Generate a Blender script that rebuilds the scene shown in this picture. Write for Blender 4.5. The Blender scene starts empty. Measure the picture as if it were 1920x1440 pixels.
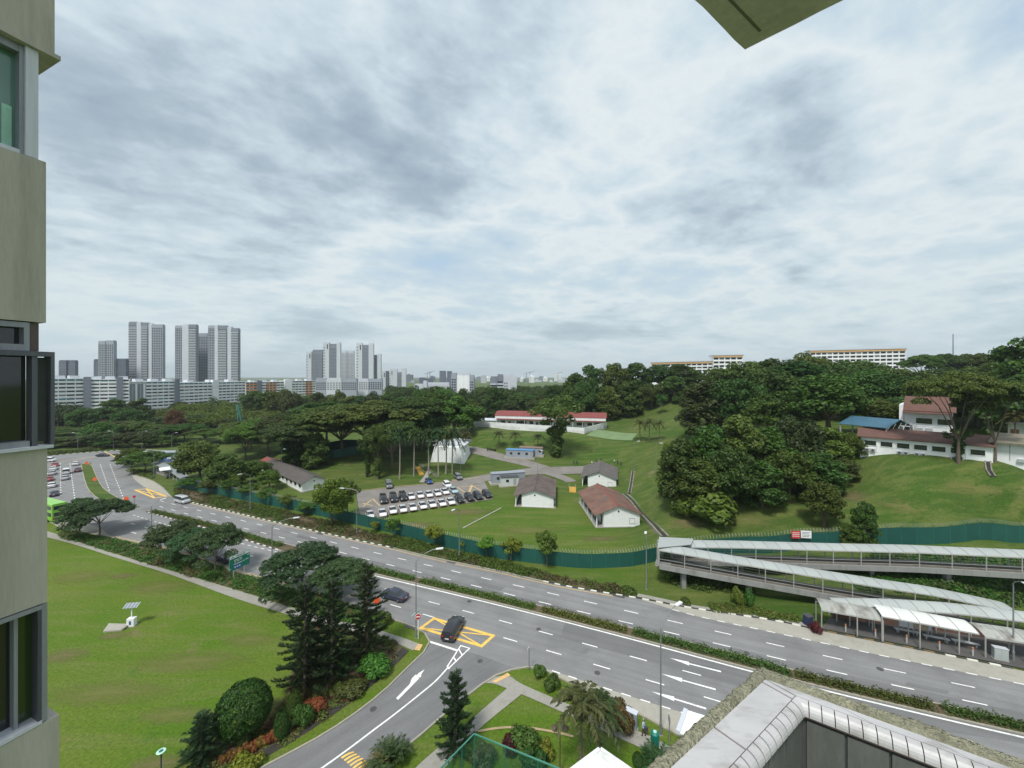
import bpy, bmesh, math, random
import numpy as np
from mathutils import Vector, Matrix

# ------------------------------------------------------------------ camera, world, sun, exposure
F, H, HZ = 721.0, 35.0, 705.0          # focal length (photo px), eye height (m), horizon row
scene = bpy.context.scene
C = scene.collection
cam = bpy.data.cameras.new('camera'); cam_o = bpy.data.objects.new('camera', cam); C.objects.link(cam_o)
cam.sensor_width = 36.0; cam.lens = F / 1920 * 36.0
cam.shift_y = -(720 - HZ) / 1920
cam.clip_start = 0.05; cam.clip_end = 20000
cam_o.location = (0, 0, H); cam_o.rotation_euler = (math.radians(90), 0, 0)
scene.camera = cam_o
SUN_EL, SUN_AZ = math.radians(58), math.radians(205)      # azimuth clockwise from +Y
world = bpy.data.worlds.new('World'); scene.world = world; world.use_nodes = True
def build_world():
    nt = world.node_tree; N = nt.nodes; L = nt.links; N.clear()
    out = N.new('ShaderNodeOutputWorld'); bg = N.new('ShaderNodeBackground'); bg.inputs[1].default_value = 0.1
    L.new(bg.outputs[0], out.inputs[0])
    sky = N.new('ShaderNodeTexSky'); sky.sky_type = 'NISHITA'; sky.sun_disc = False
    sky.sun_elevation = SUN_EL; sky.sun_rotation = SUN_AZ; sky.air_density = 1.0; sky.dust_density = 2.0; sky.altitude = 30
    tc = N.new('ShaderNodeTexCoord'); sep = N.new('ShaderNodeSeparateXYZ'); L.new(tc.outputs['Generated'], sep.inputs[0])
    def math_(op, a, b=None, clamp=False):
        n = N.new('ShaderNodeMath'); n.operation = op; n.use_clamp = clamp
        for i, v in enumerate((a, b)):
            if v is None: continue
            if isinstance(v, (int, float)): n.inputs[i].default_value = v
            else: L.new(v, n.inputs[i])
        return n.outputs[0]
    zc = math_('ADD', math_('MAXIMUM', sep.outputs[2], 0.0), 0.16)
    comb = N.new('ShaderNodeCombineXYZ')
    L.new(math_('DIVIDE', sep.outputs[0], zc), comb.inputs[0]); L.new(math_('DIVIDE', sep.outputs[1], zc), comb.inputs[1])
    mp = N.new('ShaderNodeMapping'); L.new(comb.outputs[0], mp.inputs[0])
    mp.inputs['Rotation'].default_value = (0, 0, math.radians(-28)); mp.inputs['Location'].default_value = (SKY_OFF[0], SKY_OFF[1], 0.0)
    mp2 = N.new('ShaderNodeMapping'); L.new(mp.outputs[0], mp2.inputs[0]); mp2.inputs['Scale'].default_value = (0.85, 1.0, 1.0)
    def noise(scale, det, rough, dist, src):
        n = N.new('ShaderNodeTexNoise'); n.inputs['Scale'].default_value = scale; n.inputs['Detail'].default_value = det
        n.inputs['Roughness'].default_value = rough; n.inputs['Distortion'].default_value = dist
        L.new(src.outputs[0], n.inputs['Vector']); return n.outputs['Fac']
    def ramp(fac, stops):
        r = N.new('ShaderNodeValToRGB'); cr = r.color_ramp
        while len(cr.elements) < len(stops): cr.elements.new(0.5)
        for e, (p, c) in zip(cr.elements, stops): e.position = p; e.color = (c, c, c, 1) if isinstance(c, (int, float)) else (*c, 1)
        L.new(fac, r.inputs[0]); return r.outputs[0]
    big = noise(0.55, 4, 0.5, 0.3, mp2)          # cloud masses
    mid = noise(1.7, 10, 0.6, 0.15, mp2)           # billows and streaks
    fine = noise(6.5, 8, 0.6, 0.2, mp2)
    dens = math_('ADD', math_('ADD', math_('MULTIPLY', big, 0.62), math_('MULTIPLY', mid, 0.34)), math_('MULTIPLY', fine, 0.16))
    # thick cloud is grey from below, thin cloud bright, gaps pale blue
    light = ramp(dens, [(0.40, (1.85, 2.45, 3.0)), (0.475, (2.45, 2.95, 3.3)), (0.53, (3.2, 3.5, 3.62)), (0.58, (2.5, 2.95, 3.27)), (0.635, (1.72, 2.12, 2.5)), (0.70, (1.22, 1.6, 2.0))])
    cover = ramp(dens, [(0.36, 0.72), (0.47, 1.0)])
    mix = N.new('ShaderNodeMix'); mix.data_type = 'RGBA'
    L.new(cover, mix.inputs[0]); L.new(sky.outputs[0], mix.inputs[6]); L.new(light, mix.inputs[7])
    # pale haze band near the horizon
    hz = math_('POWER', math_('SUBTRACT', 1.0, math_('MAXIMUM', sep.outputs[2], 0.0), True), 5.0)
    mix2 = N.new('ShaderNodeMix'); mix2.data_type = 'RGBA'; L.new(math_('MULTIPLY', hz, 0.82), mix2.inputs[0])
    L.new(mix.outputs[2], mix2.inputs[6]); mix2.inputs[7].default_value = (2.62, 3.1, 3.2, 1)
    L.new(mix2.outputs[2], bg.inputs[0])
SKY_OFF = (7.7, 2.3)
build_world()
sun = bpy.data.lights.new('sun', 'SUN'); sun.energy = 1.5; sun.angle = math.radians(12); sun.color = (1.0, 0.96, 0.9)
sun_o = bpy.data.objects.new('sun', sun); C.objects.link(sun_o)
sd = Vector((math.sin(SUN_AZ) * math.cos(SUN_EL), math.cos(SUN_AZ) * math.cos(SUN_EL), math.sin(SUN_EL)))
sun_o.rotation_euler = sd.to_track_quat('Z', 'Y').to_euler(); sun_o.location = (0, -20, 120)
vs = scene.view_settings; vs.view_transform = 'Standard'; vs.look = 'None'; vs.gamma = 1.0; vs.exposure = 1.28; vs.use_curve_mapping = False
scene.cycles.use_denoising = True
scene.cycles.max_bounces = 6; scene.cycles.diffuse_bounces = 3; scene.cycles.transparent_max_bounces = 12
scene.cycles.volume_bounces = 0

# ------------------------------------------------------------------ helpers
rng = np.random.default_rng(7); random.seed(7)
def P(px, py, z=0.0):                       # photo pixel on the level z -> place
    D = F * (H - z) / (py - HZ); return Vector(((px - 960) * D / F, D, z))
def PD(px, py, D): return Vector(((px - 960) * D / F, D, H - (py - HZ) * D / F))
def Zat(py, D): return H - (py - HZ) * D / F
def Xat(px, D): return (px - 960) * D / F
RU = Vector((-0.925, 0.381, 0)); RN = Vector((0.381, 0.925, 0))     # along / across the main road

class MB:
    def __init__(s): s.v = []; s.f = []; s.m = []
    def add(s, verts, faces, mi=0):
        b = len(s.v); s.v.extend([tuple(v) for v in verts]); s.f.extend([tuple(b + i for i in f) for f in faces]); s.m.extend([mi] * len(faces)); return s
    def box(s, x0, x1, y0, y1, z0, z1, mi=0):
        return s.add([(x0,y0,z0),(x1,y0,z0),(x1,y1,z0),(x0,y1,z0),(x0,y0,z1),(x1,y0,z1),(x1,y1,z1),(x0,y1,z1)],
                     [(0,3,2,1),(4,5,6,7),(0,1,5,4),(1,2,6,5),(2,3,7,6),(3,0,4,7)], mi)
    def beam(s, p, q, w, h=None, mi=0, up=(0,0,1)):
        p = Vector(p); q = Vector(q); h = h or w; d = (q - p).normalized(); u = Vector(up)
        if abs(d.dot(u)) > 0.99: u = Vector((1,0,0))
        a = d.cross(u).normalized() * w / 2; b = a.cross(d).normalized() * h / 2
        v = [p-a-b, p+a-b, p+a+b, p-a+b, q-a-b, q+a-b, q+a+b, q-a+b]
        return s.add(v, [(0,1,2,3),(7,6,5,4),(0,4,5,1),(1,5,6,2),(2,6,7,3),(3,7,4,0)], mi)
    def tube(s, pts, r, n=6, mi=0, cap=True):
        pts = [Vector(p) for p in pts]; rs = r if isinstance(r, (list, tuple)) else [r] * len(pts); vs_ = []; fs = []
        ref = Vector((0.31, 0.17, 0.93)).normalized()
        for i, p in enumerate(pts):
            d = (pts[min(i+1, len(pts)-1)] - pts[max(i-1, 0)]).normalized()
            rr = ref if abs(d.dot(ref)) < 0.97 else Vector((1,0,0))
            a = d.cross(rr).normalized(); b = d.cross(a).normalized()
            for k in range(n):
                t = 2*math.pi*k/n; vs_.append(p + (a*math.cos(t) + b*math.sin(t)) * rs[i])
        for i in range(len(pts)-1):
            for k in range(n): fs.append((i*n+k, i*n+(k+1)%n, (i+1)*n+(k+1)%n, (i+1)*n+k))
        if cap: fs.append(tuple(range(n-1, -1, -1))); fs.append(tuple((len(pts)-1)*n+k for k in range(n)))
        return s.add(vs_, fs, mi)
    def prism(s, poly, z0, z1, mi=0):
        n = len(poly); v = [(p[0], p[1], z0) for p in poly] + [(p[0], p[1], z1) for p in poly]
        return s.add(v, [tuple(range(n-1, -1, -1)), tuple(range(n, 2*n))] + [(i, (i+1)%n, n+(i+1)%n, n+i) for i in range(n)], mi)
    def extrude(s, prof, y0, y1, mi=0, axis='y'):      # profile in (x, z) pushed along y (or (y, z) along x)
        n = len(prof); mk = (lambda a, b, t: (a, t, b)) if axis == 'y' else (lambda a, b, t: (t, a, b))
        v = [mk(a, b, y0) for a, b in prof] + [mk(a, b, y1) for a, b in prof]
        return s.add(v, [tuple(range(n)), tuple(range(2*n-1, n-1, -1))] + [(i, n+i, n+(i+1)%n, (i+1)%n) for i in range(n)], mi)
    def lathe(s, prof, n=12, c=(0,0,0), mi=0):
        v = []; f = []
        for r, z in prof:
            for k in range(n): t = 2*math.pi*k/n; v.append((c[0]+r*math.cos(t), c[1]+r*math.sin(t), c[2]+z))
        for i in range(len(prof)-1):
            for k in range(n): f.append((i*n+k, i*n+(k+1)%n, (i+1)*n+(k+1)%n, (i+1)*n+k))
        f.append(tuple(range(n-1,-1,-1))); f.append(tuple((len(prof)-1)*n+k for k in range(n)))
        return s.add(v, f, mi)
    def quad(s, a, b, c, d, mi=0): return s.add([a,b,c,d], [(0,1,2,3)], mi)
    def mesh(s, name, mats):
        me = bpy.data.meshes.new(name); me.from_pydata(s.v, [], s.f)
        for m in (mats if isinstance(mats, (list, tuple)) else [mats]): me.materials.append(m)
        if any(s.m): me.polygons.foreach_set('material_index', s.m)
        me.update(); return me
    def obj(s, name, mats, parent=None, smooth=False, loc=None, rz=0.0):
        me = s.mesh(name, mats)
        if smooth: me.polygons.foreach_set('use_smooth', [True] * len(me.polygons))
        return place(name, me, parent, loc, rz)
def place(name, me, parent=None, loc=None, rz=0.0, sc=None):
    o = bpy.data.objects.new(name, me); C.objects.link(o)
    if parent is not None: o.parent = parent
    if loc is not None: o.location = loc
    if rz: o.rotation_euler = (0, 0, rz)
    if sc is not None: o.scale = sc
    return o
def tag(o, label=None, cat=None, group=None, kind=None):
    for k, v in (('label', label), ('category', cat), ('group', group), ('kind', kind)):
        if v: o[k] = v
    return o
def thing(name, label, cat, loc=(0,0,0), rz=0.0, group=None, sc=None):
    o = bpy.data.objects.new(name, None); C.objects.link(o); o.location = loc; o.rotation_euler = (0,0,rz); o.empty_display_size = 0.3
    if sc is not None: o.scale = sc
    return tag(o, label, cat, group, 'thing' if label else None)
def struct(o): o['kind'] = 'structure'; return o
def copy_tree(o, parent=None):
    c = o.copy(); C.objects.link(c); c.parent = parent
    for ch in o.children: copy_tree(ch, c)
    return c
def heading(d): return math.atan2(d[1], d[0])
_O20 = ['first','second','third','fourth','fifth','sixth','seventh','eighth','ninth','tenth','eleventh','twelfth','thirteenth','fourteenth','fifteenth','sixteenth','seventeenth','eighteenth','nineteenth','twentieth']
ORD = _O20 + ['twenty-'+w for w in _O20[:9]] + ['thirtieth'] + ['thirty-'+w for w in _O20[:9]]
def resample(pts, step):
    pts = [Vector(p) for p in pts]; out = [pts[0].copy()]; acc = 0.0; need = step
    for a, b in zip(pts, pts[1:]):
        L_ = (b - a).length
        while acc + L_ >= need: out.append(a.lerp(b, (need - acc) / L_)); need += step
        acc += L_
    return out
def smooth_line(pts, it=2):
    pts = [Vector(p) for p in pts]
    for _ in range(it):
        q = [pts[0]]
        for a, b in zip(pts, pts[1:]): q += [a.lerp(b, 0.25), a.lerp(b, 0.75)]
        q.append(pts[-1]); pts = q
    return pts
def normals2(pts):
    out = []
    for i in range(len(pts)):
        d = pts[min(i+1, len(pts)-1)] - pts[max(i-1, 0)]; d.z = 0; d.normalize(); out.append(Vector((-d.y, d.x, 0)))
    return out
def ribbon(mb, pts, w0, w1, dz=0.0, mi=0):      # strip between offsets w0 and w1 (left of travel positive)
    n = normals2(pts); v = []; 
    for p, k in zip(pts, n): v += [p + k*w0 + Vector((0,0,dz)), p + k*w1 + Vector((0,0,dz))]
    mb.add(v, [(2*i, 2*i+2, 2*i+3, 2*i+1) if w1 > w0 else (2*i, 2*i+1, 2*i+3, 2*i+2) for i in range(len(pts)-1)], mi)
def between(mb, A, B, n=40, dz=0.0, mi=0):      # sheet between two lines
    def par(L_):
        tot = [0.0]
        for a, b in zip(L_, L_[1:]): tot.append(tot[-1] + (b-a).length)
        out = []
        for i in range(n+1):
            t = tot[-1]*i/n; k = max(j for j in range(len(tot)) if tot[j] <= t + 1e-9); k = min(k, len(L_)-2)
            out.append(L_[k].lerp(L_[k+1], min(1, (t - tot[k]) / max(1e-9, tot[k+1]-tot[k]))))
        return out
    a, b = par([Vector(p) for p in A]), par([Vector(p) for p in B]); v = []
    for p, q in zip(a, b): v += [p + Vector((0,0,dz)), q + Vector((0,0,dz))]
    mb.add(v, [(2*i, 2*i+2, 2*i+3, 2*i+1) for i in range(n)], mi)

# ------------------------------------------------------------------ materials
MATS = {}
def mat(name, col, rough=0.7, var=0.12, scale=1.0, fine=0.08, fscale=25.0, bump=0.0, bscale=None, metal=0.0, stain=None, stain_amt=0.5, stain_scale=0.4, objvar=0.0, stretch=None, spec=0.5, alpha=None, coat=0.0):
    if name in MATS: return MATS[name]
    m = bpy.data.materials.new(name); m.use_nodes = True; nt = m.node_tree; N = nt.nodes; L = nt.links
    b = N['Principled BSDF']; b.inputs['Roughness'].default_value = rough; b.inputs['Metallic'].default_value = metal
    b.inputs['Specular IOR Level'].default_value = spec; b.inputs['Coat Weight'].default_value = coat
    tc = N.new('ShaderNodeTexCoord'); src = tc.outputs['Object']
    if stretch:
        mp = N.new('ShaderNodeMapping'); mp.inputs['Scale'].default_value = stretch; L.new(src, mp.inputs[0]); src = mp.outputs[0]
    def noise(sc, det=4, ro=0.55):
        n = N.new('ShaderNodeTexNoise'); n.inputs['Scale'].default_value = sc; n.inputs['Detail'].default_value = det; n.inputs['Roughness'].default_value = ro
        L.new(src, n.inputs['Vector']); return n.outputs['Fac']
    def scaled(fac, amt):
        r = N.new('ShaderNodeMapRange'); r.inputs[1].default_value = 0.25; r.inputs[2].default_value = 0.75
        r.inputs[3].default_value = 1 - amt; r.inputs[4].default_value = 1 + amt; L.new(fac, r.inputs[0]); return r.outputs[0]
    cur = None
    rgb = N.new('ShaderNodeRGB'); rgb.outputs[0].default_value = (*col, 1); cur = rgb.outputs[0]
    if stain:
        mx = N.new('ShaderNodeMix'); mx.data_type = 'RGBA'; r = N.new('ShaderNodeMapRange'); r.inputs[1].default_value = 0.5; r.inputs[2].default_value = 0.72
        r.inputs[3].default_value = 0; r.inputs[4].default_value = stain_amt; L.new(noise(stain_scale, 7, 0.62), r.inputs[0]); L.new(r.outputs[0], mx.inputs[0])
        L.new(cur, mx.inputs[6]); mx.inputs[7].default_value = (*stain, 1); cur = mx.outputs[2]
    facs = []
    if var: facs.append(scaled(noise(scale), var))
    if fine: facs.append(scaled(noise(fscale, 3), fine))
    if objvar:
        oi = N.new('ShaderNodeObjectInfo'); r = N.new('ShaderNodeMapRange'); r.inputs[3].default_value = 1-objvar; r.inputs[4].default_value = 1+objvar
        L.new(oi.outputs['Random'], r.inputs[0]); facs.append(r.outputs[0])
    for f in facs:
        vm = N.new('ShaderNodeVectorMath'); vm.operation = 'SCALE'; L.new(cur, vm.inputs[0]); L.new(f, vm.inputs['Scale']); cur = vm.outputs[0]
    L.new(cur, b.inputs['Base Color'])
    if bump:
        bp = N.new('ShaderNodeBump'); bp.inputs['Strength'].default_value = bump; bp.inputs['Distance'].default_value = 0.1
        L.new(noise(bscale or fscale, 4), bp.inputs['Height']); L.new(bp.outputs[0], b.inputs['Normal'])
    if alpha is not None: b.inputs['Alpha'].default_value = alpha
    MATS[name] = m; return m
def add_streak(m, ang, amt, sc):
    nt = m.node_tree; N = nt.nodes; L = nt.links; b = N['Principled BSDF']; src = b.inputs['Base Color'].links[0].from_socket
    tc = N.new('ShaderNodeTexCoord'); mp = N.new('ShaderNodeMapping'); mp.vector_type = 'TEXTURE'; mp.inputs['Rotation'].default_value = (0,0,ang); mp.inputs['Scale'].default_value = sc; L.new(tc.outputs['Object'], mp.inputs[0])
    n = N.new('ShaderNodeTexNoise'); n.inputs['Scale'].default_value = 1.0; n.inputs['Detail'].default_value = 5; n.inputs['Roughness'].default_value = 0.6; L.new(mp.outputs[0], n.inputs['Vector'])
    r = N.new('ShaderNodeMapRange'); r.inputs[1].default_value = 0.3; r.inputs[2].default_value = 0.7; r.inputs[3].default_value = 1-amt; r.inputs[4].default_value = 1+amt; L.new(n.outputs['Fac'], r.inputs[0])
    v = N.new('ShaderNodeVectorMath'); v.operation = 'SCALE'; L.new(src, v.inputs[0]); L.new(r.outputs[0], v.inputs['Scale']); L.new(v.outputs[0], b.inputs['Base Color'])
def glass(name, col, rough=0.08, spec=0.8):
    return mat(name, col, rough=rough, var=0.25, scale=0.6, fine=0.0, spec=spec)
def leaf_mat(name, dark, light, trans=0.3, objvar=0.28, huevar=0.04):
    if name in MATS: return MATS[name]
    m = bpy.data.materials.new(name); m.use_nodes = True; nt = m.node_tree; N = nt.nodes; L = nt.links; N.clear()
    out = N.new('ShaderNodeOutputMaterial'); b = N.new('ShaderNodeBsdfPrincipled'); b.inputs['Roughness'].default_value = 0.55; b.inputs['Specular IOR Level'].default_value = 0.3
    geo = N.new('ShaderNodeNewGeometry'); mx = N.new('ShaderNodeMix'); mx.data_type = 'RGBA'
    mx.inputs[6].default_value = (*dark, 1); mx.inputs[7].default_value = (*light, 1); L.new(geo.outputs['Random Per Island'], mx.inputs[0])
    oi = N.new('ShaderNodeObjectInfo'); hs = N.new('ShaderNodeHueSaturation')
    r1 = N.new('ShaderNodeMapRange'); r1.inputs[3].default_value = 1-objvar; r1.inputs[4].default_value = 1+objvar; L.new(oi.outputs['Random'], r1.inputs[0])
    fr = N.new('ShaderNodeMath'); fr.operation = 'MULTIPLY'; fr.inputs[1].default_value = 17.31; L.new(oi.outputs['Random'], fr.inputs[0])
    fr2 = N.new('ShaderNodeMath'); fr2.operation = 'FRACT'; L.new(fr.outputs[0], fr2.inputs[0])
    r2 = N.new('ShaderNodeMapRange'); r2.inputs[3].default_value = 0.5-huevar; r2.inputs[4].default_value = 0.5+huevar; L.new(fr2.outputs[0], r2.inputs[0])
    L.new(mx.outputs[2], hs.inputs['Color']); L.new(r1.outputs[0], hs.inputs['Value']); L.new(r2.outputs[0], hs.inputs['Hue'])
    L.new(hs.outputs[0], b.inputs['Base Color'])
    tr = N.new('ShaderNodeBsdfTranslucent'); L.new(hs.outputs[0], tr.inputs[0]); ms = N.new('ShaderNodeMixShader'); ms.inputs[0].default_value = trans
    L.new(b.outputs[0], ms.inputs[1]); L.new(tr.outputs[0], ms.inputs[2]); L.new(ms.outputs[0], out.inputs[0])
    MATS[name] = m; return m
def grass_mat():
    m = bpy.data.materials.new('grass_ground'); m.use_nodes = True; nt = m.node_tree; N = nt.nodes; L = nt.links
    b = N['Principled BSDF']; b.inputs['Roughness'].default_value = 0.85; b.inputs['Specular IOR Level'].default_value = 0.15
    tc = N.new('ShaderNodeTexCoord')
    def noise(sc, det=5, ro=0.6, st=None, dist=0.0):
        n = N.new('ShaderNodeTexNoise'); n.inputs['Scale'].default_value = sc; n.inputs['Detail'].default_value = det; n.inputs['Roughness'].default_value = ro; n.inputs['Distortion'].default_value = dist
        src = tc.outputs['Object']
        if st:
            mp = N.new('ShaderNodeMapping'); mp.inputs['Scale'].default_value = st; mp.inputs['Rotation'].default_value = (0,0,math.radians(24)); L.new(src, mp.inputs[0]); src = mp.outputs[0]
        L.new(src, n.inputs['Vector']); return n.outputs['Fac']
    def rmp(f, a, b_, c=0, d=1):
        r = N.new('ShaderNodeMapRange'); r.inputs[1].default_value = a; r.inputs[2].default_value = b_; r.inputs[3].default_value = c; r.inputs[4].default_value = d; L.new(f, r.inputs[0]); return r.outputs[0]
    def mixc(f, a, b_):
        x = N.new('ShaderNodeMix'); x.data_type = 'RGBA'; L.new(f, x.inputs[0])
        for i, c in ((6, a), (7, b_)):
            if isinstance(c, tuple): x.inputs[i].default_value = (*c, 1)
            else: L.new(c, x.inputs[i])
        return x.outputs[2]
    at = N.new('ShaderNodeAttribute'); at.attribute_name = 'lawn'          # kind of turf: mown lawn / rough hill turf
    lush = mixc(at.outputs['Fac'], (0.043, 0.090, 0.013), (0.074, 0.146, 0.010))
    rough_ = mixc(at.outputs['Fac'], (0.080, 0.110, 0.026), (0.116, 0.158, 0.022))
    c = mixc(rmp(noise(0.055, 6, 0.62), 0.38, 0.66), lush, rough_)
    c = mixc(rmp(noise(0.5, 5, 0.65, (0.16, 1.0, 1.0), 0.4), 0.44, 0.68, 0, 0.7), c, (0.140, 0.158, 0.046))
    c = mixc(rmp(noise(0.13, 6, 0.7), 0.60, 0.72, 0, 0.8), c, (0.19, 0.155, 0.085))
    c = mixc(rmp(noise(0.30, 5, 0.6), 0.58, 0.70, 0, 0.5), c, (0.05, 0.125, 0.016))
    v = N.new('ShaderNodeVectorMath'); v.operation = 'SCALE'; L.new(c, v.inputs[0]); L.new(rmp(noise(3.2, 6, 0.75), 0.28, 0.72, 0.62, 1.38), v.inputs['Scale'])
    v2 = N.new('ShaderNodeVectorMath'); v2.operation = 'SCALE'; L.new(v.outputs[0], v2.inputs[0]); L.new(rmp(noise(11, 4, 0.7), 0.25, 0.75, 0.7, 1.3), v2.inputs['Scale'])
    L.new(v2.outputs[0], b.inputs['Base Color'])
    bp = N.new('ShaderNodeBump'); bp.inputs['Strength'].default_value = 0.6; bp.inputs['Distance'].default_value = 0.25; L.new(noise(3.0, 8, 0.75), bp.inputs['Height']); L.new(bp.outputs[0], b.inputs['Normal'])
    return m
GRASS = grass_mat()
asphalt = mat('asphalt', (0.205, 0.205, 0.205), 0.88, var=0.10, scale=0.25, fine=0.10, fscale=7, stain=(0.125,0.125,0.128), stain_amt=0.6, stain_scale=0.11, spec=0.25, bump=0.15, bscale=30)
asphalt_lane = mat('asphalt_resurfaced', (0.158, 0.158, 0.16), 0.88, var=0.10, scale=0.2, fine=0.10, fscale=7, spec=0.25, bump=0.15, bscale=30, stain=(0.165,0.165,0.166), stain_amt=0.5, stain_scale=0.09)
asphalt_dark = mat('asphalt_side', (0.172, 0.173, 0.176), 0.88, var=0.10, scale=0.3, fine=0.10, fscale=7, stain=(0.10,0.10,0.104), stain_amt=0.6, stain_scale=0.15, spec=0.25, bump=0.15, bscale=30)
for _m in (asphalt, asphalt_lane): add_streak(_m, math.radians(157.6), 0.13, (22.0, 0.9, 1.0))
add_streak(asphalt_dark, math.radians(222), 0.13, (14.0, 0.9, 1.0))
concrete = mat('concrete_pale', (0.36, 0.345, 0.30), 0.85, var=0.12, scale=0.5, fine=0.10, fscale=8, stain=(0.2,0.19,0.16), stain_amt=0.7, stain_scale=0.5, spec=0.2)
concrete_path = mat('concrete_path', (0.30, 0.29, 0.26), 0.85, var=0.13, scale=0.6, fine=0.10, fscale=8, stain=(0.17,0.16,0.13), stain_amt=0.7, stain_scale=0.6, spec=0.2)
kerb_grey = mat('kerb_concrete', (0.33, 0.31, 0.25), 0.85, var=0.2, scale=1.2, stain=(0.14,0.13,0.10), stain_amt=0.7, stain_scale=0.8)
paint_white = mat('road_paint_white', (0.80, 0.80, 0.78), 0.7, var=0.10, scale=1.5, stain=(0.35,0.35,0.34), stain_amt=0.6, stain_scale=2.5)
paint_yellow = mat('road_paint_yellow', (0.80, 0.50, 0.10), 0.7, var=0.12, scale=1.5, stain=(0.35,0.28,0.15), stain_amt=0.65, stain_scale=1.6)
kerb_white = mat('kerb_paint_white', (0.74, 0.73, 0.66), 0.7, var=0.15, scale=3, stain=(0.25,0.24,0.2), stain_amt=0.6, stain_scale=3, objvar=0.08)
kerb_black = mat('kerb_paint_black', (0.045, 0.045, 0.042), 0.7, var=0.2, scale=3, stain=(0.16,0.15,0.12), stain_amt=0.5, stain_scale=3, objvar=0.2)
white_wall = mat('white_wall', (0.76, 0.78, 0.78), 0.75, var=0.05, scale=0.5, fine=0.04, fscale=6, stain=(0.45,0.44,0.40), stain_amt=0.35, stain_scale=0.35)
steel_pale = mat('galvanised_steel', (0.50, 0.52, 0.53), 0.5, var=0.1, scale=2, metal=0.4)
grey_paint = mat('grey_paint', (0.32, 0.33, 0.34), 0.55, var=0.1, scale=2)
dark_grey = mat('dark_grey', (0.06, 0.062, 0.066), 0.6, var=0.15, scale=2)
glass_dark = glass('glass_dark', (0.018, 0.022, 0.026))
soil = mat('soil', (0.10, 0.072, 0.042), 0.95, var=0.3, scale=0.7, fine=0.25, fscale=6, stain=(0.06,0.09,0.03), stain_amt=0.7, stain_scale=0.6, bump=0.5, bscale=8)
# ------------------------------------------------------------------ terrain
CTRL = [ # photo column, photo row, level
 (700,960,0),(800,950,0),(900,938,0),(1000,965,0),(1100,1000,0),(850,985,0),(680,922,0.2),(760,907,0.4),(860,894,0.6),(950,912,0.4),(1000,935,0),(1060,930,0),(1130,930,0),(1190,990,0),
 (1000,897,1.2),(1060,893,1.0),(1060,880,2.0),(1150,875,2.5),(985,858,4),(930,851,4.2),(880,835,5.6),(950,832,7),(1050,836,6.6),(900,812,10),(1000,808,10),(1095,816,10),(1150,808,10),(1195,812,10),(1100,793,10),(950,793,10),(940,807,10),(970,811,10),(1030,813,10),(1060,815,10),(1120,800,10),(1050,790,10),(905,797,10),(1140,800,10),(1000,780,10.5),
 (830,866,3),(760,868,2.2),(700,890,1),(650,880,1.5),(600,872,2),(640,850,4),(540,850,3),(500,868,1.2),(560,922,0.2),(450,900,0),(400,880,0),(600,930,0),(640,950,0),(740,840,4.5),(800,825,6),
 (1250,790,14),(1250,752,21),(1200,770,15.5),(1300,750,22),(1120,765,15),(1200,850,6.5),(1230,880,6),(1250,930,5),(1205,905,3),(1240,985,2.4),(1215,955,1.4),(1180,905,2.0),
 (1330,965,5),(1450,940,7.5),(1560,920,9),(1650,857,16.3),(1700,858,16.9),(1800,867,17),(1900,874,17),(1900,930,12.5),(1900,985,7.5),(1750,930,11.8),(1700,985,7),(1600,960,7.8),(1560,995,5.4),(1480,985,5),(1400,1000,3.4),(1300,1006,2.4),
 (1900,1017,5.6),(1700,1020,5.2),(1600,1025,4.8),(1500,1030,4.0),(1400,1037,2.8),(1310,1043,1.6),(1240,1050,0.6),(1180,1064,0),(1900,1080,3.2),(1900,1150,0.8),(1750,1090,2.6),(1750,1140,0.7),(1600,1080,2.0),(1600,1120,0.7),(1450,1085,0.8),(1330,1100,0.2),(1980,1030,5.6),
]
ctrl = [P(*c) for c in CTRL]
ctrl += [Vector(p) for p in [(x, y, 0) for x in (-400,-330,-270,-210,-150) for y in (60,120,180,240,300,380)]]
ctrl += [Vector(p) for p in [(-110,150,0),(-110,190,1),(-60,200,3),(-110,60,0),(-70,60,0),(-30,60,0),(0,60,0),(-60,90,0),(-20,80,0),(10,75,0),(-90,100,0),(25,62,0),(-60,30,0),(0,30,0),(40,40,0),(70,35,0),(60,46,0),(45,52,0),(100,34,0),(-30,20,0),(30,15,0),
  (-60,260,2),(-20,240,4),(0,300,3),(-100,300,0),(40,260,16),(70,230,23),(110,230,26),(160,220,28),(130,150,21),(180,140,22),(110,110,18),(150,90,16),(200,180,28),(250,250,27),(120,300,24),(200,320,22),(60,330,8),(250,120,20),(120,62,3),(120,50,1),(-40,380,0),(60,420,0),(250,420,10),(140,40,0.5)]]
cp = np.array([[p.x, p.y] for p in ctrl]); cz = np.array([p.z for p in ctrl])
def _tps(r2): return np.where(r2 < 1e-9, 0.0, r2 * np.log(r2 + 1e-12))
_n = len(cp); _s = 100.0
_K = _tps(((cp[:,None,:]-cp[None,:,:])/_s)**2 @ np.ones(2)) + np.eye(_n)*2e-4
_Pm = np.hstack([np.ones((_n,1)), cp/_s])
_A = np.vstack([np.hstack([_K, _Pm]), np.hstack([_Pm.T, np.zeros((3,3))])])
_w = np.linalg.solve(_A, np.concatenate([cz, np.zeros(3)]))
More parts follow.
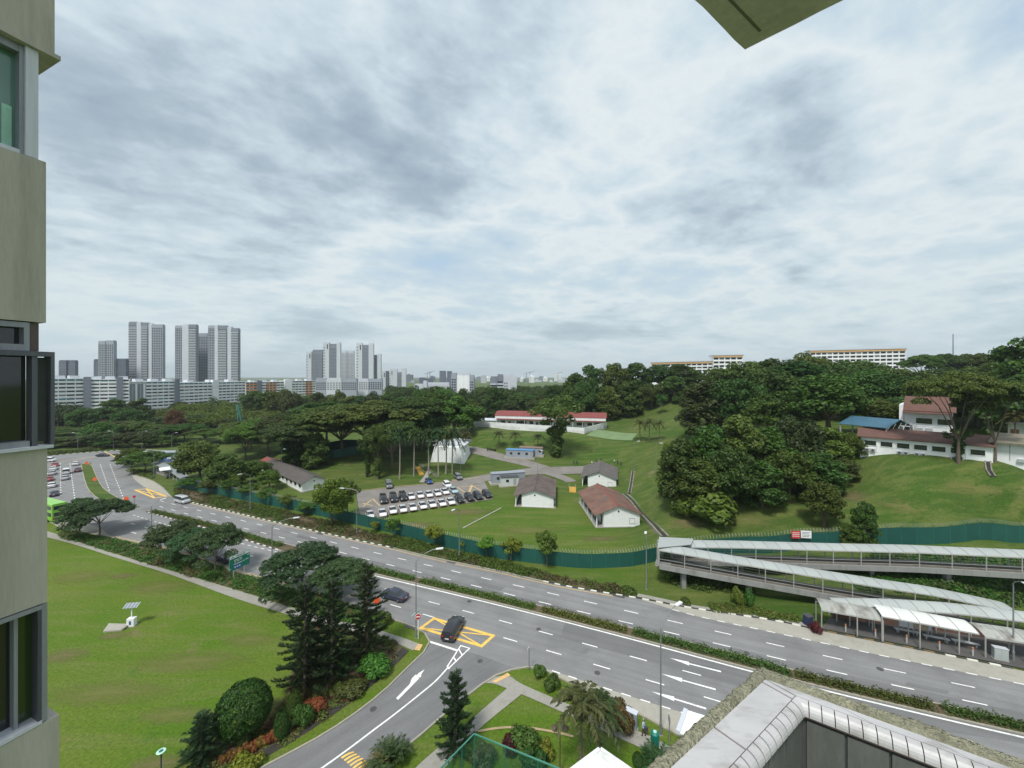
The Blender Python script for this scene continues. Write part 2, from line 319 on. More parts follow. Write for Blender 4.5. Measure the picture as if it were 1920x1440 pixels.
# road and lawn zone that is kept level
FAR_KERB_PX = [(326,935),(359,942.5),(434,960),(518,980),(602,998.7),(696,1019),(730,1026),(826,1049.6),(923,1068),(1003,1087),(1063,1100),(1140,1113),(1203,1123),(1278,1138),(1366,1151),(1460,1165),(1528,1180.6),(1566,1188),(1653,1205),(1719,1218),(1784,1231),(1861,1246),(1916,1258),(2100,1298)]
FAR_KERB = [P(*p) for p in FAR_KERB_PX]
_fk = np.array([[p.x, p.y] for p in FAR_KERB])
def beyond_kerb(x, y):                      # metres beyond the far kerb (negative on the road side)
    yk = np.interp(x, _fk[:,0], _fk[:,1]); return (y - yk) * 0.9
def terrain(x, y):
    x = np.atleast_1d(np.asarray(x, float)); y = np.atleast_1d(np.asarray(y, float))
    z = np.empty_like(x)
    for i in range(0, len(x), 4000):
        q = np.stack([x[i:i+4000], y[i:i+4000]], 1)
        z[i:i+4000] = _tps(((q[:,None,:]-cp[None,:,:])/_s)**2 @ np.ones(2)) @ _w[:_n] + _w[_n] + q @ _w[_n+1:]/_s
    z = np.maximum(z, 0.0)
    d = beyond_kerb(x, y); t = np.clip((d - 1.5) / 6.0, 0, 1); t = t*t*(3-2*t)
    t = np.where(x < -97, np.clip((y - 150)/40, 0, 1) * np.clip((x + 260)/60, 0, 1), t)
    far = np.clip((np.hypot(x, y) - 330) / 160, 0, 1); far = np.where(x < -40, np.clip((np.hypot(x,y)-260)/80,0,1), far)
    z = z * t * (1 - far)
    z += 0.05*np.sin(x*0.31+0.7)*np.sin(y*0.27) * np.clip(d/12,0,1) * (1-far) * t
    z = np.where((x < -97) & (y < 172), 0.0, z)
    return np.minimum(z, 30.0)
def tz(x, y): return float(terrain([x], [y])[0])
def ground_at(px, py, it=30):               # where a photo pixel meets the terrain
    lo, hi = 20.0, 900.0; prev = lo
    for D in np.concatenate([np.arange(20, 260, 0.5), np.arange(260, 900, 4)]):
        if Zat(py, D) < tz(Xat(px, D), D):
            lo, hi = prev, D; break
        prev = D
    for _ in range(it):
        m = (lo+hi)/2
        if Zat(py, m) < tz(Xat(px, m), m): hi = m
        else: lo = m
    return Vector((Xat(px, hi), hi, tz(Xat(px, hi), hi)))
def on(px, D): return Vector((Xat(px, D), D, tz(Xat(px, D), D)))
def axis(segs):
    out = []
    for a, b, s in segs: out += list(np.arange(a, b, s))
    return np.array(out + [segs[-1][1]])
gx = axis([(-7000,-1000,750),(-1000,-300,50),(-300,-140,10),(-140,130,1.5),(130,300,10),(300,1000,50),(1000,7000,750)])
gy = axis([(-300,0,60),(0,20,5),(20,215,1.5),(215,420,8),(420,1200,60),(1200,9000,600)])
GX, GY = np.meshgrid(gx, gy); GZ = terrain(GX.ravel(), GY.ravel()).reshape(GX.shape)
gme = bpy.data.meshes.new('ground'); nxg, nyg = len(gx), len(gy)
gv = np.stack([GX.ravel(), GY.ravel(), GZ.ravel()], 1); ii = (np.arange(nyg-1)[:,None]*nxg + np.arange(nxg-1)[None,:]).ravel()
gme.vertices.add(len(gv)); gme.vertices.foreach_set('co', gv.ravel())
gfc = np.stack([ii, ii+1, ii+nxg+1, ii+nxg], 1)
gme.loops.add(gfc.size); gme.loops.foreach_set('vertex_index', gfc.ravel().astype(np.int32)); gme.polygons.add(len(gfc))
gme.polygons.foreach_set('loop_start', np.arange(0, gfc.size, 4, dtype=np.int32)); gme.polygons.foreach_set('use_smooth', [True]*len(gfc))
gme.materials.append(GRASS)
lawn = gme.attributes.new('lawn', 'FLOAT', 'POINT')
lw = np.clip(-beyond_kerb(GX.ravel(), GY.ravel())/6 - 1.5, 0, 1); lw = np.maximum(lw, 0.55*np.clip((beyond_kerb(GX.ravel(), GY.ravel()))/6,0,1)*np.clip((30-GX.ravel())/10,0,1)*np.clip((118-GY.ravel())/12,0,1))
lawn.data.foreach_set('value', lw); gme.update(); gme.validate()
ground = struct(place('ground', gme))

# ------------------------------------------------------------------ roads
def poly_sheet(name, pts, z, m, parent=None):
    bm = bmesh.new(); vs_ = [bm.verts.new((p.x, p.y, z)) for p in pts]
    es = [bm.edges.new((vs_[i], vs_[(i+1) % len(vs_)])) for i in range(len(vs_))]
    bmesh.ops.triangle_fill(bm, use_beauty=True, edges=es)
    for f in bm.faces:
        f.normal_update()
        if f.normal.z < 0: f.normal_flip()
    me = bpy.data.meshes.new(name); bm.to_mesh(me); bm.free(); me.materials.append(m)
    return place(name, me, parent)
LEFT_TOP = [(-200,872),(60,858),(127,851.5),(190,846.5),(262,842),(330,846),(300,855),(262,861),(242,872),(246,888),(284,900),(309,917)]
NEAR_KERB_L = [(-150,985),(92,977),(109,988),(180,1003),(211,1008),(255,1017),(299,1028),(357,1043),(415,1064),(499,1089),(561,1106),(650,1134),(733,1161),(775,1175),(789,1182),(800,1191),(806,1201),(804,1212),(791,1228),(762,1254),(724,1294),(656,1347),(581,1394),(491,1439),(300,1560)]
NEAR_KERB_R = [(560,1560),(690,1455),(759,1403),(787,1381),(827,1345),(875,1306),(907,1281),(939,1262),(969,1254),(1003,1250),(1031,1260),(1061,1279),(1145,1316),(1198,1338),(1244,1366),(1420,1450),(1700,1600)]
LEFT_TOP_W = [P(*p) for p in LEFT_TOP]; NKL = [P(*p) for p in NEAR_KERB_L]; NKR = [P(*p) for p in NEAR_KERB_R]
road = struct(poly_sheet('road', LEFT_TOP_W + FAR_KERB + [P(2600,1420), P(2600,1900)] + NKR[::-1] + NKL[::-1], 0.03, asphalt))
# side road has darker asphalt: a sheet of its own on top
SIDE_L = NKL[NEAR_KERB_L.index((806,1201)):]; SIDE_R = NKR[:NEAR_KERB_R.index((969,1254))+1]
struct(poly_sheet('side_road', SIDE_L + SIDE_R + [P(900,1229), P(860,1218)], 0.034, asphalt_dark))
# pale concrete bus bays
BAY_R = [P(*p) for p in [(1203,1125),(1260,1143),(1315,1158),(1460,1188),(1635,1226),(1812,1262),(1960,1292),(2100,1322)]]
struct(poly_sheet('bus_bay', BAY_R + FAR_KERB[:FAR_KERB_PX.index((1203,1123))-1:-1], 0.036, concrete))
BAY_N = [P(*p) for p in [(1003,1250),(1035,1258),(1111,1283),(1219,1318),(1300,1343),(1420,1381),(1700,1480)]]
struct(poly_sheet('bus_bay', BAY_N + NKR[:NEAR_KERB_R.index((1003,1250)):-1], 0.036, concrete))
struct(poly_sheet('bus_bay', [P(*p) for p in [(246,889),(284,901),(309,918),(322,932),(300,925),(270,913),(253,900)]], 0.036, concrete))
struct(poly_sheet('bus_bay', [P(*p) for p in [(93,978),(109,989),(180,1003),(211,1008),(190,992),(150,978),(115,970),(92,966)]], 0.036, concrete))

def line(px): return smooth_line([P(*p) for p in px], 2)
MED_NEAR = line([(274,960),(310,970),(380,989),(445,1008),(518,1031),(600,1052),(700,1076),(930,1130),(1180,1194),(1407,1255),(1620,1309),(1920,1378),(2200,1440)])
MED_FAR = line([(274,958.5),(300,960),(357,971),(456,998),(529,1019),(620,1042),(700,1065),(930,1117),(1180,1178),(1420,1237),(1500,1263),(1762,1322),(1920,1357),(2200,1420)])
LANE_F1 = line([(300,939),(345.6,951),(412,966.5),(487,984),(574,1005),(680,1031),(767.7,1052),(866,1075),(981,1101),(1115,1132),(1272,1168),(1588,1240),(1854,1295),(2100,1348)])
LANE_F2 = line([(290,947),(340,961),(406,978),(488,998),(548,1013),(655,1040),(692,1050),(793,1075),(899,1101),(1024,1132),(1176,1168),(1363,1211.7),(1591,1267),(1870,1327),(2100,1376)])
LANE_N1 = line([(240,980),(262,986),(340,1007),(420,1029),(498,1050),(600,1076),(717,1106),(834,1136),(968,1172),(1134,1218),(1342,1274.5),(1600,1345)])
LANE_N2 = line([(229,992.7),(278,1007.7),(350,1029),(466.6,1061),(503,1071),(600,1097),(744,1137),(803,1155),(941,1195),(1113,1246),(1324,1308),(1600,1392)])
# resurfaced darker strips on the near carriageway
def cut(ln, c): return [p for p in resample(ln, 0.5) if p.dot(RU) < c]
mb = MB(); between(mb, cut(LANE_F2, 62), cut(MED_FAR, 62), 60, 0.0345)
struct(mb.obj('resurfaced_lane', asphalt_lane))
mb = MB(); between(mb, cut(LANE_N1, 14), cut(MED_NEAR, 14), 40, 0.0345)
struct(mb.obj('resurfaced_lane', asphalt_lane))

def dashes(name, ln, dash, period, w, z=0.042, start=0.0, x0=-1e9, x1=1e9, m=None):
    mb = MB(); fine_ = resample(ln, 0.5); k0 = int(start/0.5); nd, npd = int(dash/0.5), int(period/0.5)
    for i in range(k0, len(fine_)-nd, npd):
        seg = fine_[i:i+nd+1]
        if x0 < seg[0].x < x1: ribbon(mb, seg, -w/2, w/2, z)
    return mb.obj(name, m or paint_white, road)
def solid(name, ln, w, z=0.042, off=0.0, m=None, x0=-1e9, x1=1e9):
    mb = MB(); pts = [p for p in ln if x0 < p.x < x1]; ribbon(mb, pts, off-w/2, off+w/2, z); return mb.obj(name, m or paint_white, road)
dashes('lane_dashes', LANE_F1, 2, 6, 0.16); dashes('lane_dashes', LANE_F2, 2, 6, 0.16, start=2.5)
dashes('lane_dashes', LANE_N1, 2, 6, 0.16, start=1); dashes('lane_dashes', LANE_N2, 2, 6, 0.16, start=4, x1=-12.2); dashes('lane_dashes', LANE_N2, 2, 6, 0.16, start=5, x0=-2.4)
dashes('bay_dashes', smooth_line(BAY_R[1:], 1), 1.0, 2.1, 0.15); dashes('bay_dashes', smooth_line(BAY_N[1:], 1), 1.0, 2.1, 0.15)
dashes('pocket_dashes', line([(250,966),(275,974),(330,989),(400,1007),(455,1020),(507,1032.5),(540,1041)]), 1.0, 2.0, 0.15)
MED_LINE = line([(703,1080),(930,1133.5),(1180,1197.5),(1407,1259.5),(1620,1314),(1920,1384),(2200,1446)])
solid('edge_line', MED_LINE, 0.22)
solid('edge_line', line([(170,868),(181,895),(191,914),(211,929),(240,943),(261,950)]), 0.25, off=-0.3)
solid('edge_line', line([(151.5,871),(159,907),(169,926)]), 0.25, off=0.3)
solid('yellow_edge_line', [p + Vector((0,-0.0,0)) for p in smooth_line(FAR_KERB,1)], 0.10, off=-0.55, m=paint_yellow, x0=-95, x1=18)
solid('yellow_edge_line', line(NEAR_KERB_L[4:12]), 0.10, off=0.45, m=paint_yellow)
def strokes(name, segs, w, m=None, z=0.043, parent=None):
    mb = MB()
    for k, (a, b) in enumerate(segs):
        a = P(*a); b = P(*b); d = (b-a).normalized(); n = Vector((-d.y, d.x, 0))*w/2; zz = Vector((0,0,z + 0.002*(k % 5)))
        a = a - d*w/2; b = b + d*w/2
        mb.quad(a-n+zz, b-n+zz, b+n+zz, a+n+zz)
    return mb.obj(name, m or paint_white, parent or road)
YB = [(814,1160),(925,1192.5),(903,1212),(789,1178)]
strokes('yellow_box_frame', list(zip(YB, YB[1:]+YB[:1])), 0.42, paint_yellow); strokes('yellow_box_cross', [(YB[0],YB[2]),(YB[1],YB[3])], 0.22, paint_yellow, 0.056)
YB2 = [(253.5,919),(274,916.5),(312,931),(290,934)]
strokes('yellow_box_frame', list(zip(YB2, YB2[1:]+YB2[:1])), 0.5, paint_yellow); strokes('yellow_box_cross', [(YB2[0],YB2[2]),(YB2[1],YB2[3])], 0.3, paint_yellow, 0.056)
strokes('stop_line', [((807,1204),(857,1220))], 0.32); 
strokes('junction_island', [((864,1211),(880.5,1216)),((880.5,1216),(841,1254)),((864,1211),(839,1250)),((861,1219),(866.5,1229)),((851,1234),(855.5,1241)),((839,1250),(842,1254))], 0.17)
solid('centre_line', line([(840,1252),(818,1277),(790,1300),(740,1340),(701,1369),(655,1404),(604,1441),(500,1510)]), 0.18)
strokes('cross_street_line', [((222,860),(196,847)),((95,868),(190,855))], 0.35, paint_yellow)
def arrow(name, polys, m=None):
    mb = MB()
    for k, pl in enumerate(polys): mb.add([P(*p) + Vector((0,0,0.046+0.002*k)) for p in pl], [tuple(range(len(pl)))])
    return mb.obj(name, m or paint_white, road)
arrow('turn_arrow', [[(742.5,1310),(746.5,1313),(786,1272.5),(781.5,1269.5)],[(779,1270),(789,1271),(790,1264.5),(796,1256),(784,1263.5)],[(779.5,1265.5),(785,1268.5),(777,1275),(769,1282),(772,1273)]])
for tip, hd, tl in [((1255,1234),(1292,1245),(1352,1260)),((1240.5,1264),(1279,1276),(1342,1293.5)),((1222,1297.5),(1264,1311),(1324,1329.5))]:
    a, h_, t = P(*tip), P(*hd), P(*tl); d = (a-t).normalized(); n = Vector((-d.y,d.x,0)); z = Vector((0,0,0.046)); mb = MB()
    mb.add([a+z, h_-n*0.32+z, h_+n*0.32+z], [(0,2,1)]); mb.quad(h_-n*0.1+z, t-n*0.12+z, t+n*0.12+z, h_+n*0.1+z); mb.obj('lane_arrow', paint_white, road)
# far-left lanes towards the junction
for a, b in [((113,868),(114,930)),((131,868),(140,935)),((205,868),(232,936)),((187,868),(205,920))]:
    dashes('lane_dashes', [P(*b), P(*a)], 1.5, 4, 0.2)
# speed hump with painted bars
hump = [P(*p) for p in [(639,1421),(662,1409.5),(696,1434),(672,1450)]]
def _hump():
    mb = MB(); n_ = 12
    for i in range(n_):
        for j in range(7):
            t0, t1, s0, s1 = i/n_, (i+1)/n_, j/7, (j+1)/7
            def q(t, s): p = hump[0].lerp(hump[1], s).lerp(hump[3].lerp(hump[2], s), t); p.z = 0.045+0.07*math.sin(math.pi*s); return p
            mb.quad(q(t0,s0), q(t0,s1), q(t1,s1), q(t1,s0), i % 2)
    return mb
_hump().obj('speed_hump', [paint_yellow, asphalt_dark], road, smooth=True)

# covers and gratings let into the road
iron = mat('cast_iron', (0.07,0.068,0.065), 0.7, var=0.2, scale=6)
for px, py in ((640,1060),(880,1128),(1010,1180),(1400,1225),(1120,1262),(700,1330),(900,1240),(560,1055),(1650,1255)):
    p = P(px,py); mb = MB(); mb.lathe([(0.34,0.03),(0.34,0.048),(0.30,0.05)],16); mb.obj('manhole_cover', iron, road, loc=(p.x,p.y,0))
for px, py, r_ in ((846,1055,0.0),(1160,1118.5,0.0),(600,1001,0.0),(770,1176,0.0)):
    p = P(px,py); mb = MB(); mb.box(-0.9,0.9,-0.28,0.28,0.03,0.05); mb.obj('drain_grating', iron, road, loc=(p.x,p.y,0), rz=heading(RU))
# patched asphalt
for i, q in enumerate(([(1548,1259),(1601,1271),(1597,1279),(1543,1266)],[(905,1092),(948,1102),(938,1108),(896,1097)],[(1060,1205),(1110,1219),(1098,1228),(1050,1213)],[(560,1004),(604,1014),(598,1018),(553,1007)],[(700,1355),(740,1322),(752,1328),(712,1362)],[(1700,1279),(1780,1296),(1776,1302),(1697,1285)],[(640,1092),(690,1105),(684,1111),(633,1098)])):
    poly_sheet('road_patch', [P(*p) for p in q], 0.0385, asphalt_lane if i % 2 else asphalt_dark, road)
# ------------------------------------------------------------------ kerbs
kb_w = MB().box(-0.49, 0.49, -0.09, 0.09, 0, 0.15).mesh('kerb_stone', kerb_white); kb_b = MB().box(-0.49, 0.49, -0.09, 0.09, 0, 0.15).mesh('kerb_stone', kerb_black); kb_g = MB().box(-0.995, 0.995, -0.09, 0.09, 0, 0.14).mesh('kerb_stone', kerb_grey)
kb_o = MB().box(-0.49, 0.49, -0.09, 0.09, 0, 0.15).mesh('kerb_stone', mat('kerb_brown', (0.20,0.13,0.07), 0.8, var=0.3, scale=3))
def kerb(name, pts, style):
    k = struct(thing(name, None, None)); pts = smooth_line(pts, 1); fine_ = resample(pts, 1.0); i = 0
    while i < len(fine_)-1:
        a = fine_[i]; st = style(a)
        stp = 2 if st == 'g' else 1; b = fine_[min(i+stp, len(fine_)-1)]
        me = {'g': kb_g, 'w': (kb_w if i % 2 else kb_b), 'o': (kb_o if i % 2 else kb_b)}[st]
        if (b-a).length > 0.5: place('kerb_stone', me, k, ((a+b)/2), heading(b-a))
        i += stp
    return k
def st_far(p):
    px = 960 + p.x/p.y*F
    return 'w' if px < 735 else 'g' if px < 1000 else 'w' if px < 1535 else 'o' if px < 1760 else 'w'
kerb('far_kerb', FAR_KERB[:-1], st_far)
kerb('median_kerb', MED_NEAR, lambda p: 'w' if 960+p.x/p.y*F < 520 else 'g'); kerb('median_kerb', MED_FAR, lambda p: 'g')
kerb('near_kerb', NKL[1:], lambda p: 'g'); kerb('near_kerb', NKR[2:], lambda p: 'g')
kerb('left_kerb', LEFT_TOP_W[4:], lambda p: 'g')
kerb('cross_street_kerb', LEFT_TOP_W[:5], lambda p: 'w')
LM = [P(*p) for p in [(152,871),(160,907),(170,926),(205,948),(236,962),(256,952),(262,950.5),(240,943),(211,929),(191,914),(181,895),(170,868),(152,871)]]
kerb('junction_median_kerb', LM, lambda p: 'g')
# median beds
mb = MB(); between(mb, MED_NEAR, MED_FAR, 90, 0.13); struct(mb.obj('median_bed', soil))
struct(poly_sheet('junction_median', LM[:-1], 0.13, GRASS))

# ------------------------------------------------------------------ footpaths, verges, beds
def strip(name, A, B, z, m, n=40):
    mb = MB(); between(mb, line(A), line(B), n, z); return struct(mb.obj(name, m))
strip('footpath', [(-60,960),(91,996),(124,1008),(180,1028),(252,1050),(340,1076),(415,1098),(499,1124),(560,1144),(650,1168),(716,1182),(790,1209)], [(-60,975),(91,1008),(140,1021),(226,1049),(310,1074),(354,1090),(441,1123),(549,1156),(640,1180),(705,1196),(742,1204),(774,1220)], 0.05, concrete_path)
strip('footpath', [(925,1270),(957,1266),(967,1279),(1058,1318),(1141,1352),(1196,1371),(1232,1387),(1330,1440)], [(905,1282),(925,1281),(951,1292),(980,1303),(1051,1334),(1138,1375),(1205,1404),(1290,1450)], 0.05, concrete_path)
strip('footpath', [(951,1291),(891,1343),(861,1372),(800,1420),(760,1460)], [(978,1302),(896,1368),(875,1395),(830,1445),(800,1480)], 0.054, concrete_path)
strip('footpath', [(1195,1113),(1240,1122),(1300,1136),(1400,1148),(1500,1166),(1545,1176)], [(1195,1119),(1240,1128),(1290,1139),(1400,1153),(1500,1172),(1540,1181)], 0.05, concrete_path, 30)
# bus stop paving; deep shade under the roofs is put into its dark colour
struct(poly_sheet('bus_stop_paving', [P(*p) for p in [(1540,1180),(1556,1158),(1640,1166),(1760,1182),(1920,1205),(2100,1240),(2100,1294),(1916,1255),(1861,1243),(1784,1228),(1719,1215),(1653,1202),(1566,1185)]], 0.13, mat('paving_shade_dark', (0.085,0.082,0.08), 0.8, var=0.15, scale=0.8, fine=0.1, fscale=8, stain=(0.07,0.065,0.06), stain_amt=0.6, stain_scale=0.7)))
# verge soil under the shrubs
VERGE_N_A = [(120,1000),(180,1006),(211,1012),(255,1021),(299,1032),(357,1047),(415,1067),(499,1092),(561,1109),(650,1138),(720,1162)]
VERGE_N_B = [(120,1007),(190,1029),(252,1048),(340,1074),(415,1096),(499,1122),(560,1142),(650,1165),(716,1180)]
strip('verge_soil', VERGE_N_A, VERGE_N_B, 0.045, soil)
VERGE_F_A = [(330,932),(359,940),(434,957),(518,977),(602,995.5),(696,1016),(730,1023),(826,1046),(923,1065),(1003,1084),(1063,1097),(1140,1110),(1190,1117)]
VERGE_F_B = [(330,915),(370,922),(434,937),(518,955),(602,974),(696,998),(760,1012),(826,1030),(923,1052),(1003,1072),(1063,1085),(1140,1097),(1190,1106)]
strip('verge_soil', VERGE_F_B, VERGE_F_A, 0.045, soil)
BED_A = [(716,1196),(745,1206),(766,1222),(752,1238),(686,1296),(611,1350),(560,1385),(487,1425),(440,1450)]
BED_B = [(590,1172),(560,1215),(535,1300),(530,1330),(480,1365),(440,1390),(400,1420),(380,1440),(370,1450)]
strip('garden_bed', BED_B, BED_A, 0.02, soil)
# drain channel beside the bed
dr = mat('drain_dark', (0.035,0.033,0.028), 0.95, var=0.3, scale=1)
strip('drain', [(755,1214),(738,1234),(675,1290),(600,1343),(540,1381),(475,1418)], [(767,1221),(751,1238),(686,1297),(611,1351),(550,1389),(487,1427)], 0.06, dr)
# tactile paving pads
tact = mat('tactile_yellow', (0.62,0.40,0.17), 0.8, var=0.15, scale=3)
for q in ([(776.5,1219),(784,1208.5),(793,1209.5),(786.5,1221)], [(922,1279),(952,1262.5),(957.5,1267),(930,1281)]):
    for k in range(4):
        a, b, c, d = [P(*p) for p in q]; mb = MB(); t0, t1 = k/4+0.01, (k+1)/4-0.01
        pl = [a.lerp(b,t0), a.lerp(b,t1), d.lerp(c,t1), d.lerp(c,t0)]; mb.prism([(p.x,p.y) for p in pl], 0.05, 0.075); mb.obj('tactile_tile', tact, ground)
# thin curved garden edging
mb = MB(); ribbon(mb, line([(896,1372),(930,1366),(960,1364),(1000,1366),(1050,1375),(1075,1382)]), -0.12, 0.12, 0.06); struct(mb.obj('garden_edging', mat('edging', (0.36,0.27,0.16), 0.9, var=0.2, scale=2)))

# ------------------------------------------------------------------ camp roads and car park
camp_asphalt = mat('camp_asphalt', (0.205,0.19,0.175), 0.9, var=0.14, scale=0.25, fine=0.1, fscale=6, stain=(0.13,0.12,0.11), stain_amt=0.6, stain_scale=0.2)
def drape(name, quad_px, nu, nv, m, off=0.09):
    a, b, c, d = [ground_at(*p) for p in quad_px]; mb = MB(); idx = {}; vs_ = []
    for j in range(nv+1):
        for i in range(nu+1):
            p = a.lerp(b, i/nu).lerp(d.lerp(c, i/nu), j/nv); p.z = tz(p.x, p.y) + off; idx[i,j] = len(vs_); vs_.append(p)
    mb.add(vs_, [(idx[i,j], idx[i+1,j], idx[i+1,j+1], idx[i,j+1]) for j in range(nv) for i in range(nu)]); return struct(mb.obj(name, m, smooth=True))
drape('car_park', [(676,974),(925,936),(905,894),(668,922)], 30, 16, camp_asphalt)
def camp_road(name, px, w, m=camp_asphalt, off=0.08):
    pts = resample(smooth_line([ground_at(*p) for p in px], 2), 2.0); n = normals2(pts); mb = MB(); k = 5; vs_ = []
    for p, q in zip(pts, n):
        for j in range(k): r = p + q*(w*(j/(k-1)-0.5)); r.z = tz(r.x, r.y) + off; vs_.append(r)
    mb.add(vs_, [(i*k+j, (i+1)*k+j, (i+1)*k+j+1, i*k+j+1) for i in range(len(pts)-1) for j in range(k-1)]); o = struct(mb.obj(name, m, smooth=True)); return o
camp_road('camp_road', [(850,905),(905,897),(960,888),(1010,883),(1060,882),(1110,880)], 6)
camp_road('camp_road', [(1040,886),(1000,872),(960,862),(900,847),(870,842)], 5, off=0.10)
camp_road('camp_road', [(1020,884),(1060,897),(1075,906)], 4, off=0.12)
camp_road('camp_path', [(790,905),(800,893),(806,880)], 1.6, concrete_path, 0.1)
def camp_lines(name, segs, w, m):
    mb = MB()
    for a, b in segs:
        pts = resample([ground_at(*a), ground_at(*b)], 1.0)
        for p in pts: p.z = tz(p.x, p.y) + 0.12
        ribbon(mb, pts, -w/2, w/2)
    return mb.obj(name, m, road)
camp_y = mat('camp_line_yellow', (0.55,0.42,0.2), 0.8, var=0.2, scale=2)
camp_lines('parking_hatch', [((680,951),(699,936)),((699,936),(712,949)),((680,944),(700,949)),((857,914),(877,927)),((877,927),(884,910)),((884,910),(908,924)),((857,914),(900,911)),((880,925),(886,911))], 0.3, camp_y)
camp_lines('parking_edge', [((668,921),(905,894))], 0.25, camp_y)
camp_lines('footpath_line', [((868,991),(943,951))], 0.35, concrete)
# concrete drains on the hillside
drain_m = mat('drain_concrete', (0.22,0.21,0.17), 0.9, var=0.25, scale=0.8, stain=(0.08,0.08,0.05), stain_amt=0.7, stain_scale=0.7)
def hill_drain(px, w):
    pts = resample(smooth_line([ground_at(*p) for p in px], 1), 1.5); mb = MB(); n = normals2(pts)
    for p in pts: p.z = tz(p.x, p.y)
    for s0, s1, h0 in ((-w, -w*0.55, 0.28), (w*0.55, w, 0.28)):
        vs_ = []
        for p, q in zip(pts, n): vs_ += [p+q*s0+Vector((0,0,-0.3)), p+q*s0+Vector((0,0,h0)), p+q*s1+Vector((0,0,h0)), p+q*s1+Vector((0,0,-0.3))]
        mb.add(vs_, [(4*i+j, 4*i+4+j, 4*i+5+j, 4*i+1+j) for i in range(len(pts)-1) for j in range(3)])
    d = struct(mb.obj('hill_drain', drain_m)); m2 = MB(); ribbon(m2, [p+Vector((0,0,0.12)) for p in pts], -w*0.55, w*0.55); m2.obj('channel', dr, d)
hill_drain([(1171,927),(1185,938),(1205,962),(1230,990),(1248,1008)], 0.9)
hill_drain([(1180,926),(1184,905),(1187,884)], 0.5)
hill_drain([(1852,862),(1853,880),(1858,892),(1864,896)], 0.45)
hill_drain([(786,870),(806,882),(822,898)], 0.35)

# worn, dry patches in the turf (soft ragged edges)
def worn_mat(name, col):
    m = bpy.data.materials.new(name); m.use_nodes = True; N = m.node_tree.nodes; L = m.node_tree.links; b = N['Principled BSDF']; b.inputs['Base Color'].default_value = (*col,1); b.inputs['Roughness'].default_value = 0.95; b.inputs['Specular IOR Level'].default_value = 0.1
    tc = N.new('ShaderNodeTexCoord'); ln = N.new('ShaderNodeVectorMath'); ln.operation = 'LENGTH'; L.new(tc.outputs['Object'], ln.inputs[0])
    ns = N.new('ShaderNodeTexNoise'); ns.inputs['Scale'].default_value = 2.6; ns.inputs['Detail'].default_value = 8; ns.inputs['Roughness'].default_value = 0.75; L.new(tc.outputs['Object'], ns.inputs['Vector'])
    ad = N.new('ShaderNodeMath'); ad.operation = 'MULTIPLY_ADD'; L.new(ns.outputs['Fac'], ad.inputs[0]); ad.inputs[1].default_value = 2.6; L.new(ln.outputs['Value'], ad.inputs[2])
    r = N.new('ShaderNodeMapRange'); r.inputs[1].default_value = 1.35; r.inputs[2].default_value = 2.35; r.inputs[3].default_value = 0.62; r.inputs[4].default_value = 0.0; L.new(ad.outputs[0], r.inputs[0]); L.new(r.outputs[0], b.inputs['Alpha']); return m
worn_m = (worn_mat('worn_turf', (0.20,0.165,0.085)), worn_mat('dry_turf', (0.185,0.19,0.065)))
for i, (px, py, w, h) in enumerate(((232,1080,26,7),(150,1082,60,14),(425,1094,26,9),(300,1100,70,14),(215,1192,34,9),(360,1240,120,22),(200,1300,130,26),(330,1340,80,20),(300,1432,70,20),(500,1330,40,26),(455,1385,60,26),(470,1200,60,14),(120,1230,50,16),(880,960,60,7),(780,985,50,8),(1000,995,70,8),(1130,1010,50,6),(1290,980,70,10),(1400,975,80,10),(1700,950,110,12),(1830,915,90,12),(1600,930,60,10))):
    g = ground_at(px,py); rx = w*g.y/F; ry = h*g.y/F*g.y/(H-g.z); n = 16; mb = MB(); vs_ = [(0,0,tz(g.x,g.y)-g.z+0.03)]
    for ring in (0.5,1.0):
        for k in range(n): a = 2*math.pi*k/n; x, y = ring*math.cos(a), ring*math.sin(a); vs_.append((x, y, tz(g.x+x*rx,g.y+y*ry)-g.z+0.03))
    fs = [(0,1+k,1+(k+1)%n) for k in range(n)] + [(1+k,1+n+k,1+n+(k+1)%n,1+(k+1)%n) for k in range(n)]
    mb.add(vs_, fs); o = mb.obj('worn_patch', worn_m[1 if i in (1,3,5,6,7,11,15,18,19,20) else 0], ground, smooth=True, loc=g); o.scale = (rx, ry, 1)
# ------------------------------------------------------------------ the camera's own tower: wall at the left, ledge and slab at the right
W0 = Vector((-4.55, 3.77, 0)); WOUT = Vector((0.925, -0.381, 0)); WIN = -RN     # wall edge, outward, along the wall away from the edge
stucco = mat('stained_render', (0.42, 0.398, 0.335), 0.9, var=0.14, scale=1.6, fine=0.06, fscale=40, stain=(0.19,0.19,0.16), stain_amt=0.7, stain_scale=1.4, bump=0.12, bscale=60, stretch=(1.6,1.6,0.16), spec=0.15)
alu = mat('weathered_aluminium', (0.27,0.28,0.31), 0.5, var=0.18, scale=6, fine=0.08, fscale=50, stretch=(1,1,0.1), metal=0.3)
alu_w = mat('white_frame', (0.52,0.54,0.58), 0.5, var=0.08, scale=6, stretch=(1,1,0.1))
wall_t = thing('apartment_tower_wall', 'stained beige apartment tower wall with stacked windows at the left edge', 'building', W0, 0)
def wl(s, o, z): p = WIN*s + WOUT*o; return Vector((p.x, p.y, z))
def wbox(mb, s0, s1, o0, o1, z0, z1, mi=0):
    v = [wl(s,o,z) for z in (z0,z1) for s,o in ((s0,o0),(s1,o0),(s1,o1),(s0,o1))]
    mb.add(v, [(0,1,2,3),(7,6,5,4),(0,4,5,1),(1,5,6,2),(2,6,7,3),(3,7,4,0)], mi); return mb
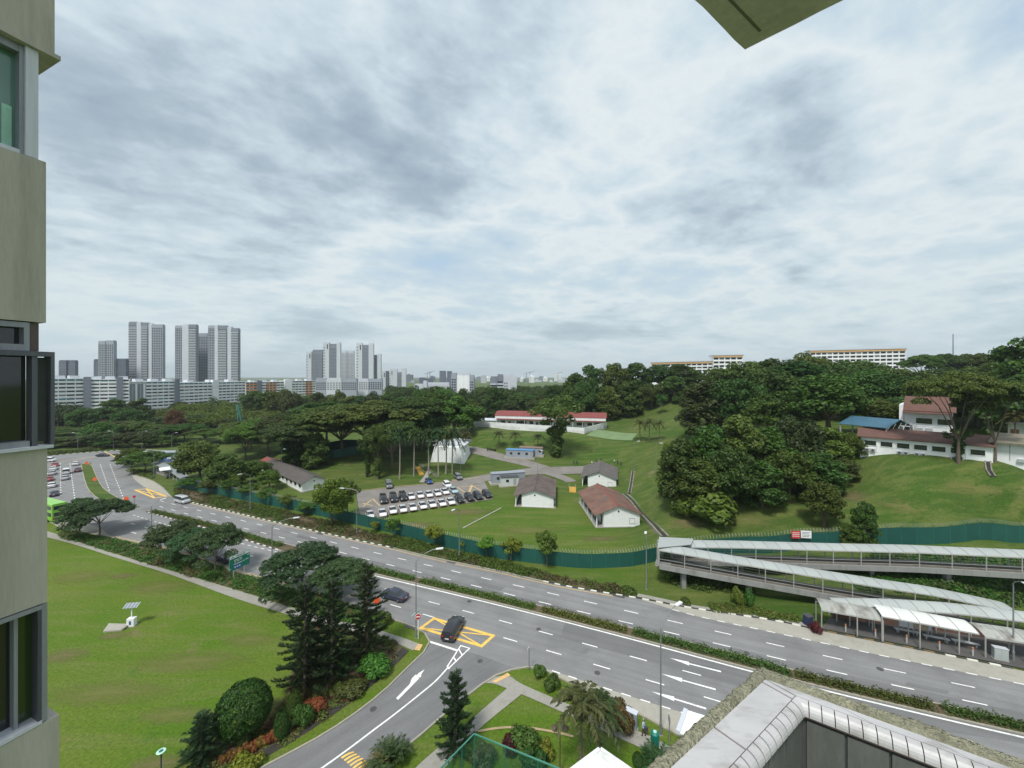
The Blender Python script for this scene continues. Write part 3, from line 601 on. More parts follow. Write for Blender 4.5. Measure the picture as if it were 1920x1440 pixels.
for s0, z0, z1, lip in ((-0.045,38.19,40.6,True),(0.012,35.52,37.09,False),(0.004,32.79,34.29,False),(-0.075,29.0,31.62,False)):
    mb = MB(); wbox(mb, s0, 3.0, -0.5, 0.0, z0, z1); p = mb.obj('spandrel_wall', stucco, wall_t)
    if lip: wbox(MB(), s0-0.035, 3.0, -0.46, 0.02, z0-0.045, z0-0.004).obj('drip_ledge', stucco, p)
tw_dark = mat('room_dark', (0.012,0.012,0.014), 0.9, var=0.3, scale=2)
def wwin(z0, z1, s_edge, fr, gl, parts):
    w = wbox(MB(), s_edge+0.05, 3.0, -0.5, -0.25, z0, z1).obj('window_reveal', tw_dark, wall_t)
    for a, b, o0, o1, y0, y1, m, nm in parts: wbox(MB(), a, b, o0, o1, y0, y1).obj(nm, m, w if nm != 'window_reveal' else wall_t)
pane_g = glass('pane_green', (0.10,0.20,0.165), 0.1); pane_l = mat('blind_mint', (0.33,0.58,0.46), 0.6, var=0.12, scale=3); pane_k = glass('pane_black', (0.012,0.014,0.016), 0.05); pane_gg = glass('pane_garden', (0.03,0.06,0.02), 0.1)
wwin(37.10, 38.14, 0.06, alu_w, pane_g, [(0.055,0.135,-0.24,-0.02,37.10,38.14,alu_w,'window_post'),(0.135,0.165,-0.24,-0.05,37.10,38.14,alu,'window_post'),(0.165,3.0,-0.20,-0.06,38.07,38.14,alu,'window_rail'),(0.165,3.0,-0.20,-0.04,37.10,37.14,alu_w,'window_rail'),
  (0.165,3.0,-0.16,-0.15,37.14,38.07,pane_g,'pane'),(0.185,0.245,-0.149,-0.144,37.14,37.56,pane_l,'blind'),(0.27,0.6,-0.149,-0.144,37.14,37.56,pane_l,'blind')])
wwin(35.24, 35.51, 0.06, alu, pane_k, [(0.05,0.11,-0.24,-0.03,35.24,35.51,mat('reveal_brown',(0.11,0.085,0.075),0.9),'window_post'),(0.11,0.145,-0.2,-0.02,35.24,35.51,alu,'window_post'),(0.145,3.0,-0.2,-0.02,35.46,35.51,alu,'window_rail'),(0.145,3.0,-0.2,-0.02,35.24,35.30,alu,'window_rail'),(0.145,3.0,-0.14,-0.13,35.30,35.46,pane_k,'pane')])
cs_ = mat('screen_dark', (0.055,0.065,0.06), 0.6, var=0.15, scale=5)
fdk = mat('casement_frame', (0.10,0.105,0.125), 0.45, var=0.25, scale=6, stretch=(1,1,0.1), metal=0.3)
wwin(34.30, 35.235, 0.02, alu, pane_k, [(-0.03,3.0,-0.1,0.05,35.19,35.235,fdk,'window_rail'),(-0.03,-0.005,-0.1,0.05,34.33,35.19,fdk,'window_post'),(0.0,0.075,-0.05,-0.03,34.36,35.18,cs_,'insect_screen'),(0.075,0.11,-0.1,0.03,34.33,35.19,fdk,'window_post'),
  (0.12,3.0,-0.1,-0.09,34.38,35.18,pane_k,'pane'),(-0.02,3.0,-0.1,0.06,34.30,34.33,alu_w,'window_rail'),(0.12,3.0,-0.1,0.02,34.33,34.385,alu,'window_rail')])
wwin(31.63, 32.78, 0.04, alu, pane_k, [(0.0,0.04,-0.2,-0.01,31.63,32.78,alu,'window_post'),(0.04,0.065,-0.2,0.0,31.63,32.78,mat('frame_dark',(0.06,0.06,0.075),0.5),'window_post'),(0.04,3.0,-0.2,0.01,32.74,32.78,alu,'window_rail'),(0.04,3.0,-0.2,0.01,31.63,31.66,alu_w,'window_rail'),
  (0.065,0.165,-0.15,-0.14,31.66,32.74,pane_gg,'pane'),(0.165,0.19,-0.2,-0.08,31.66,32.74,alu,'window_post'),(0.19,3.0,-0.18,-0.17,31.66,32.74,pane_k,'pane')])

# balcony ledge at the lower right: rough cement edge, marble-look tiles, rounded edging tiles, tiled inner face
LC = Vector((0.767, 1.2017, 34.1)); LA = Vector((-0.832, -0.554, 0)); LB = Vector((0.836, -0.548, 0))
NA = Vector((0.554, -0.832, 0)); NB = Vector((-0.548, -0.836, 0))      # inward normals of the two arms
def mitre(wa, wb):        # point inward by wa from the left arm and wb from the right arm
    a = np.array([[NA.x, NA.y],[NB.x, NB.y]]); s = np.linalg.solve(a, [wa, wb]); return Vector((s[0], s[1], 0))
cement = mat('mossy_cement', (0.44,0.43,0.31), 0.95, var=0.25, scale=25, fine=0.25, fscale=160, stain=(0.26,0.26,0.17), stain_amt=0.8, stain_scale=18, bump=0.8, bscale=110, spec=0.1)
tile_w = mat('white_tile', (0.44,0.435,0.44), 0.35, var=0.12, scale=6, fine=0.03, stain=(0.22,0.21,0.19), stain_amt=0.8, stain_scale=8, stretch=(1,2.5,1))
grout = mat('grout_brown', (0.13,0.085,0.075), 0.9, var=0.3, scale=40)
tile_in = mat('grey_wall_tile', (0.11,0.112,0.11), 0.55, var=0.25, scale=9, fine=0.12, fscale=120, stain=(0.05,0.05,0.045), stain_amt=0.6, stain_scale=7, stretch=(1,1,0.25))
ledge = thing('balcony_ledge', 'tiled balcony ledge corner with rough mossy cement rim, lower right', 'ledge', LC)
A_LEN, B_LEN = 1.25, 1.3
def arm(dirv, nv, ln, strip_w, tile_w_, joint0, pitch, edge_pitch, inner_pitch, key):
    # rough rim as a bumpy strip
    n, k = 150, 7; mb = MB(); vs_ = []; rs = np.random.default_rng(11 if key == 'a' else 12)
    nz = rs.normal(0, 1, (n+1, k)); nz = (nz + np.roll(nz,1,0) + np.roll(nz,-1,0))/2
    for i in range(n+1):
        for j in range(k):
            t = j/(k-1)
            def corner(w):       # keep the mitre tidy at the corner
                return mitre(w, w * (0.058/0.042) if key == 'a' else 0) if key == 'a' else mitre(w*(0.042/0.058), w)
            base = corner(strip_w*t) + dirv*(ln*i/n)
            out_ = 0.006*nz[i,j] if j in (0,) else 0.0
            prof = [-0.035, -0.006, 0.004, 0.006, 0.004, 0.002, -0.006][j]
            vs_.append(base - nv*out_ + nv*(0.0025*nz[i,(j+3)%k] if 0<j<k-1 else 0) + Vector((0,0, prof + 0.0022*nz[i,j])))
    mb.add(vs_, [(i*k+j, (i+1)*k+j, (i+1)*k+j+1, i*k+j+1) if key=='b' else (i*k+j, i*k+j+1, (i+1)*k+j+1, (i+1)*k+j) for i in range(n) for j in range(k-1)])
    mb.obj('cement_rim', cement, ledge, smooth=True)
mw = [(0.0,0.0),(0.042,0.058),(0.1175,0.083),(0.145,0.111)]
arm(LA, NA, A_LEN, 0.042, 0.0775, 0, 0.27, 0.031, 0.1, 'a'); arm(LB, NB, B_LEN, 0.058, 0.033, 0, 0.17, 0.027, 0.1, 'b')
def pt(dirv, ka, kb, t, z): p = mitre(ka, kb) + dirv*t; return Vector((p.x, p.y, z))
for dirv, nv, ln, pitch, first, key in ((LA, NA, A_LEN, 0.262, 0.02, 'a'), (LB, NB, B_LEN, 0.175, 0.16, 'b')):
    # bed of grout
    mb = MB(); (a0,b0),(a1,b1),(a2,b2) = mw[1], mw[2], mw[3]
    q = [pt(dirv,a0,b0,0,0), pt(dirv,a1,b1,0,0), pt(dirv,a1,b1,ln,0), pt(dirv,a0,b0,ln,0)]
    mb.prism([(p.x,p.y) for p in (q if key=='a' else q[::-1])], -0.02, -0.0035); mb.obj('grout_bed', grout, ledge)
    t = 0.002; edges = [0.0] + [first + pitch*k for k in range(9)]; edges = [e for e in edges if e < ln] + [ln]
    for e0, e1 in zip(edges, edges[1:]):
        if e1 - e0 < 0.015: continue
        g = 0.0028; q = [pt(dirv,a0,b0,e0+g,0), pt(dirv,a1,b1,e0+g,0), pt(dirv,a1,b1,e1-g,0), pt(dirv,a0,b0,e1-g,0)]
        q[1] -= nv*0.002; q[2] -= nv*0.002
        mb = MB(); mb.prism([(p.x,p.y) for p in (q if key=='a' else q[::-1])], -0.012, 0.0); mb.obj('ledge_tile', tile_w, ledge)
    # rounded edging tiles
    ep = 0.031 if key == 'a' else 0.0275; kk = int(ln/ep); r = 0.028
    for i in range(kk):
        mb = MB(); vs_ = []; g = 0.0022 if key == 'a' else 0.0011; ns = 6
        for e in (i*ep+g, (i+1)*ep-g):
            for j in range(ns+1):
                th = math.pi/2*j/ns; p = pt(dirv,a1,b1,e,0) + nv*(r*math.sin(th)) ; vs_.append(Vector((p.x,p.y,-r + r*math.cos(th))))
            p = pt(dirv,a1,b1,e,0); vs_.append(Vector((p.x,p.y,-r)))
        m_ = ns+2; fs = [(j, j+1, m_+j+1, m_+j) for j in range(ns+1)] + [tuple(range(m_-1,-1,-1)), tuple(range(m_,2*m_))]
        if key == 'b': fs = [f[::-1] for f in fs]
        mb.add(vs_, fs); mb.obj('edging_tile', tile_w, ledge)
    mb = MB(); q = [pt(dirv,a1,b1,0,0), pt(dirv,a1,b1,0,0)+nv*0.0265, pt(dirv,a1,b1,ln,0)+nv*0.0265, pt(dirv,a1,b1,ln,0)]
    mb.prism([(p.x,p.y) for p in (q if key=='a' else q[::-1])], -0.032, -0.0275); mb.obj('edging_grout', grout, ledge)
    # inner face
    mb = MB(); q = [pt(dirv,a0,b0,-0.0,0), pt(dirv,a1,b1,0,0)+nv*0.012, pt(dirv,a1,b1,ln,0)+nv*0.012, pt(dirv,a0,b0,ln,0)]
    mb.prism([(p.x,p.y) for p in (q if key=='a' else q[::-1])], -1.0, -0.033); mb.obj('parapet_core', dark_grey, ledge)
    ip = 0.085 if key == 'b' else 0.1
    for i in range(int(ln/ip)):
        for zz in range(4):
            e0, e1 = i*ip+0.003+(0.02 if key=='b' else 0.01), (i+1)*ip-0.003+(0.02 if key=='b' else 0.01)
            q = [pt(dirv,a1,b1,e0,0)+nv*0.008, pt(dirv,a1,b1,e0,0)+nv*0.0185, pt(dirv,a1,b1,e1,0)+nv*0.0185, pt(dirv,a1,b1,e1,0)+nv*0.008]
            mb = MB(); mb.prism([(p.x,p.y) for p in (q if key=='a' else q[::-1])], -0.045-0.2*(zz+1)+0.004, -0.045-0.2*zz); mb.obj('wall_tile', tile_in, ledge)
# slab of the balcony above
SC = Vector((0.729, 1.2, 36.02)); SB = Vector((0.73, -0.683, 0)).normalized()
slab_m = mat('slab_concrete', (0.47,0.43,0.45), 0.9, var=0.2, scale=9, fine=0.08, fscale=60, stain=(0.2,0.2,0.185), stain_amt=0.6, stain_scale=5, bump=0.2, bscale=70)
slab = thing('balcony_slab', 'grey concrete underside corner of the balcony above, top edge', 'slab', SC)
mb = MB(); rs = np.random.default_rng(5); n = 26
ea = [LA*(1.6*i/n) + Vector((0.554,-0.832,0))*float(rs.normal(0,0.0022)) for i in range(n+1)]; eb = [SB*(1.6*i/n) + NB*float(rs.normal(0,0.0018)) for i in range(1, n+1)]
poly = eb[::-1] + ea; mb.prism([(p.x,p.y) for p in poly][::-1], 0.0, 0.9); mb.obj('slab_body', slab_m, slab)
mb = MB(); s_ = NA*0.055; mb.beam(LA*0.03+s_+Vector((0,0,0.001)), LA*1.5+s_+Vector((0,0,0.001)), 0.007, 0.004); mb.obj('drip_groove', mat('groove',(0.12,0.12,0.11),0.9), slab)
# stained white ledge roof some floors below
LP = PD(1125,1404,9.2); lr = thing('lower_ledge_roof', 'stained white concrete ledge roof corner just above the frame bottom', 'ledge', LP)
e1 = (PD(1077,1440,721*(H-LP.z)/(1440-HZ)) - LP); e2 = (PD(1177,1440,721*(H-LP.z)/(1440-HZ)) - LP)
mb = MB(); mb.prism([(0,0),(e1.x*6,e1.y*6),(e1.x*6+e2.x*6,e1.y*6+e2.y*6),(e2.x*6,e2.y*6)], -0.25, 0); mb.obj('roof_slab', mat('ledge_white',(0.72,0.74,0.73),0.8,var=0.08,scale=2,stain=(0.3,0.3,0.26),stain_amt=0.8,stain_scale=2.2), lr)
for e in (e1, e2):
    mb = MB(); mb.beam(e*0.02, e*6, 0.08, 0.05); mb.obj('roof_rim', mat('ledge_white',(0,0,0)), lr)
# ------------------------------------------------------------------ far buildings
far_white = mat('far_white', (0.83,0.84,0.85), 0.8, var=0.05, scale=0.2, stain=(0.5,0.5,0.49), stain_amt=0.5, stain_scale=0.15)
far_grey = mat('far_grey', (0.19,0.21,0.25), 0.8, var=0.06, scale=0.2)
far_mid = mat('far_mid_grey', (0.30,0.33,0.385), 0.8, var=0.06, scale=0.2)
far_pale = mat('far_pale', (0.52,0.55,0.60), 0.8, var=0.06, scale=0.2)
far_dark = mat('far_dark', (0.085,0.10,0.14), 0.7, var=0.1, scale=0.2)
far_orange = mat('far_orange', (0.62,0.30,0.16), 0.8, var=0.08, scale=0.3)
win_d = mat('window_dark', (0.018,0.021,0.028), 0.25, var=0.3, scale=0.5, objvar=0.5); win_t = mat('window_teal', (0.05,0.20,0.23), 0.3, var=0.2, scale=0.5, objvar=0.3); win_g = mat('window_grey', (0.20,0.21,0.22), 0.4, var=0.2, scale=0.5, objvar=0.4)
_uw = {}
def unit_win(m):
    if m.name not in _uw: _uw[m.name] = MB().box(0,1,-0.5,0,0,1).mesh('window', m)
    return _uw[m.name]
def frame_of(pxl, Dl, pxr, Dr, z=0.0):
    a = Vector((Xat(pxl,Dl), Dl, z)); b = Vector((Xat(pxr,Dr), Dr, z)); return a, (b-a).length, heading(b-a)
def slab_block(label, pxl, Dl, pxr, Dr, ytop, cols, floors, f0=0, depth=11, name='apartment_block', group='slab apartment blocks beyond the trees'):
    """cols: (kind, share) along the facade; kinds: w = window bay, t = bay with teal top windows, o = orange bay, p = grey pier, P = white pier, r = recessed strip"""
    o, W, rz = frame_of(pxl, Dl, pxr, Dr); zt = Zat(ytop, (Dl+Dr)/2); t = thing(name, label, 'building', o, rz, group)
    MB().box(0, W, 0, depth, 0, zt).obj('wall', far_white, t); MB().box(-0.6, W+0.6, -1.0, depth+0.6, zt, zt+0.5).obj('roof', far_white, t)
    tot = sum(c[1] for c in cols); x = 0.0; fh = zt/floors; lay = []
    for kd, sh in cols: w = W*sh/tot; lay.append((kd, x, x+w)); x += w
    for k in range(f0, floors):
        mb = MB(); any_ = False
        for kd, a, b in lay:
            if kd in 'wto':
                mb.box(a, b, -0.75, 0, k*fh, k*fh+fh*0.53, 1 if kd == 'o' else 0); any_ = True
        if any_: mb.obj('balcony_band', [far_white, far_orange], t)
    for kd, a, b in lay:
        if kd in 'wto':
            nb = max(1, round((b-a)/4.2)); bw = (b-a)/nb
            for i in range(nb):
                if i: MB().box(a+i*bw-0.22, a+i*bw+0.22, -0.7, 0, f0*fh, zt).obj('column', far_white, t)
                for k in range(f0, floors):
                    m = win_t if (kd == 't' and (k == floors-1 or (k in (floors-6,) and i % 3 != 1))) else (win_g if random.random() < 0.18 else win_d)
                    place('window', unit_win(m), t, (a+i*bw+0.3, 0.25, k*fh+fh*0.53+0.05), 0, (bw-0.6, 0.9, fh*0.47-0.3))
        elif kd in 'pP':
            MB().box(a, b, -1.6, 1, 0, zt+2.2).obj('stair_tower', far_grey if kd == 'p' else far_white, t)
        elif kd == 'r':
            n = 4
            for i in range(n): MB().box(a+(b-a)*(i+0.3)/n, a+(b-a)*(i+0.75)/n, -0.8, 0, 0, zt-1.5).obj('pilaster', far_white if i % 2 else far_mid, t)
            MB().box(a+0.2, b-0.2, -0.2, 0, 0, zt-1.2).obj('recess', win_g, t)
    for i in range(3): MB().box(W*(0.15+0.3*i), W*(0.15+0.3*i)+5, 3, 8, zt+0.5, zt+2.6).obj('roof_tank_room', far_pale, t)
    return t
slab_block('white slab block with teal top windows nearest the left wall', 60, 262, 157, 284, 711, [('t',9),('t',5)], 12, 1)
slab_block('white slab block between two grey stair towers', 157, 284, 242, 300, 712, [('p',1.3),('t',4.7),('p',1.2),('w',1.2)], 12, 2)
slab_block('white slab block with recessed grey strips and teal windows', 243, 305, 335, 336, 716, [('r',2.6),('t',5),('p',0.9)], 11, 3)
slab_block('long white slab block with white stair tower at mid length', 335, 338, 460, 402, 717, [('t',5.5),('P',1.1),('t',5.6)], 10, 3)
slab_block('white slab block with orange painted bays', 461, 425, 532, 465, 716.5, [('o',2.0),('p',0.9),('w',0.8),('o',2.2),('w',1.6)], 9, 3)
slab_block('white slab block with orange bays at the end of the row', 533, 470, 591, 505, 714.5, [('P',1.5),('w',3),('o',1.6),('w',0.7)], 9, 3)
def grid_windows(t, o0, x0, x1, z0, z1, nx, fh, m, y=-0.06, wfrac=0.66, hfrac=0.58, name='windows'):
    mb = MB(); bw = (x1-x0)/nx; k = 0
    while z0 + (k+1)*fh < z1:
        for i in range(nx): mb.box(x0+bw*(i+0.5-wfrac/2), x0+bw*(i+0.5+wfrac/2), y, y+0.2, z0+k*fh+fh*(0.5-hfrac/2), z0+k*fh+fh*(0.5+hfrac/2))
        k += 1
    o = mb.obj(name, m, t); o['kind'] = 'stuff'; return o
def tower(label, D, boxes, group, depth=6, zbase=0.0, name='apartment_tower'):
    xm = (min(b[0] for b in boxes)+max(b[1] for b in boxes))/2; t = thing(name, label, 'tower', (Xat(xm,D), D, 0), 0, group)
    for l, r, yt, st, off in boxes:
        x0, x1 = Xat(l,D)-Xat(xm,D), Xat(r,D)-Xat(xm,D); zt = Zat(yt, D); m = {'g': far_mid, 'b': far_grey, 'f': far_grey, 'p': far_pale, 'd': far_dark, 'n': far_pale, 'c': far_pale}[st]
        MB().box(x0, x1, off, off+depth, zbase, zt).obj('shaft', m, t)
        MB().box(x0+0.5, x1-0.5, off+0.5, off+depth-0.5, zt, zt+2.0).obj('roof_parapet', m, t); z0 = 12
        w = x1-x0; fh = 3.3
        if st == 'g': grid_windows(t, None, x0+0.4, x1-0.4, z0, zt-3, max(2, round(w/3.6)), fh, win_d, off-0.06)
        if st == 'c': grid_windows(t, None, x0+0.4, x1-0.4, z0, zt-3, max(2, round(w/4.5)), fh, win_g, off-0.06)
        if st == 'd': grid_windows(t, None, x0+0.4, x1-0.4, z0, zt-2, max(2, round(w/4)), fh, win_g, off-0.06, 0.5, 0.3)
        if st == 'b':
            mb = MB(); k = 0
            while z0+(k+1)*fh < zt-4: mb.box(x0+0.3, x1-0.3, off-1.3, off, z0+k*fh, z0+k*fh+1.3); k += 1
            q = mb.obj('balconies', far_pale, t); q['kind'] = 'stuff'
            grid_windows(t, None, x0+0.3, x1-0.3, z0+1.4, zt-4, max(1, round(w/5)), fh, win_d, off-0.1, 0.85, 0.5)
        if st == 'f':
            n = max(3, round(w/2.6)); mb = MB()
            for i in range(n): mb.box(x0+w*(i+0.1)/n, x0+w*(i+0.5)/n, off-0.7, off, z0, zt-4)
            q = mb.obj('fins', far_mid, t); q['kind'] = 'stuff'; grid_windows(t, None, x0, x1, z0, zt-4, n, fh, win_d, off-0.05, 0.9, 0.45)
        if st == 'n': grid_windows(t, None, x0, x0+w*0.35, z0, zt-5, 1, fh*2, win_g, off-0.06, 0.8, 0.4); MB().box(x0+w*0.62, x0+w*0.8, off-0.2, off, zt-14, zt-3).obj('slot', win_d, t)
G1 = 'grey condominium towers on the skyline'
tower('pair of dark low towers nearest the left wall on the skyline', 820, [(110,124,677,'d',0),(126,139,677,'d',2)], G1)
tower('slim grey tower with two dark shoulders on the skyline', 720, [(169,184,675,'d',6),(184,197,641,'g',0),(197,212,640,'g',1),(212,230,674,'d',6)], G1)
tower('tall wide slab tower with a narrow back wing', 760, [(236,241,650,'c',8),(241,257,605,'b',0),(257,265,605.5,'p',-1),(265,277,606.5,'b',0),(277,284,608,'p',1),(284,305,610,'g',0)], G1)
tower('twin curved-top tower left half of the tallest cluster', 770, [(328,342,612,'g',0),(342,354,610,'p',-1),(354,368,610,'b',0)], G1)
tower('lower pale tower wedged in the tallest cluster', 800, [(369,386,626,'g',4),(386,391,627,'d',6)], G1)
tower('wide slab tower right half of the tallest cluster', 770, [(390,403,612,'g',0),(403,409,611,'p',-1),(409,425,612,'b',0),(425,433,614,'p',1),(433,447,617,'b',0)], G1)
G2 = 'white ribbed towers on the skyline'
tower('white ribbed tower left end of the middle cluster', 900, [(574,584,661,'n',0),(585,604,657,'f',2)], G2)
tower('tall white ribbed tower with two light cores', 890, [(606,617,643,'n',0),(617,631,646,'f',2),(631,638,643.5,'p',0)], G2)
tower('shorter pale tower between the ribbed towers', 950, [(640,650,659,'c',0),(651,663,659,'c',1)], G2)
tower('tall white ribbed tower right of the pale one', 890, [(668,679,644.5,'n',0),(679,691,648,'f',2),(691,700,645,'p',0)], G2)
tower('half height ribbed tower at the right of the middle cluster', 900, [(700,707,667,'f',2),(707,714,665,'p',0)], G2)
tower('low blue and white ribbed tower beyond the wood', 1000, [(715,723,697,'n',0),(723,728,697,'d',1)], G2)
tower('low white ribbed tower with stepped cores beyond the wood', 1000, [(730,737,693,'n',0),(737,745,693,'p',-1),(746,753,699,'f',1),(753,761,692,'p',0)], G2)
G3 = 'slab blocks far beyond the wood'
tower('pale grey slab block below the middle tower cluster', 620, [(592,612,711,'g',0),(612,640,711,'c',0),(640,668,712,'g',1)], G3, name='apartment_block')
tower('pale grey slab block with teal patch far beyond the wood', 640, [(672,690,712,'c',0),(690,716,712.5,'g',0)], G3, name='apartment_block')
tower('white block with a blank gable wall above the wood', 500, [(846,856,702,'g',-1),(856,881,703,'c',0),(881,889,706,'g',-2)], G3, 12, name='apartment_block')
MB().box(0,16,-0.3,-0.05,5,Zat(704,499)).obj('blank_gable', far_white, [o for o in C.objects if o.get('label') == 'white block with a blank gable wall above the wood'][0], loc=(Xat(857,500)-Xat(867.5,500),0,0))
tower('cream block with balcony bays and blank end wall', 430, [(919,932,709,'b',0),(932,944,705,'b',1),(944,953,706,'c',0),(953,969,704.5,'p',-1)], G3, 12, name='apartment_block')
tower('dark blue glass office pair far beyond the wood', 1300, [(824,836,696.5,'d',0),(838,847,697,'d',3)], G3, name='office_tower')
tower('low grey block with cranes beyond the wood', 1200, [(786,797,709,'d',0),(797,811,711,'d',3)], G3, name='office_tower')
tower('low pale factory block beyond the wood', 620, [(777,793,722,'c',0),(793,800,716,'p',1)], G3, 10, name='factory_block')
tower('low white warehouse with blue band beyond the wood', 640, [(800,842,719.5,'c',0)], G3, 12, name='factory_block')
rs = random.Random(3)
for i in range(34):                       # hazy city at the horizon, left to right
    px = 762 + i*9.2 + rs.uniform(-2,2); D = rs.uniform(1900,2900); yt = rs.uniform(706,716) if i % 5 else rs.uniform(700,707)
    w = rs.uniform(6,16); t = thing('distant_building', '%s building from the left in the hazy city line at the horizon' % ORD[i], 'building', (Xat(px,D), D, 0), 0, 'hazy city line at the horizon')
    x1 = w*D/F; zt = Zat(yt, D); m = rs.choice([far_pale, far_mid, far_white, far_grey, far_dark]); MB().box(0,x1,0,25,0,zt).obj('wall', m, t); MB().box(x1*0.2,x1*0.6,5,15,zt,zt+5).obj('roof_room', m, t)
    grid_windows(t, None, x1*0.05, x1*0.95, 2, zt, 4, 7, win_g, -0.3, 0.5, 0.45)
for i, px in enumerate((987, 994, 801, 806, 1046)):
    D = 1700; q = Vector((Xat(px,D),D,0)); zt = Zat(699-2*(i%2),D); mb = MB(); mb.beam((0,0,0),(0,0,zt),2.2); mb.beam((-14,0,zt-6),(20,0,zt+3),1.6); t = thing('tower_crane', 'thin distant crane, ' + ['left one above the right hazy works','right one above the right hazy works','left one above the low grey block','right one above the low grey block','lone one near the upper slope wood'][i], 'crane', q, 0, 'cranes at the horizon'); mb.obj('mast_and_jib', far_grey, t)

# ------------------------------------------------------------------ buildings on the ridge
def ridge_block(label, pxl, Dl, pxr, Dr, ytop, h, bays, floors, band):
    o, W, rz = frame_of(pxl,Dl,pxr,Dr); zt = Zat(ytop,(Dl+Dr)/2); o.z = zt-h; t = thing('ridge_building', label, 'building', o, rz, 'orange banded buildings on the ridge')
    MB().box(0,W,0,14,-14,h).obj('wall', far_white, t); MB().box(-0.8,W+0.8,-1.6,15,h,h+0.7).obj('roof', far_pale, t)
    MB().box(-0.3,W+0.3,-1.2,0,h-1.3,h-0.004).obj('orange_band', mat('band_orange',(0.72,0.42,0.20),0.7,var=0.06,scale=0.3), t)
    fh = (h-1.6)/floors; bw = W/bays
    for k in range(floors):
        MB().box(0,W,-0.8,0,k*fh,k*fh+fh*0.4).obj('balcony_band', far_white, t)
        for i in range(bays): place('window', unit_win(win_d if (i*7+k) % 5 else win_g), t, (i*bw+bw*0.12, 0.2, k*fh+fh*0.45), 0, (bw*0.76, 0.8, fh*0.45))
    for i in range(bays+1): MB().box(i*bw-0.25 if i else 0, min(W, i*bw+0.25), -0.82, 0.0, -2, h-1.304).obj('column', far_white, t)
    return t
ridge_block('white building with orange roof band seen over the ridge wood', 1222, 355, 1338, 318, 679, 12, 12, 4, None)
ridge_block('pale stair block rising beside the orange banded ridge building', 1337, 316, 1392, 310, 666.5, 14, 5, 4, None)
ridge_block('long white ridge building with orange band and tall open bays', 1519, 300, 1697, 276, 656, 15, 16, 5, None)
t = thing('radio_mast', 'thin lattice radio mast above the ridge trees', 'mast', (Xat(1787,320),320,20)); mb = MB()
for s in (-0.7,0.7): mb.beam((s,0,0),(s*0.2,0,Zat(626,320)-20),0.25)
for k in range(16): mb.beam((-0.65+0.03*k,0,2*k),(0.65-0.03*k,0,2*k+2),0.15)
mb.obj('lattice', far_grey, t)

# ------------------------------------------------------------------ camp bungalows
roof_grey = mat('roof_asbestos_grey', (0.115,0.105,0.10), 0.9, var=0.25, scale=0.5, fine=0.15, fscale=5, stain=(0.05,0.045,0.042), stain_amt=0.7, stain_scale=0.45)
roof_red = mat('roof_red_brown', (0.165,0.088,0.066), 0.9, var=0.3, scale=0.4, fine=0.15, fscale=5, stain=(0.10,0.088,0.078), stain_amt=0.95, stain_scale=0.28)
roof_mix = mat('roof_worn_brown', (0.115,0.090,0.08), 0.9, var=0.3, scale=0.4, fine=0.15, fscale=5, stain=(0.06,0.052,0.05), stain_amt=0.95, stain_scale=0.3)
roof_barn = mat('roof_barrack', (0.088,0.078,0.074), 0.9, var=0.2, scale=0.4, fine=0.15, fscale=5, stain=(0.08,0.07,0.066), stain_amt=0.7, stain_scale=0.3)
ridge_red = mat('ridge_red', (0.22,0.065,0.05), 0.8, var=0.2, scale=1)
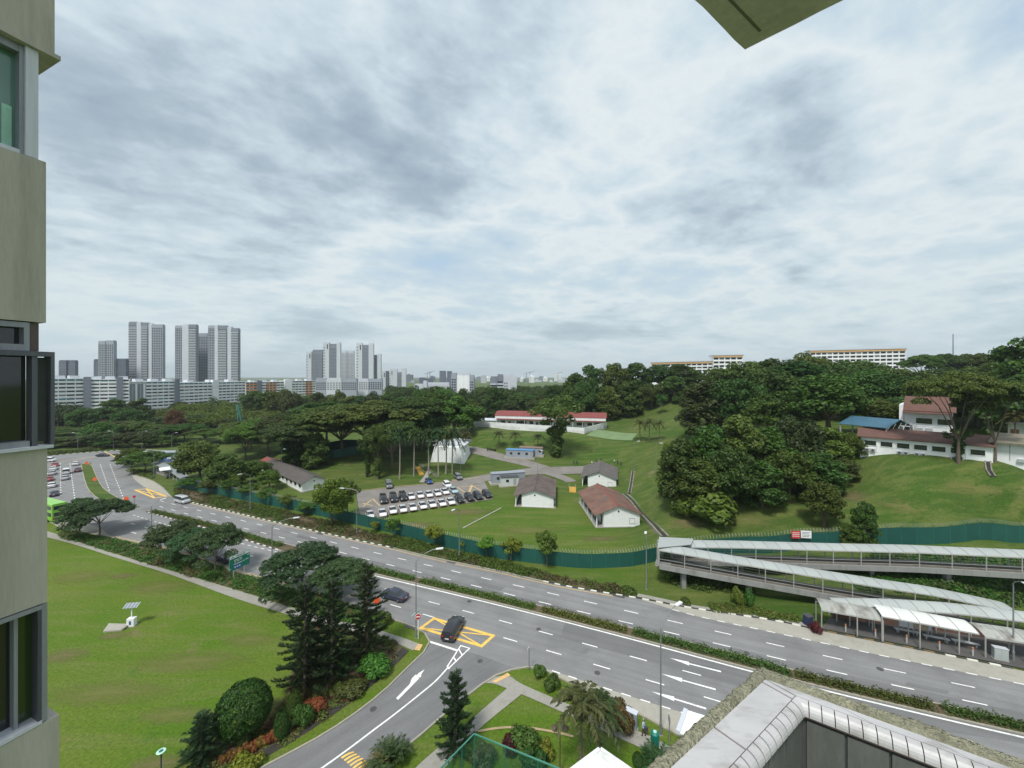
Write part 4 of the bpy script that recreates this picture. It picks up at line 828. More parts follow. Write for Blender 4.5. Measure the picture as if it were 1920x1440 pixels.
def gable_house(name, label, cat, o, rz, W, L_, eave, ridge, roof_m, porch=0.0, windows=5, gable_win=True, ridge_m=None, group=None, win_side=(1,), red_end=False):
    t = thing(name, label, cat, o, rz, group); x0, x1 = -W/2+porch, W/2
    def zr(x): return ridge - (ridge-eave)*abs(x)/(W/2)
    mb = MB(); mb.extrude([(x0,0),(x1,0),(x1,zr(x1)-0.05),(0,ridge-0.05),(x0,zr(x0)-0.05)], 0, L_); mb.obj('wall', white_wall, t)
    MB().box(-W/2-0.3, W/2+0.5, -0.35, L_+0.5, -0.3, 0.1).obj('plinth', concrete_path, t)
    ns = max(4, int(L_/1.9)); oh = 0.55
    for s in (-1, 1):
        a = Vector((0, 0, ridge)); b = Vector((s*(W/2+oh), 0, eave-(ridge-eave)*oh/(W/2)))
        for k in range(ns):
            y0, y1 = -oh+(L_+2*oh)*k/ns, -oh+(L_+2*oh)*(k+1)/ns-0.03; mb = MB(); n = 6; prof = []
            for j in range(n+1): prof.append((y0+(y1-y0)*j/n, 0.07 + (0.045 if j % 2 else 0.0)))
            v = [Vector((a.x, y, a.z+h)) for y,h in prof] + [Vector((b.x, y, b.z+h)) for y,h in prof] + [Vector((a.x, y, a.z-0.02)) for y,h in prof] + [Vector((b.x, y, b.z-0.02)) for y,h in prof]; m_ = n+1
            f = [(i, m_+i, m_+i+1, i+1) for i in range(n)] + [(2*m_+i, 2*m_+i+1, 3*m_+i+1, 3*m_+i) for i in range(n)] + [(m_+i, 3*m_+i, 3*m_+i+1, m_+i+1) for i in range(n)] + [(0,2*m_,3*m_,m_),(n,m_+n,3*m_+n,2*m_+n)]
            if s < 0: f = [q[::-1] for q in f]
            mb.add(v, f); mb.obj('roof_sheet', ridge_red if (red_end and k >= ns-3) else roof_m, t)
    MB().extrude([(-0.28,ridge+0.02),(0.28,ridge+0.02),(0,ridge+0.22)], -oh-0.02, L_+oh+0.02).obj('ridge_cap', ridge_m or roof_m, t)
    if porch:
        for k in range(5): MB().box(-W/2, -W/2+0.22, 0.0+k*(L_-0.22)/4, 0.22+k*(L_-0.22)/4, 0.1, eave-0.05).obj('porch_post', white_wall, t)
        MB().box(-W/2+0.05,-W/2+0.15,0.3,L_-0.3,0.1,0.9).obj('porch_rail', steel_pale, t)
        for k in range(4): MB().box(x0-0.04, x0, 1.2+k*L_/4, 2.3+k*L_/4, 0.1, 2.2).obj('door', mat('door_brown',(0.09,0.055,0.04),0.6,var=0.2,scale=2), t)
    for s in win_side:
        for k in range(windows):
            y0 = (k+0.25)*L_/windows; xs = x1 if s > 0 else x0; w = MB().box(min(xs,xs+s*0.05), max(xs,xs+s*0.05), y0, y0+L_/windows*0.42, 1.1, 2.25).obj('window', glass_dark, t)
            MB().box(min(xs,xs+s*0.12), max(xs,xs+s*0.12), y0-0.1, y0+L_/windows*0.42+0.1, 1.0, 1.09).obj('sill', white_wall, w)
    MB().lathe([(0.22,0),(0.22,0.05)], 12).obj('vent', dark_grey, t, loc=(0.1,-0.05,ridge-1.35)).rotation_euler = (math.radians(90),0,0)
    if gable_win:
        gx, gz, s = W*0.32, 1.35, 0.62; w = MB().box(gx-s, gx+s, -0.03, 0, gz-s, gz+s).obj('window', white_wall, t); mb = MB()
        for a_, b_ in (((gx-s,-0.05,gz-s),(gx+s,-0.05,gz-s)),((gx+s,-0.05,gz-s),(gx+s,-0.05,gz+s)),((gx+s,-0.05,gz+s),(gx-s,-0.05,gz+s)),((gx-s,-0.05,gz+s),(gx-s,-0.05,gz-s))): mb.beam(a_, b_, 0.07)
        mb.obj('frame', grey_paint, w)
    for k in range(3): MB().box(x1+0.02, x1+0.42, 2+k*L_/3.4, 2.9+k*L_/3.4, 0.25, 1.0).obj('outdoor_unit', steel_pale, t)
    return t
GB = 'white bungalows inside the camp'
gable_house('bungalow', 'white bungalow with worn brown grey roof beside the parked black cars', 'bungalow', P(1002,951), math.radians(-7), 10.2, 16.6, 3.0, 4.6, roof_mix, 1.7, 5, False, None, GB)
gable_house('bungalow', 'white bungalow with dark grey roof by the motorcycles', 'bungalow', P(1123,915), math.radians(-15), 10.4, 15.5, 3.2, 5.1, roof_grey, 1.8, 5, True, None, GB)
gable_house('bungalow', 'white bungalow with rust red roof nearest the hill drain', 'bungalow', P(1159,988), math.radians(2.5), 10.2, 17.5, 3.05, 5.0, roof_red, 1.7, 5, True, ridge_red, GB)
o = P(566,923,0.2); far_end = P(482,880,0.2); dl = far_end-o; bl = dl.length; rzb = heading(dl)-math.pi/2
gable_house('barrack', 'long white barrack with brown roof behind the roadside trees', 'barrack', o + Vector((math.cos(rzb),math.sin(rzb),0))*3.4, rzb, 6.8, bl, 2.7, 4.1, roof_barn, 0, 12, False, None, None, (-1,1), True)

# white hall with leaning walls behind the palms
o = on(838,143); t = thing('assembly_hall', 'white hall with leaning walls and low roof behind the palms', 'hall', o, math.radians(-6))
mb = MB(); w0, w1, hh, L_ = 6.5, 4.9, 5.6, 13
mb.add([(-w0,0,-0.5),(w0,0,-0.5),(w1,0.3,hh),(-w1,0.3,hh),(-w0,L_,-0.5),(w0,L_,-0.5),(w1,L_-0.3,hh),(-w1,L_-0.3,hh)], [(0,1,2,3),(5,4,7,6),(4,0,3,7),(1,5,6,2),(3,2,6,7)]); mb.obj('wall', white_wall, t)
MB().extrude([(-w1-1.2,hh+0.05),(w1+1.2,hh+0.05),(w1+1.2,hh+0.3),(0,hh+0.9),(-w1-1.2,hh+0.3)], 2.5, L_+3).obj('roof', far_pale, t)
for k in range(9): MB().beam((-w0-0.02+(0.02),1+k*1.5,-0.4),(-w1-0.06,1+k*1.5,hh),0.09,0.06).obj('wall_rib', far_pale, t)
MB().box(-w1-6,-w1-1.5,8,12,hh+0.6,hh+0.9).obj('side_roof', far_pale, t)

# long red roofed block on the terrace
def wallbox(t, name, m, *b): return MB().box(*b).obj(name, m, t)
roof_tile_red = mat('roof_bright_red', (0.20,0.050,0.045), 0.8, var=0.12, scale=0.4, fine=0.1, fscale=4, stain=(0.22,0.05,0.05), stain_amt=0.5, stain_scale=0.3)
o, W, rz = frame_of(934, 193, 1131, 181, 10.0); t = thing('terrace_block', 'long white block with red roof on the grassy terrace', 'building', o, rz)
wallbox(t,'wall',white_wall,0,W,0,9,0,3.6); wallbox(t,'fascia',white_wall,-1.2,W+1.2,-1.4,10,3.9,5.3)
MB().extrude([(-1.6,5.32),(10.4,5.32),(9.4,6.9),(3.0,7.1)], -1.6, W+1.6, axis='x').obj('roof', roof_tile_red, t)
MB().extrude([(-2.6,3.55),(0.0,3.75),(0.0,3.9),(-2.6,3.7)], -0.4, W+0.4, axis='x').obj('awning', roof_tile_red, t)
rr = random.Random(4); x = 1.5
while x < W-4:
    w = rr.choice([1.1,2.4,3.6,5.0])
    if w < 1.5: wallbox(t,'door',mat('door_brown',(0,0,0)),x,x+w,-0.05,0,0.05,2.4)
    else:
        q = wallbox(t,'window',glass_dark,x,x+w,-0.05,0,1.4,2.7); wallbox(q,'sill',white_wall,x-0.1,x+w+0.1,-0.18,-0.052,1.3,1.39)
    x += w + rr.choice([0.8,1.5,3.0])
for k in range(12): wallbox(t,'post',far_pale,k*(W-0.2)/11,k*(W-0.2)/11+0.2,-2.4,-2.2,0,3.6)
wallbox(t,'end_annexe',white_wall,-9,-0.02,-1,7,0,2.6); wallbox(t,'annexe_roof',far_pale,-9.8,-0.02,-2,8,2.62,2.9)
# white terrace wall in front, with railing panels
A_, B_, C2_ = P(886,800.5,10.0), P(1095,815,10.0), P(1137,803,10.0)
t = thing('terrace_wall', 'low white wall with railing panels along the grassy terrace', 'wall', (0,0,0))
for a_, b_ in ((A_,B_),(B_,C2_)):
    n = max(2, int((b_-a_).length/4)); d = (b_-a_).normalized()
    for k in range(n):
        p, q = a_.lerp(b_, k/n), a_.lerp(b_, (k+1)/n); p.z = q.z = 10.2; mb = MB(); mb.beam(p+Vector((0,0,0.3)), q-d*0.03+Vector((0,0,0.3)), 0.25, 4.8); mb.obj('wall_panel', white_wall, t)
        if k % 4 != 2:
            mb = MB(); nn = Vector((d.y,-d.x,0))*0.16
            for j in range(7): r_ = p.lerp(q, (j+0.5)/7)+nn; mb.beam(r_+Vector((0,0,0.2)), r_+Vector((0,0,1.35)), 0.09)
            mb.obj('railing', grey_paint, t)
# court surface beside the terrace
drape('court', [(1120,806),(1196,813),(1185,826),(1100,817)], 8, 5, mat('court_green',(0.15,0.22,0.10),0.9,var=0.15,scale=0.3), 0.12)
# bus-stop like frames on the upper slope (open goal frames)
for lbl, x0, x1, y in (('pale open frame shelter on the upper slope', 1104,1152,767), ('small rusty open frame on the upper slope', 1166,1197,768)):
    g = ground_at((x0+x1)/2, y); w = (x1-x0)*g.y/F; t = thing('frame_shelter', lbl, 'frame', g)
    for k in range(4): MB().box(-w/2+k*w/3-0.12,-w/2+k*w/3+0.12,-0.1,0.1,-0.3,2.4).obj('post', far_pale, t)
    MB().box(-w/2-0.1,w/2+0.1,-0.15,0.15,2.4,2.6).obj('beam', far_pale, t); MB().box(-w/2,w/2,0.3,0.4,0,1.9).obj('back_screen', dark_grey, t)
# containers and site office
def container(label, px, py, rz, L_, W, hgt, m, top, door=True):
    g = ground_at(px, py); t = thing('container', label, 'container', g, rz, 'site containers in the camp'); mb = MB(); n = int(L_/0.45); prof = []
    for i in range(n+1): prof.append((-L_/2+L_*i/n, -W/2+(0.06 if i % 2 else 0)))
    prof += [(L_/2, W/2), (-L_/2, W/2)]; mb.prism(prof, 0.15, hgt); mb.obj('shell', m, t)
    MB().box(-L_/2-0.1, L_/2+0.1, -W/2-0.12, W/2+0.1, hgt+0.01, hgt+0.16).obj('roof', top, t); MB().box(-L_/2-0.6,L_/2+0.6,-W/2-0.6,W/2+0.6,-0.6,0.12).obj('base_slab', concrete, t)
    for k in range(3 if L_ > 8 else 1):
        w = MB().box(-L_/2+1.6+k*3.0,-L_/2+2.5+k*3.0,-W/2-0.03,-W/2+0.05,1.2,2.0).obj('window', glass_dark, t)
    if door: MB().box(L_/2-1.7,L_/2-0.8,-W/2-0.03,-W/2+0.05,0.2,2.2).obj('door', grey_paint, t)
    return t
cg = mat('container_grey', (0.27,0.30,0.34), 0.6, var=0.08, scale=0.5); cb = mat('container_roof_blue', (0.10,0.27,0.52), 0.6, var=0.1, scale=0.5); cw = mat('container_white', (0.50,0.53,0.52), 0.6, var=0.08, scale=0.6)
container('grey container with bright blue roof by the palm row', 975, 857, math.radians(-12), 10.5, 2.6, 2.8, cg, cb)
container('grey container behind the blue roofed one', 996, 852, math.radians(-12), 9, 2.6, 2.7, cg, mat('container_roof_rust',(0.25,0.17,0.13),0.8,var=0.2,scale=0.6), False)
container('long grey container behind the small site office', 952, 903, math.radians(14), 11, 2.6, 3.0, cg, cg, False)
container('small white site office with two doors near the car park', 955, 909, math.radians(8), 5.6, 2.5, 2.6, cw, dark_grey)

# ------------------------------------------------------------------ white compound on the hill at the right
TD = 87
o, W, rz = frame_of(1612, 92, 1862, 78); o.z = min(tz(o.x,o.y), 16.4)-0.2; zb = Zat(846, 90)-0.2; o.z = zb
brown_roof = mat('roof_brown_tile', (0.125,0.062,0.048), 0.85, var=0.2, scale=0.5, fine=0.15, fscale=5, stain=(0.11,0.07,0.055), stain_amt=0.6, stain_scale=0.4)
t = thing('hill_quarters', 'long white single storey quarters with brown lean-to roof on the hill', 'building', o, rz)
MB().box(0,W,0,6,-3,3.3).obj('wall', white_wall, t); MB().extrude([(-0.7,3.35),(6.2,4.9),(6.2,5.1),(-0.7,3.55)], -0.5, W+0.4, axis='x').obj('roof', brown_roof, t)
for k in range(int(W/2.7)):
    x = 0.9+k*2.7; w = MB().box(x,x+1.95,-0.04,0.0,1.45,2.55).obj('window', glass_dark, t); mb = MB()
    for a_, b_ in (((x-.05,-.06,1.4),(x+2,-.06,1.4)),((x-.05,-.06,2.6),(x+2,-.06,2.6)),((x-.05,-.06,1.4),(x-.05,-.06,2.6)),((x+2,-.06,1.4),(x+2,-.06,2.6))): mb.beam(a_, b_, 0.09)
    mb.obj('frame', white_wall, w); MB().box(x-0.65,x-0.5,-0.12,0,0,3.3).obj('pilaster', white_wall, t)
    if k in (0,2,3,5,7):
        for j in (0,1): MB().box(x+j*1.0,x+j*1.0+0.85,-0.45,-0.05,0.1,0.75).obj('outdoor_unit', steel_pale, t); MB().lathe([(0.26,0),(0.26,0.03)],12).obj('fan_grille', dark_grey, t, loc=(x+j*1.0+0.38,-0.46,0.42)).rotation_euler = (math.radians(90),0,0)
o2, W2, rz2 = frame_of(1690, 98, 1786, 91.5); o2.z = zb; t = thing('two_storey_quarters', 'white two storey house with brown tiled roof behind the hill quarters', 'building', o2, rz2)
MB().box(0,W2,0,9,-1,9.0).obj('wall', white_wall, t); MB().box(-0.35,0.35,-0.6,9,0,10.6).obj('gable_wall', white_wall, t)
MB().extrude([(-1.0,9.0),(10,9.0),(10,9.2),(4.5,12.6),(-1.0,9.2)], 0.36, W2+0.6, axis='x').obj('roof', brown_roof, t)
MB().extrude([(-1.8,8.6),(0,8.95),(0,9.2),(-1.8,8.75)], 0.4, W2, axis='x').obj('eave_roof', brown_roof, t)
for x, z in ((2.6,6.0),(6.2,6.0)): w = MB().box(x,x+2.7,-0.04,0,z,z+1.35).obj('window', glass_dark, t); MB().box(x-0.1,x+2.8,-0.15,0,z-0.1,z-0.01).obj('sill', white_wall, w)
MB().box(0.5,2.0,-0.04,0,3.9,5.0).obj('window', glass_dark, t)
for x in (2.6,4.2): MB().box(x,x+1.2,-0.4,-0.02,3.7,5.0).obj('outdoor_unit', steel_pale, t)
MB().box(0,W2,-0.06,-0.01,5.3,5.5).obj('string_course', white_wall, t)
# blue roofed canopy left of it
g = PD(1640, 800, 98); blue_roof = mat('roof_blue', (0.045,0.12,0.18), 0.6, var=0.12, scale=0.5, fine=0.08, fscale=4); t = thing('blue_canopy', 'open shed with blue roof and rusty skylight beside the two storey house', 'shed', g, math.radians(22))
w, L_ = 5.6, 10
for s in (-1,1): MB().add([(0,-L_/2,2.2),(0,L_/2,2.2),(s*w,L_/2,0.4),(s*w,-L_/2,0.4),(0,-L_/2,2.35),(0,L_/2,2.35),(s*w,L_/2,0.55),(s*w,-L_/2,0.55)], [(0,1,2,3),(7,6,5,4),(0,4,5,1),(1,5,6,2),(2,6,7,3),(3,7,4,0)]).obj('roof', blue_roof, t)
for s in (1,): MB().add([(0.8,-L_/2+0.6,2.2),(0.8,L_/2-4,2.2),(4.9,L_/2-4,0.86),(4.9,-L_/2+0.6,0.86)], [(0,3,2,1)]).obj('skylight', mat('skylight_rust',(0.17,0.085,0.055),0.8,var=0.2,scale=0.8), t, loc=(0,0,0.06))
for x in (-w+0.3,0,w-0.3):
    for y in (-L_/2+0.3,L_/2-0.3): MB().box(x-0.12,x+0.12,y-0.12,y+0.12,-4,0.5).obj('post', grey_paint, t)
for k in range(6): MB().beam((-w+k*2.4,-L_/2,0.2),(-w+k*2.4+1.2,-L_/2,0.9 if k in (0,5) else 1.4),0.1).obj('truss', grey_paint, t)
o3, W3, rz3 = frame_of(1863, 79, 2040, 70); o3.z = Zat(857,79)-0.3; t = thing('hill_annexe', 'white garage annexe with flat brown grey roof at the right edge of the hill', 'building', o3, rz3)
MB().box(0,W3,0,7,-3,3.2).obj('wall', white_wall, t); MB().extrude([(-1.2,3.3),(8,4.4),(8,4.7),(-1.2,3.6)], -0.6, W3+0.5, axis='x').obj('roof', mat('roof_lichen',(0.20,0.18,0.13),0.9,var=0.25,scale=0.5,stain=(0.1,0.09,0.07),stain_amt=0.6,stain_scale=0.5), t)
for k in range(5): MB().box(2+k*3.2,2.1+k*3.2,-0.06,0,0,3.1).obj('panel_joint', far_mid, t); MB().box(3+k*3.2,3.9+k*3.2,-0.4,0,-0.1,0.5).obj('outdoor_unit', steel_pale, t)
o4 = PD(1890,822,104); t = thing('brick_corner_house', 'white house with a brick pier behind the garage annexe', 'building', (o4.x,o4.y,o4.z-3), rz3); MB().box(0,16,0,8,-2,7).obj('wall', white_wall, t); MB().box(0.4,1.8,-0.2,0,0,5.6).obj('brick_pier', mat('brick',(0.28,0.14,0.09),0.9,var=0.3,scale=3), t); MB().box(-0.6,17,-1,9,7.02,7.4).obj('roof', far_pale, t)
# ------------------------------------------------------------------ perimeter fence
green_sheet = mat('green_sheet', (0.010,0.082,0.066), 0.6, var=0.10, scale=0.5, fine=0.05, fscale=4, objvar=0.08)
green_post = mat('green_post', (0.02,0.13,0.10), 0.6); wire_m = mat('razor_wire', (0.36,0.38,0.34), 0.5, metal=0.3)
def fence(name, label, px, h, panel=2.6, wire=True, m=None, group=None):
    base = [ground_at(*p) for p in px]; pts = resample(base, panel); t = thing(name, label, 'fence', pts[0], 0, group); o = pts[0]
    for p in pts: p.z = tz(p.x, p.y)
    for i, (a, b) in enumerate(zip(pts, pts[1:])):
        la, lb = a-o, b-o; d = (lb-la); d.z = 0; d.normalize(); n = Vector((-d.y,d.x,0)); mb = MB(); rb = 4; v = []
        for j in range(rb+1):
            q = la.lerp(lb, j/rb); off = n*(0.035 if j % 2 else 0.0); v += [q+off+Vector((0,0,-0.15)), q+off+Vector((0,0,h)), q-n*0.03+Vector((0,0,h)), q-n*0.03+Vector((0,0,-0.15))]
        mb.add(v, [(4*j+k, 4*j+4+k, 4*j+4+(k+1)%4, 4*j+(k+1)%4) for j in range(rb) for k in range(4)]); mb.obj('panel', m or green_sheet, t)
        mb = MB(); mb.beam(la+Vector((0,0,-0.2)), la+Vector((0,0,h+0.05)), 0.08)
        if wire:
            for s in (-1,1): mb.beam(la+Vector((0,0,h)), la+n*0.35*s+Vector((0,0,h+0.5)), 0.05)
        mb.obj('post', green_post, t)
    if wire:
        mb = MB(); step = resample(pts, 0.55)
        for p in step:
            q = p-o; q.z = tz(p.x,p.y)-o.z+h+0.42; prev = None; n = Vector((0.4,0.9,0)).normalized(); r = 0.36
            ring = [q+n*r*math.cos(k*math.pi/4)+Vector((0.12*math.sin(k*2.1),0,r*math.sin(k*math.pi/4))) for k in range(8)]
            for k in range(8): a, b = ring[k], ring[(k+1)%8]; w = Vector((0.022,0,0.0)); mb.quad(a-w, b-w, b+w, a+w)
        q = mb.obj('razor_coil', wire_m, t); q['kind'] = 'stuff'
    return t
fence('perimeter_fence', 'green sheet perimeter fence along the road verge left of the ramp', [(335,914),(372,921),(434,934),(518,950),(602,968),(696,990),(770,1009),(845,1029),(870,1034),(920,1046),(1060,1063),(1100,1066),(1180,1063),(1240,1050)], 2.6)
fence('perimeter_fence', 'green sheet perimeter fence climbing the hill behind the ramp', [(1240,1050),(1310,1043),(1400,1037),(1500,1030),(1600,1025),(1700,1020),(1800,1018),(1925,1016),(2050,1012)], 3.0)
fence('green_enclosure', 'low green sheet enclosure on the grass under the rain trees', [(585,853),(619,861),(676,851),(690,840),(646,838),(585,853)], 3.2, wire=False)
# sign boards on the fence
g = ground_at(1502,1030); fr = mat('sign_red',(0.50,0.05,0.045),0.6,var=0.1,scale=4); t = thing('fence_sign', 'red warning board on the green fence behind the ramp roof', 'sign', (g.x-1.2,g.y-0.35,g.z+2.7), math.radians(-8)); MB().box(-0.7,0.7,-0.04,0,-0.6,0.75).obj('board', fr, t)
mb = MB()
for r in range(3):
    for k in range(4): mb.box(-0.55+k*0.3,-0.35+k*0.3,-0.05,-0.042,0.35-r*0.3,0.47-r*0.3)
mb.obj('lettering', paint_white, t)
t = thing('fence_sign', 'white notice board beside the red warning board on the fence', 'sign', (g.x+0.55,g.y-0.45,g.z+2.75), math.radians(-8)); MB().box(-0.85,0.85,-0.04,0,-0.55,0.75).obj('board', white_wall, t)
mb = MB()
for r in range(4): mb.box(-0.65,0.6-0.15*(r%2),-0.05,-0.042,0.45-r*0.25,0.52-r*0.25)
mb.obj('lettering', dark_grey, t)
g = ground_at(634,974); t = thing('fence_number', 'white painted marking on the green fence under the yellow green tree', 'sign', (g.x-0.1,g.y-0.25,g.z+1.3), heading(RU)+math.pi); mb = MB()
for x in (-0.9,-0.45,0.0,0.45,0.8): mb.box(x,x+0.12,-0.02,0,0,0.75)
mb.box(-0.9,-0.4,-0.022,-0.002,0.63,0.75); mb.box(0.0,0.5,-0.022,-0.002,0.0,0.12); mb.obj('painted_strokes', paint_white, t)

# ------------------------------------------------------------------ covered ramps and bus stop
roof_alu = mat('ramp_roof', (0.37,0.40,0.39), 0.55, var=0.10, scale=0.8, fine=0.04, fscale=6, stain=(0.30,0.31,0.28), stain_amt=0.7, stain_scale=0.8, objvar=0.05)
roof_alu_d = mat('ramp_roof_dirty', (0.33,0.335,0.31), 0.6, var=0.12, scale=0.8, stain=(0.10,0.085,0.065), stain_amt=0.9, stain_scale=0.6, objvar=0.08)
conc_beam = mat('ramp_concrete', (0.25,0.255,0.245), 0.85, var=0.12, scale=0.7, stain=(0.15,0.15,0.135), stain_amt=0.75, stain_scale=0.9, stretch=(1,1,0.3))
conc_deck = mat('ramp_deck', (0.14,0.122,0.10), 0.9, var=0.15, scale=0.7)
rail_m = mat('rail_paint', (0.36,0.36,0.34), 0.5)
seam_m = mat('roof_seam', (0.26,0.27,0.26), 0.6, var=0.2, scale=2)
def covered(label, eave_px, depth, deck_drop, roof_m, post_step=3.9, panel=1.95, beam=True, rails=True, name='covered_ramp', cat='ramp', curve=0.25, posts_back=True, post_h=None, edge=0.14, group=None, ground_posts=False):
    base = [PD(*p) for p in eave_px]; pts = resample(base, panel); pts.append(base[-1]) if (base[-1]-pts[-1]).length > 0.4 else None
    o = pts[0].copy(); t = thing(name, label, cat, o, 0, group); n = normals2(pts); n = [k if k.y > 0 else -k for k in n]
    for i in range(len(pts)-1):
        a, b = pts[i]-o, pts[i+1]-o; mb = MB(); v = []; ns = 5; d = (b-a).normalized()
        for e, nv in ((a, n[i]), (b-d*0.04, n[i+1])):
            for j in range(ns+1):
                s = j/ns; zc = curve*math.sin(math.pi*min(1,s*0.62+0.0)); q = e + nv*(depth*s) + Vector((0,0,zc)); v.append(q)
            for j in range(ns,-1,-1):
                s = j/ns; zc = curve*math.sin(math.pi*min(1,s*0.62)); v.append(e + nv*(depth*s) + Vector((0,0,zc-0.06)))
        m_ = 2*(ns+1); mb.add(v, [(j, m_+j, m_+(j+1)%m_, (j+1)%m_) for j in range(m_)] + [tuple(range(m_-1,-1,-1)), tuple(range(m_,2*m_))]); mb.obj('roof_panel', roof_m, t)
        mb = MB()
        for j in range(ns): mb.beam(v[m_+j]+d*0.02+Vector((0,0,0.012)), v[m_+j+1]+d*0.02+Vector((0,0,0.012)), 0.07, 0.05)
        mb.obj('roof_seam', seam_m, t)
        mb = MB(); mb.beam(a+Vector((0,0,-0.10)), b+Vector((0,0,-0.10)), 0.10, edge); mb.beam(a+n[i]*depth+Vector((0,0,-0.08)), b+n[i+1]*depth+Vector((0,0,-0.08)), 0.10, edge); mb.obj('eave_beam', rail_m, t)
        if beam:
            mb = MB(); da, db = a+Vector((0,0,-deck_drop)), b+Vector((0,0,-deck_drop)); w = depth+0.1
            for s0, s1, z0, z1, mi in ((-0.15,0.12,-0.62,0.18,0),(w-0.12,w+0.15,-0.62,0.18,0),(0.12,w-0.12,-0.35,-0.1,1)):
                v = [da+n[i]*s0+Vector((0,0,z0)), da+n[i]*s1+Vector((0,0,z0)), da+n[i]*s1+Vector((0,0,z1)), da+n[i]*s0+Vector((0,0,z1)), db+n[i+1]*s0+Vector((0,0,z0)), db+n[i+1]*s1+Vector((0,0,z0)), db+n[i+1]*s1+Vector((0,0,z1)), db+n[i+1]*s0+Vector((0,0,z1))]
                mb.add(v, [(0,1,2,3),(7,6,5,4),(0,4,5,1),(1,5,6,2),(2,6,7,3),(3,7,4,0)], mi)
            mb.obj('deck_segment', [conc_beam, conc_deck], t)
            if rails:
                for s in (0.02, depth-0.02):
                    mb = MB()
                    for z in (0.55, 1.02): mb.beam(da+n[i]*s+Vector((0,0,z)), db+n[i+1]*s+Vector((0,0,z)), 0.042)
                    mb.obj('handrail', rail_m, t)
    k = 0; stepn = max(1, int(round(post_step/panel)))
    for i in range(0, len(pts), stepn):
        for s in ((0.02, depth-0.02) if posts_back else (0.02,)):
            a = pts[i]-o+n[i]*s; zb = -deck_drop if not ground_posts else tz((pts[i]+n[i]*s).x,(pts[i]+n[i]*s).y)-o.z-(pts[i].z-o.z)
            mb = MB(); mb.beam(a+Vector((0,0,zb)), a+Vector((0,0,-0.03)), 0.10); mb.obj('post', rail_m, t)
    if beam:
        for i in range(2, len(pts), 5):
            q = pts[i]+n[i]*depth/2; g = tz(q.x,q.y); zt = pts[i].z-deck_drop-0.36
            if zt-g > 0.7: mb = MB(); mb.beam((q.x-o.x,q.y-o.y,g-0.3-o.z),(q.x-o.x,q.y-o.y,zt-o.z),0.7); mb.obj('pier', conc_beam, t)
    return t
covered('lower covered footbridge ramp descending to the bus stop', [(1236,1031,63.3),(1388,1057.5,60.5),(1550,1084.5,58),(1677,1105,56.3),(1758,1117,55),(1874,1141.5,53.3),(1915,1151,52.8)], 2.3, 2.5, roof_alu)
covered('upper covered footbridge ramp along the green fence', [(1240,1025.2,66),(1388,1026.7,65.3),(1550,1031.7,63.3),(1719,1035.6,60.6),(1920,1045,56.5),(2060,1052,54)], 2.3, 2.5, roof_alu)
# landing roof where the two ramps meet
a, b, c, d = PD(1233,1031,63.2), PD(1296,1025,65.2), PD(1300,1014,68), PD(1236,1010.5,68.4); t = thing('ramp_landing_roof', 'pale roof over the landing where the two ramps meet', 'roof', a)
mb = MB(); q = [p-a for p in (a,b,c,d)]; zz = Vector((0,0,0.3)); mb.add([p+zz for p in q]+[p+zz+Vector((0,0,0.08)) for p in q], [(3,2,1,0),(4,5,6,7),(0,1,5,4),(1,2,6,5),(2,3,7,6),(3,0,4,7)]); mb.obj('roof_sheet', roof_alu, t)
for p in (q[0], q[3]): mb = MB(); mb.beam(p+Vector((0.1,0,-2.6)), p+Vector((0.1,0,0.3)), 0.14); mb.obj('post', rail_m, t)
mb = MB(); mb.beam(q[0]+Vector((0.1,0,-1.5)), q[3]+Vector((0.1,0,-1.5)), 0.06, 1.9); mb.obj('end_screen', mat('landing_screen',(0.19,0.15,0.11),0.9,var=0.2,scale=1), t)
mb = MB(); mb.beam(q[0]+Vector((1.0,0.4,-2.85)), q[3]+Vector((1.0,-0.4,-2.85)), 2.4, 0.5); mb.obj('landing_deck', conc_beam, t)
covered('middle covered walkway between bus stop and lower ramp', [(1569,1140,54.6),(1681,1142.5,53.0),(1800,1150.5,51.6),(1920,1165,50.2),(2000,1175,49.4)], 1.9, 3.0, roof_alu, beam=False, rails=False, name='covered_walkway', cat='walkway', curve=0.45, ground_posts=True)
covered('grimy left section of bus stop roof', [(1540.5,1143,53.0),(1600,1153.5,51.7),(1656,1163.5,50.6)], 2.2, 2.8, roof_alu_d, beam=False, rails=False, name='bus_stop_roof', cat='bus stop', curve=0.5, ground_posts=True, post_step=4, group='bus stop roof sections')
covered('bright white bus stop canopy over the benches', [(1654,1155,50.5),(1750,1172,48.9),(1841,1189,47.6)], 2.2, 2.8, mat('canopy_white',(0.62,0.63,0.61),0.5,var=0.05,scale=0.8,stain=(0.6,0.6,0.56),stain_amt=0.4,stain_scale=1.2), beam=False, rails=False, name='bus_stop_roof', cat='bus stop', curve=0.4, ground_posts=True, group='bus stop roof sections')
covered('dusty grey right section of bus stop roof', [(1848,1194,47.6),(1920,1204,46.6),(2010,1220,45.4)], 2.4, 2.8, roof_alu_d, beam=False, rails=False, name='bus_stop_roof', cat='bus stop', curve=0.4, ground_posts=True, group='bus stop roof sections')
t = thing('retaining_wall', 'low dark retaining wall behind the bus stop benches', 'wall', (0,0,0)); wl_pts = [P(*p) for p in [(1562,1160),(1640,1168),(1760,1184),(1920,1207),(2000,1222)]]
for a, b in zip(wl_pts, wl_pts[1:]): mb = MB(); mb.beam(a+Vector((0,0,0.7)), b+Vector((0,0,0.7)), 0.3, 1.7); mb.obj('wall_segment', mat('brick_dark',(0.115,0.065,0.05),0.9,var=0.3,scale=1.5), t)  # wall raised as a dark backing that stands in for shade under the roofs
